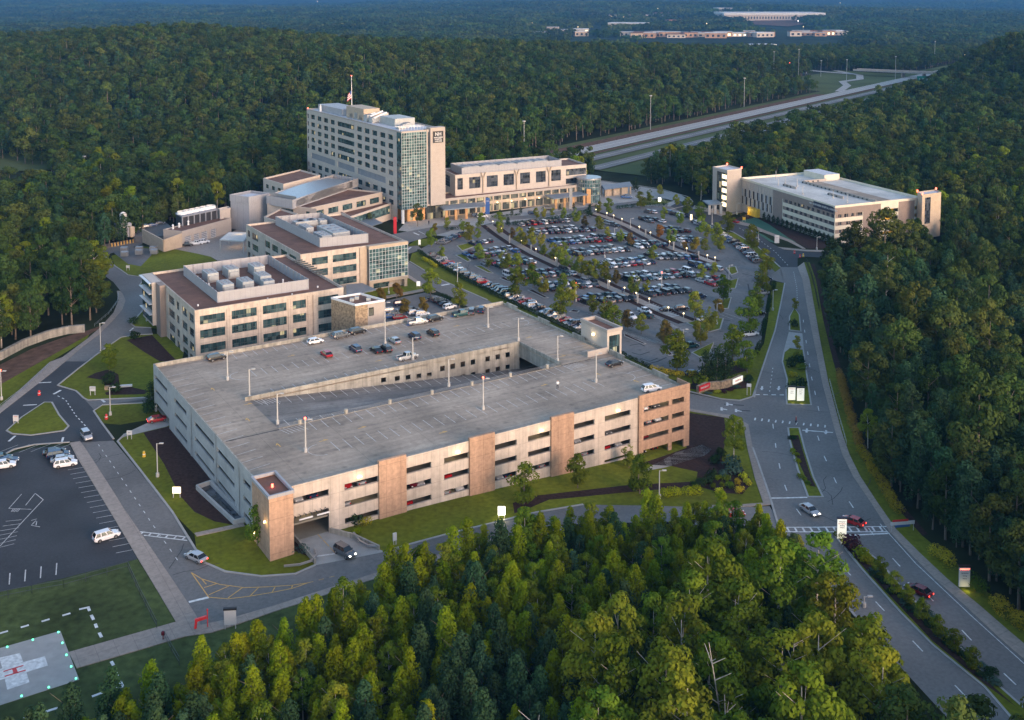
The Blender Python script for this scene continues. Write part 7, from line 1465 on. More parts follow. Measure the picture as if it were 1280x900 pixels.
for px, py, pt_, lb, lit in [(197, 596, 553, 'lamp post on the mulch bed beside the west road', None), (138, 519, 483, 'lamp post on the lawn tip by the west junction', None), (2, 500, 463, 'red-topped lamp post at the left edge', 'lamp_red'), (126, 442, 403, 'lamp post on the kerb of the west lawn', None), (824, 623, 587, 'lamp post on the south lawn verge', None), (196, 285, 266, 'lamp post behind the yard cars', None), (572, 355, 328, 'lamp post by the crosswalk of the north drive', None), (485+1, 367, 354, 'blue lamp post beside the office canopy', None), (1080, 759, 745, 'lamp post showing above the front wood', None),
   (854, 440, 411, 'lamp post in the empty south rows', None), (827, 367, 341, 'red-topped lamp post in the east rows', 'lamp_red'), (720, 377, 354, 'red-topped lamp post in the west rows', 'lamp_red'), (756, 322, 311, 'lamp post mid lot', None), (851, 307, 295, 'lamp post among yellow trees', None), (911, 358, 331, 'tan lamp post on the east island', None), (896, 406, 379, 'lamp post on the south east island', None), (788, 285, 273, 'pale lamp post on the second walk', None), (966, 388, 362, 'lamp post on the verge hedge', None), (890, 281, 260, 'lamp post at the far canopy', None), (948, 303, 289, 'lamp post by the new road', None), (1021, 312, 296, 'lamp post at the far deck front', None), (921, 268, 254, 'lamp post near the lit doorway', None), (768, 296, 285, 'lamp post by red trees', None)]:
    x, y = at(px, py); z = gi(x, y); a = prj(x, y, z); pole('lamp_post', x, y, z, (py-pt_)*a[2]/F*1.0, lb, 1, lit, None, .15)
for px, py, pt_, lb in [(655, 196, 152, 'tall highway mast light behind the east wing'), (813, 163, 120, 'tall mast light on the highway verge, second from left'), (930, 134, 98, 'tall mast light left of the interchange lawn'), (106, 222, 196, 'tall mast light alone in the western wood'), (967, 100, 65, 'mast light left of the interchange traffic'), (998, 98, 62, 'mast light right of the interchange traffic'), (1026, 96, 76, 'mast light on the interchange slope'), (1119, 100, 71, 'mast light near the green road sign'), (1058, 105, 75, 'mast light beyond the overpass'), (1168, 80, 52, 'mast light by the far lit road')]:
    x, y = at(px, py); z = gi(x, y); a = prj(x, y, z); t = thing('mast_light', lb, 'mast light', (x, y, z)); hh = (py-pt_)*a[2]/F; mb = MB(); mb.tube((0, 0, 0), (0, 0, hh), .3, .2, n=6); mb.build('mast', 'steel', t); mb = MB(); mb.tube((0, 0, hh), (0, 0, hh+.7), 1.0, 1.1, n=10); mb.build('lamp_ring', 'pole', t)
# low lights along the lit walks
n_ = 0
for nm, wp, idx in (('main diagonal', W1, [0, .07, .13, .2, .27, .34, .5, .62, .7, .76, .82, .9, .96]), ('second diagonal', W2, [.02, .12, .18, .25, .4, .5, .62, .72, .84, .95])):
    pp_ = [at(*q) for q in wp]
    for i, t in enumerate(idx):
        k = t*(len(pp_)-1); j = min(int(k), len(pp_)-2); p = lerp(pp_[j], pp_[j+1], k-j); x, y = p[0]+1.9, p[1]-.6; z = gi(x, y)
        r = thing('walk_light', f'small glowing post light along the {nm} walk', 'path light', (x, y, z), 0, f'post lights on the {nm} walk'); mb = MB(); mb.tube((0, 0, 0), (0, 0, 1.6), .13, n=6); mb.build('post', 'pole', r); mb = MB(); mb.tube((0, 0, 1.6), (0, 0, 1.95), .2, .16, n=8); mb.build('lamp_globe', 'lamp_warm', r)
for i, (px, py, lt) in enumerate([(637, 304, 7), (664, 316, 7), (696, 333, 7), (760, 361, 8), (797, 379, 8), (842, 312, 7), (807, 296, 6), (873, 324, 6)]):
    x, y = at(px, py); t = thing('gate_pillar', 'square pale pillar beside a lot walk, '+['upper main walk', 'main walk by mulch', 'main walk under trees', 'mid main walk', 'lower main walk', 'second walk middle', 'second walk top', 'second walk end'][i], 'pillar', (x, y, gi(x, y))); mb = MB(); mb.box(-.3, .3, -.3, .3, 0, 3.2); mb.box(-.4, .4, -.4, .4, 3.2, 3.4); mb.build('pillar', 'curb', t)
def board(name, label, px, py, w, h, zb, mats, lines=(), rz=0, post=True, double=False, cat='sign', lit=0, cap=None):
    k = {'small_sign': .68, 'lit_sign': .65, 'directory_sign': .82, 'entrance_directory': .9}.get(name, 1); w *= k; h *= k; lines = [(a, b*k, c, d) for a, b, c, d in lines]; lit *= .6
    x, y = at(px, py); z = gi(x, y); t = thing(name, label, cat, (x, y, z), rz); mb = MB(); mb.box(-w/2, w/2, -.15, .15, zb, zb+h); bd = mb.build('sign_face', mats, t)
    if post: mb = MB(); mb.box(-w/2+.05, -w/2+.2, -.1, .1, 0, zb); mb.box(w/2-.2, w/2-.05, -.1, .1, 0, zb); mb.build('post', 'pole', t)
    if cap: mb = MB(); mb.box(-w/2-.12, w/2+.12, -.25, .25, zb+h, zb+h+.35); mb.build('cap', cap, t)
    for s, sz, dz_, cm in lines: text(s, sz, cm, bd, (0, -.17, zb+h*dz_), (pi/2, 0, 0))
    if lit: l = bpy.data.lights.new('uplight', 'POINT'); l.energy = lit*.5; l.color = (1, .85, .4); l.shadow_soft_size = .2; o = bpy.data.objects.new('uplight', l); C.objects.link(o); o.parent = t; o.location = (0, -1.3, .5)
    return t
board('directory_sign', 'tall glowing directory sign at the tip of the long median', 1052, 674, 2.2, 5.0, .2, 'sign_lit', [('Hospital', .45, .86, 'sign_navy'), ('Emergency', .4, .76, 'sign_red'), ('Parking', .4, .66, 'sign_navy'), ('Visitors', .4, .56, 'sign_navy')], 0, False, lit=25, cap='sign_navy')
board('directory_sign', 'lit roadside sign with red EMERGENCY band at the right verge', 1205, 735, 2.4, 4.6, .3, 'sign_white', [('EMERGENCY', .38, .9, 'lamp_red'), ('Main Entrance', .28, .7, 'sign_navy'), ('Parking', .3, .56, 'sign_navy'), ('Visitors', .3, .42, 'sign_navy')], 0, False, lit=50, cap='mulch')
board('entrance_directory', 'left glowing panel of the double sign island', 989.5, 502, 2.1, 3.9, .5, 'sign_lit', [('EMERGENCY', .32, .88, 'sign_red'), ('Visitors', .3, .7, 'sign_navy'), ('Parking', .3, .55, 'sign_navy')], 0, False, lit=18, cap='black')
board('entrance_directory', 'right glowing panel of the double sign island', 1000.5, 503, 2.1, 3.9, .5, 'sign_lit', [('Hospital', .32, .86, 'sign_navy'), ('Parking', .3, .7, 'sign_navy'), ('Offices', .3, .55, 'sign_navy')], 0, False, lit=18, cap='black')
board('banner_sign', 'tall red vertical banner sign left of the tower foot', 494, 294, 1.4, 7.5, .8, 'sign_red', [('E M', .4, .9, 'sign_white')], 0, False)
t = bpy.context.scene; 
board('banner_sign', 'blue vertical banner sign at the west forecourt canopy', 609.5, 274, 2.0, 8, 2.5, 'sign_blue', [('NH', .8, .8, 'sign_white')], 0, True)
board('banner_sign', 'pale pink banner pylon at the drum forecourt', 713.5, 263, 1.5, 10.5, .8, 'curb', [], 0, True)
board('small_sign', 'white sign board on the west lawn by the drive', 116, 494, 2.2, 1.8, 1.2, 'sign_white', [('PARKING', .35, .7, 'sign_navy')], 0)
board('small_sign', 'small white sign at the top of the west mulch lawn', 162, 549, 1.8, 1.4, 1.2, 'sign_white', [('EXIT', .4, .5, 'sign_navy')], 0)
board('lit_sign', 'glowing white sign board on the mulch side lawn', 221, 622, 2.6, 2.0, 1, 'lamp_soft', [('DECK', .5, .5, 'sign_navy')], 0)
board('lit_sign', 'brilliantly lit white sign on the south lawn edge', 627, 648, 2.2, 2.6, .8, 'lamp_white', [], 0, lit=150)
board('small_sign', 'small white sign on the triangular island', 20, 530, 1.9, 2.2, .8, 'sign_white', [('STAFF', .4, .8, 'sign_red')], 0)
board('small_sign', 'narrow white sign on the long south lawn', 493.5, 681, 1.1, 2.2, .9, 'sign_white', [], .5)
board('notice_board', 'white notice board with black top beside the helipad walk', 288, 786, 2.0, 2.6, .8, 'sign_white', [], .1, cap='black')
board('small_sign', 'white sign on the grass beside the curved north-west road', 160, 338, 2, 1.5, 1, 'sign_white', [], 0); board('small_sign', 'white sign at the office west drive', 181, 360, 2, 1.5, 1, 'sign_white', [], 0)
board('small_sign', 'white box sign beside the sharp bend', 185, 402, 2, 2, .3, 'sign_white', [], 0)
board('lit_sign', 'glowing sign beside the north drive tree', 523, 359, 2.1, 2.6, .5, 'sign_lit', [], 0); board('lit_sign', 'small cream sign at the north drive bend', 524.5, 307, 1.5, 3.2, .5, 'sign_lit', [], 0)
board('directory_sign', 'cream directory sign on turf before the far deck', 971, 306, 2.4, 4.2, .8, 'sign_white', [('Visitors', .4, .7, 'sign_navy')], 0, False)
board('lit_sign', 'glowing yellow sign in the north loop', 824.5, 253, 2, 3, .5, 'lamp_white', [], 0, lit=40); board('lit_sign', 'lit yellow sign at the lot north corner', 864, 276, 1.4, 4, .5, 'lamp_soft', [], 0, lit=25)
board('small_sign', 'white road sign on the entrance lawn', 936, 494, 1.8, 1.2, 2.4, 'sign_white', [], 0); board('yellow_sign', 'yellow pedestrian sign at the lit doorway', 930, 277, 1.4, 1.4, .8, 'yellow', [], 0)
board('road_sign', 'green highway sign near the overpass', 1152, 108, 11, 7, 5, 'sign_green', [('EXIT', 3, .5, 'sign_white')], 0)
# main entrance wall sign: long curved stone wall with three panels
pts = [(872, 492), (884, 487), (900, 486), (913, 483), (926, 477)]; ww = [at(*q) for q in pts]; t = thing('entrance_wall_sign', 'long low stone entrance wall with red and white lit lettering panels', 'wall sign', (*ww[2], gi(*ww[2])))
mb = MB()
for p, q in zip(ww[:-1], ww[1:]): mb.bar((p[0]-ww[2][0], p[1]-ww[2][1], .9), (q[0]-ww[2][0], q[1]-ww[2][1], 1.1), .9, 2.2)
mb.build('stone_wall', 'stone', t)
for (p, q), m_, s in (((ww[0], ww[1]), 'sign_red', 'EMERGENCY'), ((ww[3], ww[4]), 'sign_lit', 'HOSPITAL')):
    a = math.atan2(q[1]-p[1], q[0]-p[0]); c = lerp(p, q, .5); mb = MB(); mb.box(-2.3, 2.3, -.12, .12, 0, 1.5); o = mb.build('letter_panel', m_, t); o.location = (c[0]-ww[2][0]+sin(a)*.7, c[1]-ww[2][1]-cos(a)*.7, .7); o.rotation_euler = (0, 0, a); text(s, .62, 'sign_white' if m_ == 'sign_red' else 'sign_red', o, (0, -.14, .75), (pi/2, 0, 0), bold=.01)
for px, py, k, lb in ((897, 491, 'yellow', 'yellow flower patch before the entrance wall'), (905, 491, 'purple', 'purple flower patch before the entrance wall'), (913, 489, 'purple', 'second purple flower patch before the entrance wall'), (921, 485, 'blue', 'blue green plants before the entrance wall'), (885, 493, 'blue', 'blue green plants left of the yellow flowers')): plant_bush(k, *at(px, py), 1.0, lb, sz=.5)
# red barrier (fallen scooter shape) by the notice board
x, y = at(254, 785); t = thing('warning_barrier', 'bright red angular pipe barrier standing at the road corner', 'barrier', (x, y, gi(x, y)), .2); mb = MB(); mb.bar((-1.3, 0, 1.5), (.6, 0, 1.9), .45, .45); mb.bar((-1.3, 0, 0), (-1.1, 0, 1.6), .4, .4); mb.build('barrier_arm', 'red_barrier', t); mb = MB(); mb.tube((.75, 0, 0), (.75, 0, 3.0), .08); mb.tube((.75, 0, 3.0), (.75, 0, 3.3), .14); mb.build('post', 'red_barrier', t)
x, y = at(204, 800); t = thing('windsock_post', 'small dark red post at the helipad walk', 'post', (x, y, gi(x, y))); mb = MB(); mb.tube((0, 0, 0), (0, 0, 1.6), .1); mb.box(-.25, .25, -.2, .2, .9, 1.5); mb.build('post', 'car_dark red', t)
for i, (px, py) in enumerate([(9, 811-1), (41, 801), (73, 791.5), (78, 805), (83, 820), (89, 834.5), (95, 849.5), (61, 860.5), (27, 871.5)]):
    x, y = at(px, py); o = MB(); o.tube((0, 0, .05), (0, 0, .25), .14, n=8); t = thing('helipad_light', 'small green edge light around the helipad', 'landing light', (x, y, gi(x, y)+.05), 0, 'green lights around the helipad'); o.build('lens', 'lamp_green', t); o = MB(); o.tube((0, 0, 0), (0, 0, .1), .3, n=8); o.build('base', 'steel', t)
# fence between lot and field
def fence(label, pts, h, m, name='fence', step=3.0, rails=2, mesh=False):
    p = [at(*q) for q in pts]; x0, y0 = p[0]; z0 = gi(x0, y0); t = thing(name, label, 'fence', (x0, y0, z0)); mb = MB(); pm = MB()
    for a, b in zip(p[:-1], p[1:]):
        L = hypot(b[0]-a[0], b[1]-a[1]); n = max(1, int(L/step))
        for i in range(n+1): q = lerp(a, b, i/n); z = gi(*q); pm.tube((q[0]-x0, q[1]-y0, z-z0), (q[0]-x0, q[1]-y0, z-z0+h), .05, n=5)
        for k in range(rails): zz = h*(k+1)/rails-.05; mb.bar((a[0]-x0, a[1]-y0, gi(*a)-z0+zz), (b[0]-x0, b[1]-y0, gi(*b)-z0+zz), .05, .07)
        if mesh:
            for i in range(int(L/.35)): q = lerp(a, b, i*.35/L); z = gi(*q); mb.quad((q[0]-x0, q[1]-y0, z-z0), (q[0]-x0+.015, q[1]-y0+.015, z-z0), (q[0]-x0+.015, q[1]-y0+.015, z-z0+h), (q[0]-x0, q[1]-y0, z-z0+h))
    mb.build('rail', m, t); pm.build('post', m, t); return t
fence('thin dark wire fence between staff lot and grass field', [(-20, 754), (40, 742), (80, 735), (160, 712)], 1.6, 'frame', mesh=True)
fence('short dark fence running down the field beside the path', [(160, 712), (175, 745), (196, 786)], 1.6, 'frame', mesh=True); fence('short dark fence south of the helipad walk', [(206, 800), (214, 815), (224, 832)], 1.6, 'frame', mesh=True)
fence('black railing along the drop east of the main road', [(1008, 330), (1014, 345), (1019, 365), (1024, 390)], 2.4, 'black', 'railing', mesh=True); fence('pale railing beside the east pavement curve', [(1037, 478), (1045, 510), (1053, 538), (1058, 556)], 1.1, 'pole', 'railing'); fence('dark guard rail beside the west pavement', [(0, 510), (30, 487), (62, 457)], .9, 'steel', 'guard_rail'); fence('guard rail beside the bend of the west road', [(118, 408), (136, 393), (147, 378), (148, 368)], .9, 'steel', 'guard_rail')
x, y = at(1128, 664); t = thing('roadside_banner', 'blue white and red banner on the east verge railing', 'banner', (x, y, gi(x, y)), .15); mb = MB(); mb.box(-2.6, 2.6, -.06, .06, 1.4, 2.1, 0); mb.box(-2.2, 1.2, -.06, .06, 2.1, 2.5, 1); mb.box(-1.6, 1.6, -.05, .05, .9, 1.4, 2); mb.build('banner', ['sign_white', 'red', 'sign_blue'], t); mb = MB(); mb.tube((-2.4, 0, 0), (-2.4, 0, 1.5), .06); mb.tube((2.4, 0, 0), (2.4, 0, 1.5), .06); mb.build('post', 'pole', t)
# curved retaining wall in the west
pts = [(-30, 462), (0, 450), (30, 434), (60, 423), (85, 417), (106, 415)]; ww = [at(*q) for q in pts]; t = thing('retaining_wall', 'long curved concrete retaining wall at the edge of the west wood', 'retaining wall', (*ww[0], gi(*ww[0]))); mb = MB()
for p, q in zip(ww[:-1], ww[1:]): mb.bar((p[0]-ww[0][0], p[1]-ww[0][1], gi(*p)-gi(*ww[0])+.8), (q[0]-ww[0][0], q[1]-ww[0][1], gi(*q)-gi(*ww[0])+.8), 1.2, 3.4)
mb.build('wall', 'concrete_rough', t)
x, y = at(150, 486); t = thing('garden_wall_sign', 'low stone garden wall with white slab beside the west drive', 'garden wall', (x, y, gi(x, y)), .2); mb = MB(); mb.box(-4, 0, -.3, .3, 0, 1.1); mb.build('stone', 'stone', t); mb = MB(); mb.box(0, 3.2, -.4, .4, .5, 1.0); mb.build('slab', 'sign_white', t)
# cones and barrels at the side road
for i, (px, py, m_, nm, lb) in enumerate([(993, 317, 'red', 'traffic_barrel', 'red barrel, left of the pair at the side road'), (1000, 322, 'red', 'traffic_barrel', 'red barrel, right of the pair at the side road'), (1004, 321, 'yellow', 'traffic_barrel', 'yellow barrel beside the red ones'), (49, 494, 'red', 'traffic_cone', 'red marker on the west junction'), (133, 524, 'red', 'hydrant', 'small red hydrant at the lawn tip'), (180, 571, 'yellow', 'utility_marker', 'yellow marker post on the mulch lawn')]):
    x, y = at(px, py); t = thing(nm, lb, nm.replace('_', ' '), (x, y, gi(x, y)+.05)); mb = MB(); mb.tube((0, 0, 0), (0, 0, .5), .42, .36, n=10); mb.tube((0, 0, .5), (0, 0, 1.3), .36, .25, n=10); mb.build('body', m_, t); mb = MB(); mb.tube((0, 0, .55), (0, 0, .7), .385, .37, n=10); mb.build('band', 'white', t)
def person(px, py, label, top, z=None, s=1.0, rz=0):
    x, y = at(px, py) if z is None else W(px, py, z); t = thing('person', label, 'person', (x, y, (gi(x, y)+.06) if z is None else z), rz)
    me = bpy.data.meshes.new('body'); J = [(0, 0, .95, .15), (0, 0, 1.15, .14), (0, 0, 1.42, .17), (0, 0, 1.55, .07), (0, .01, 1.7, .11), (.1, 0, .9, .1), (.13, .12, .48, .075), (.13, .05, .08, .05), (.13, .2, .03, .04), (-.1, 0, .9, .1), (-.13, -.1, .48, .075), (-.13, -.22, .08, .05), (-.13, -.08, .03, .04), (.2, 0, 1.42, .07), (.27, -.06, 1.12, .05), (.25, .08, .88, .04), (-.2, 0, 1.42, .07), (-.27, .06, 1.12, .05), (-.25, .2, .92, .04), (0, .01, 1.78, .09)]
    E_ = [(0, 1), (1, 2), (2, 3), (3, 4), (0, 5), (5, 6), (6, 7), (7, 8), (0, 9), (9, 10), (10, 11), (11, 12), (2, 13), (13, 14), (14, 15), (2, 16), (16, 17), (17, 18), (4, 19)]
    me.from_pydata([j[:3] for j in J], E_, []); o = bpy.data.objects.new('body', me); C.objects.link(o); sk = o.modifiers.new('s', 'SKIN'); 
    for i, v in enumerate(me.skin_vertices[0].data): v.radius = (J[i][3], J[i][3]); v.use_root = i == 0
    o.modifiers.new('d', 'SUBSURF').levels = 1; dg = bpy.context.evaluated_depsgraph_get(); dg.update(); m2 = bpy.data.meshes.new_from_object(o.evaluated_get(dg)); o.modifiers.clear(); o.data = m2
    m2.materials.clear(); [m2.materials.append(M[k]) for k in ('cloth', top, 'skin')]
    for p in m2.polygons: zc = p.center.z; p.material_index = 2 if zc > 1.52 or (zc < 1.0 and abs(p.center.x) > .2) else (1 if zc > .95 else 0)
    o.parent = t; o.scale = (s,)*3
person(995, 531, 'person in red top and dark trousers crossing the main road', 'cloth_b', s=1.3, rz=1.5)
person(697, 486, 'person in pale top walking on the garage roof', 'white', z=13.01, s=1.2)
person(536, 281, 'person in dark clothes on the tower forecourt', 'cloth', s=1.3); person(609, 290, 'person in dark clothes at the start of the main walk', 'cloth', s=1.2); person(804, 337, 'person in dark clothes walking in the middle of the lot', 'cloth', s=1.3); person(778, 367, 'person in blue top on the main walk', 'sign_blue', s=1.3)

# ================================================================ HIGHWAY AND FAR LAND
def hpt(off, al): return (HX+HDX*al+HDY*off, HY+HDY*al-HDX*off)
def hstrip(o0, o1, a0, a1, bend=0, n=40):
    L_ = []; R_ = []
    for i in range(n+1): al = a0+(a1-a0)*i/n; L_.append(hpt(o0+bend*(i/n)**2, al)); R_.append(hpt(o1+bend*(i/n)**2, al))
    return L_+R_[::-1]
def band(name, m, polys, off, label=None):
    vs = []; fs = []
    for p in polys:
        n = len(p)//2
        for i in range(n-1):
            q = (p[i], p[i+1], p[-2-i], p[-1-i]); k = len(vs); vs += [(x, y, gi(x, y)+off) for x, y in q]; fs.append((k, k+3, k+2, k+1))
    me = bpy.data.meshes.new(name); me.from_pydata(vs, [], fs); me.materials.append(M[m]); me.update(); o = bpy.data.objects.new(name, me); C.objects.link(o); tag(o, kind='structure')
band('highway_verge', 'field', [hstrip(-24+i*11.6, -24+(i+1)*11.6, -40, 2300, n=140) for i in range(10)]+[hstrip(-110+i*15, -95+i*15, 560, 870, n=30) for i in range(6)], .35)
band('highway', 'curb', [hstrip(-3, 13, -40, 2300, n=140), hstrip(62, 76, 100, 1000, n=60)], .8)
band('highway_lane', 'asphalt', [hstrip(23, 34, -40, 2300, n=140), hstrip(45, 56, -40, 2300, n=140)], .9); band('cross_road', 'curb', [strip([hpt(-190, 840), hpt(-120, 815), hpt(-70, 811)], 14, True), strip([hpt(-190, 840), hpt(-230, 900), hpt(-240, 1000)], 20, True)], 1.1)
band('highway_shoulder', 'dirt', [hstrip(-15, -4, -20, 520, n=50), hstrip(14, 18, 0, 900, n=60)], .6)
rp = [hpt(-4, 560), hpt(-22, 640), hpt(-45, 690), hpt(-40, 740), hpt(-60, 800), hpt(-110, 850)]; band('highway_ramp', 'curb', [strip(rp, 9, True)], 1.0)
band('highway_marking', 'paint', [hstrip(-2.6, -2.0, -40, 1000, n=60), hstrip(12.6, 13.1, -40, 1000, n=60), hstrip(61.4, 62, 150, 1000, n=40), hstrip(5, 5.4, -40, 1000, n=60), hstrip(28.3, 28.6, -40, 1000, n=60), hstrip(50.3, 50.6, -40, 1000, n=60)], 1.05)
op = thing('overpass', 'long concrete overpass bridge crossing the highway', 'bridge', (*hpt(30, 811), 0)); a, b = hpt(-70, 811), hpt(110, 811); c0 = hpt(30, 811); mb = MB(); zb = gi(*c0)
mb.bar((a[0]-c0[0], a[1]-c0[1], zb+7), (b[0]-c0[0], b[1]-c0[1], zb+7), 16, 1.4); op_d = mb.build('deck', 'curb', op); mb = MB()
for s in (-7.8, 7.8): n2 = (HDX*s, HDY*s); mb.bar((a[0]-c0[0]+n2[0], a[1]-c0[1]+n2[1], zb+8.3), (b[0]-c0[0]+n2[0], b[1]-c0[1]+n2[1], zb+8.3), .5, 1.2)
mb.build('barrier', 'concrete', op); mb = MB()
for o_ in (-8, 18, 39, 60, 80): p = hpt(o_, 811); mb.bar((p[0]-c0[0]-HDX*6, p[1]-c0[1]-HDY*6, zb+3), (p[0]-c0[0]+HDX*6, p[1]-c0[1]+HDY*6, zb+3), 1.6, 7)
mb.build('pier', 'concrete', op)
# traffic at the interchange and on the far road
rng2 = random.Random(8)
for i in range(16):
    px, py = 972+rng2.uniform(0, 28), 84+rng2.uniform(0, 8); x, y = at(px, py); o = bpy.data.objects.new('sedan', car_mesh('sedan', rng2.choice(['white', 'red', 'silver']))); C.objects.link(o); o.location = (x, y, gi(x, y)+14 if False else gi(x, y)+1); o.scale = (1.5,)*3; tag(o, 'tiny car queuing at the distant interchange', 'car', 'cars at the interchange')
for i in range(26):
    px, py = (972+rng2.uniform(0, 28), 84+rng2.uniform(0, 9)) if i < 12 else (1170+rng2.uniform(0, 42), 76-rng2.uniform(0, 5)); x, y = at(px, py); mb = MB(); mb.tube((0, 0, 0), (0, 0, 9), .2); t = thing('distant_lamp', 'tiny warm light at the '+('far interchange' if i < 12 else 'far road on the right'), 'light', (x, y, gi(x, y)), 0, 'lights at the '+('interchange' if i < 12 else 'far road')); mb.build('pole', 'pole', t); mb = MB(); mb.tube((0, 0, 9), (0, 0, 10), .8, n=8); mb.build('bulb', 'lamp_warm' if i % 4 else 'lamp_red', t)
x, y = at(1008, 92); t = thing('blue_light', 'bright blue roadside light at the interchange', 'light', (x, y, gi(x, y))); mb = MB(); mb.tube((0, 0, 0), (0, 0, 5), .3); mb.build('pole', 'pole', t); mb = MB(); mb.tube((0, 0, 5), (0, 0, 8), 2.2, n=10); mb.build('bulb', 'lamp_blue', t)
# far town
ft = random.Random(12); n_b = 0
def far_b(px, py, w, h, m, roof, cat='building', name='distant_building', label=''):
    x, y = at(px, py); z = gi(x, y); t = thing(name, label, cat, (x, y, z-2), ft.uniform(-.3, .3)); d = w*.6
    mb = MB(); mb.box(-w/2, w/2, -d/2, d/2, 0, h+2); mb.build('wall', m, t); mb = MB(); mb.prism([(-w/2-1, -d/2-1), (w/2+1, -d/2-1), (w/2+1, d/2+1), (-w/2-1, d/2+1)], h+2.1, h+2.6+w*.02); mb.build('roof', roof, t)
    mb = MB(); n = max(2, int(w/12))
    for i in range(n): mb.box(-w/2+(i+.25)*w/n, -w/2+(i+.7)*w/n, -d/2-.2, -d/2-.02, 2+h*.25, 2+h*.7)
    mb.build('window', 'lamp_soft' if ft.random() < .06 else 'glass_dark', t); return t
far_b(960, 19, 420, 22, 'cladding_pale', 'roof_white', 'warehouse', label='long pale distribution warehouse near the horizon')
far_b(915, 22, 160, 16, 'cladding_pale', 'roof_white', 'warehouse', label='smaller pale warehouse left of the long one near the horizon')
far_b(786, 35, 130, 16, 'cladding_pale', 'roof_white', label='white block with lit windows in the far valley')
sheet('bare_earth', 'dirt', [[(948, 26), (1010, 22), (1010, 30), (985, 34), (935, 31)]], 3)
for i in range(46):
    if i < 22: px, py = 787+i*8.3, 46+ft.uniform(-1.6, 1.6); g_ = 'brick houses in the long far row'; m_ = ft.choice(['brick', 'brick', 'tan', 'cladding']); lb = 'small brick building in the long reddish row across the valley'
    elif i < 30: px, py = 993+(i-22)*8, 44+ft.uniform(-1.5, 1.5); g_ = 'far buildings right of the earth field'; m_ = ft.choice(['brick', 'brick', 'cladding']); lb = 'small building in the short far row with red signs'
    elif i < 38: px, py = 676+ft.uniform(0, 60), 42+ft.uniform(-3, 4); g_ = 'far buildings at left of the far town'; m_ = ft.choice(['cladding', 'cladding_pale', 'tan']); lb = 'small pale building at the left end of the far town'
    else: px, py = 745+ft.uniform(0, 150), 18+ft.uniform(-6, 6); g_ = 'far buildings near the horizon'; m_ = ft.choice(['cladding_pale', 'brick', 'cladding']); lb = 'tiny pale building near the horizon'
    t = far_b(px, py, ft.uniform(28, 60)*(1.6 if i >= 38 else 1), ft.uniform(9, 14), m_, ft.choice(['roof', 'roof_white', 'screen']), label=lb); t['group'] = g_
for i, (px, py, w) in enumerate([(180, 38, 60), (205, 37, 90), (232, 38, 70), (262, 38, 50), (368, 31, 40), (442, 27, 36), (494, 31, 30), (300, 5, 80), (330, 9, 60), (1050, 43, 90), (1210, 6, 160), (1258, 8, 120), (860, 12, 100), (640, 1, 90), (1100, 15, 50), (950, 61, 60), (1170, 45, 40)]):
    far_b(px, py, w, 9, 'cladding_pale', 'roof_white', label='isolated pale far building '+['left cluster, first', 'left cluster, largest', 'left cluster, third', 'left cluster, last', 'alone above the ridge', 'alone left of the flagpole skyline', 'alone right of the flagpole skyline', 'top left edge', 'second at the top left', 'right of the far red signs', 'top right edge, left', 'top right edge, right', 'above the long town', 'top centre', 'right of the warehouse', 'in front of the far woods', 'near the far right hill'][i])
for i in range(60):
    px, py = ft.uniform(0, 1280), ft.uniform(3, 36); 
    if px > 640: py = ft.uniform(3, 58)
    x, y = at(px, py); z = gi(x, y); t = thing('distant_lamp', 'tiny point of light far off on the dark plain', 'light', (x, y, z), 0, 'scattered lights on the far plain'); mb = MB(); mb.tube((0, 0, 0), (0, 0, 14), .3); mb.build('pole', 'pole', t); r_ = y*.00033; mb = MB(); mb.tube((0, 0, 14), (0, 0, 14+2*r_), r_, n=8); mb.build('bulb', 'lamp_soft' if i % 3 else 'lamp_white', t)
# distant canopy: clumps of wood on the far plain
rsf = np.random.RandomState(3)
def clumpmesh(i):
    cl = [(rsf.uniform(-30, 30), rsf.uniform(-30, 30), rsf.uniform(3, 9), rsf.uniform(5, 9), rsf.uniform(5, 8)) for _ in range(26)]; return leaf_mesh('wood_patch', ['leaf_wood'], cl, 520, 2.6, rsf, up=.7)
CM = [clumpmesh(i) for i in range(3)]; gg = {}
y = 2500
while y < 9000:
    st_ = 46*(1+(y-2500)/3500); xm = y*.56+100; x = -xm
    while x < xm:
        a, b = x+random.uniform(-.5, .5)*st_, y+random.uniform(-.5, .5)*st_
        px, py, d = prj(a, b, gi(a, b)+8)
        town = (675 < px < 1065 and 12 < py < 60 and random.random() < (.99 if py > 36 else .6))
        if random.random() < .88 and not town and not (930 < px < 1012 and 21 < py < 36): gg.setdefault(('c', random.randrange(3)), []).append((a, b, gi(a, b), random.uniform(.8, 1.5)*(1+(y-2500)/5000)))
        x += st_
    y += st_
instancer('distant_woodland', gg, lambda k: CM[k[1]], kind='stuff', label='blue hazed woodland plain reaching to the horizon', cat='woodland')
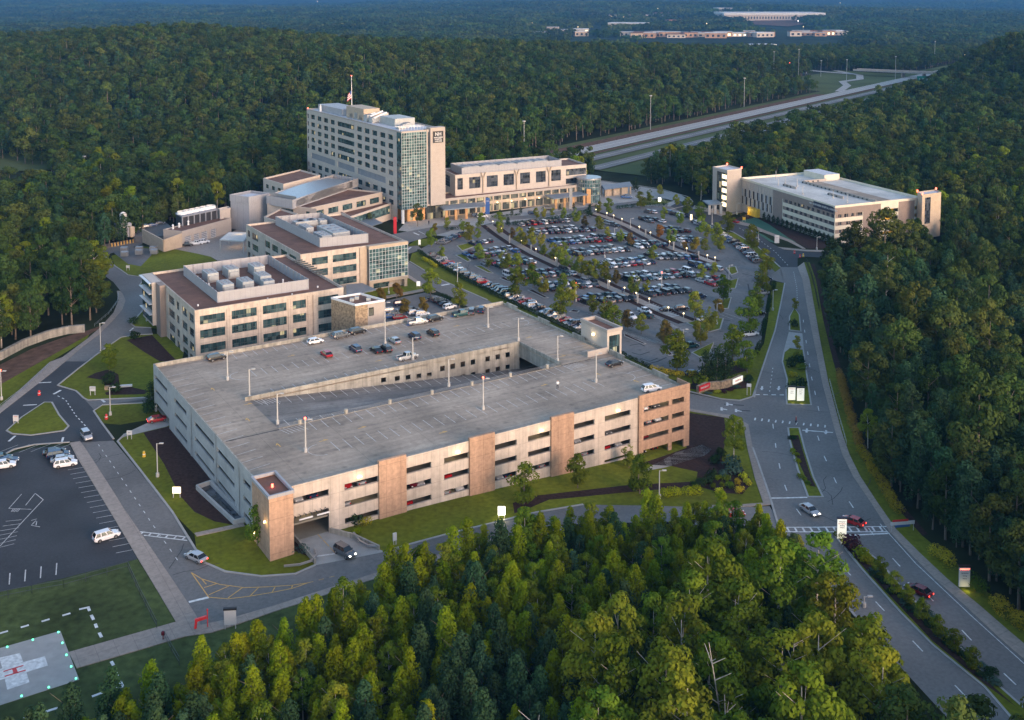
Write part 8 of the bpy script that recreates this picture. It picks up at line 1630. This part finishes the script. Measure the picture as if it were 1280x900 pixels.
# ================================================================ CAMERA, LIGHT, AIR
sc = bpy.context.scene
cam = bpy.data.cameras.new('camera'); co = bpy.data.objects.new('camera', cam); sc.collection.objects.link(co); co.location = (0, 0, H); co.rotation_euler = (pi/2-P, 0, 0)
cam.sensor_width = 36; cam.lens = F/1280*36; cam.shift_y = -(450-CY)/1280; cam.clip_start = 1; cam.clip_end = 60000; sc.camera = co
w = bpy.data.worlds.new('World'); sc.world = w; w.use_nodes = True; n = w.node_tree.nodes; l = w.node_tree.links
sky = n.new('ShaderNodeTexSky'); sky.sky_type = 'NISHITA'; sky.sun_disc = False; EL = R(14); AZ = R(140)   # azimuth clockwise from +Y
sky.sun_elevation = EL; sky.sun_rotation = AZ; sky.air_density = 1.0; sky.dust_density = 1.0; sky.ozone_density = 1.3
bg = n['Background']; bg.inputs[1].default_value = .15; l.new(sky.outputs[0], bg.inputs[0])
sl_ = bpy.data.lights.new('sun', 'SUN'); sl_.energy = 1.1; sl_.angle = R(24); sl_.color = (1, .62, .45); so_ = bpy.data.objects.new('sun', sl_); sc.collection.objects.link(so_)
import mathutils
EL2 = EL; dv = mathutils.Vector((sin(AZ)*cos(EL2), cos(AZ)*cos(EL2), sin(EL2))); so_.rotation_euler = dv.to_track_quat('Z', 'Y').to_euler()
HAZE = True
if HAZE:
    mb = MB(); X0, X1, Y0, Y1 = -14500, 14500, -250, 25000; zl = float(GZ.min())-1
    mb.box(X0, X1, Y0, Y1, zl, float(max(GZ.max()+30, 160))); o = mb.build('haze', 'black'); o.data.materials.clear(); tag(o, kind='stuff', label='thin blue evening haze over the whole valley', cat='haze')
    m = bpy.data.materials.new('haze'); m.use_nodes = True; nn = m.node_tree.nodes; nn.remove(nn['Principled BSDF']); pv_ = nn.new('ShaderNodeVolumePrincipled'); pv_.inputs['Color'].default_value = (.07, .23, .5, 1); pv_.inputs['Density'].default_value = 1.0e-4; pv_.inputs['Anisotropy'].default_value = .0
    m.node_tree.links.new(pv_.outputs[0], nn['Material Output'].inputs['Volume']); o.data.materials.append(m)
sc.view_settings.view_transform = 'Standard'; sc.view_settings.look = 'None'; sc.view_settings.exposure = 1.45; sc.view_settings.gamma = 1; sc.view_settings.use_curve_mapping = False
sc.cycles.volume_bounces = 0; sc.cycles.max_bounces = 3; sc.cycles.transparent_max_bounces = 4
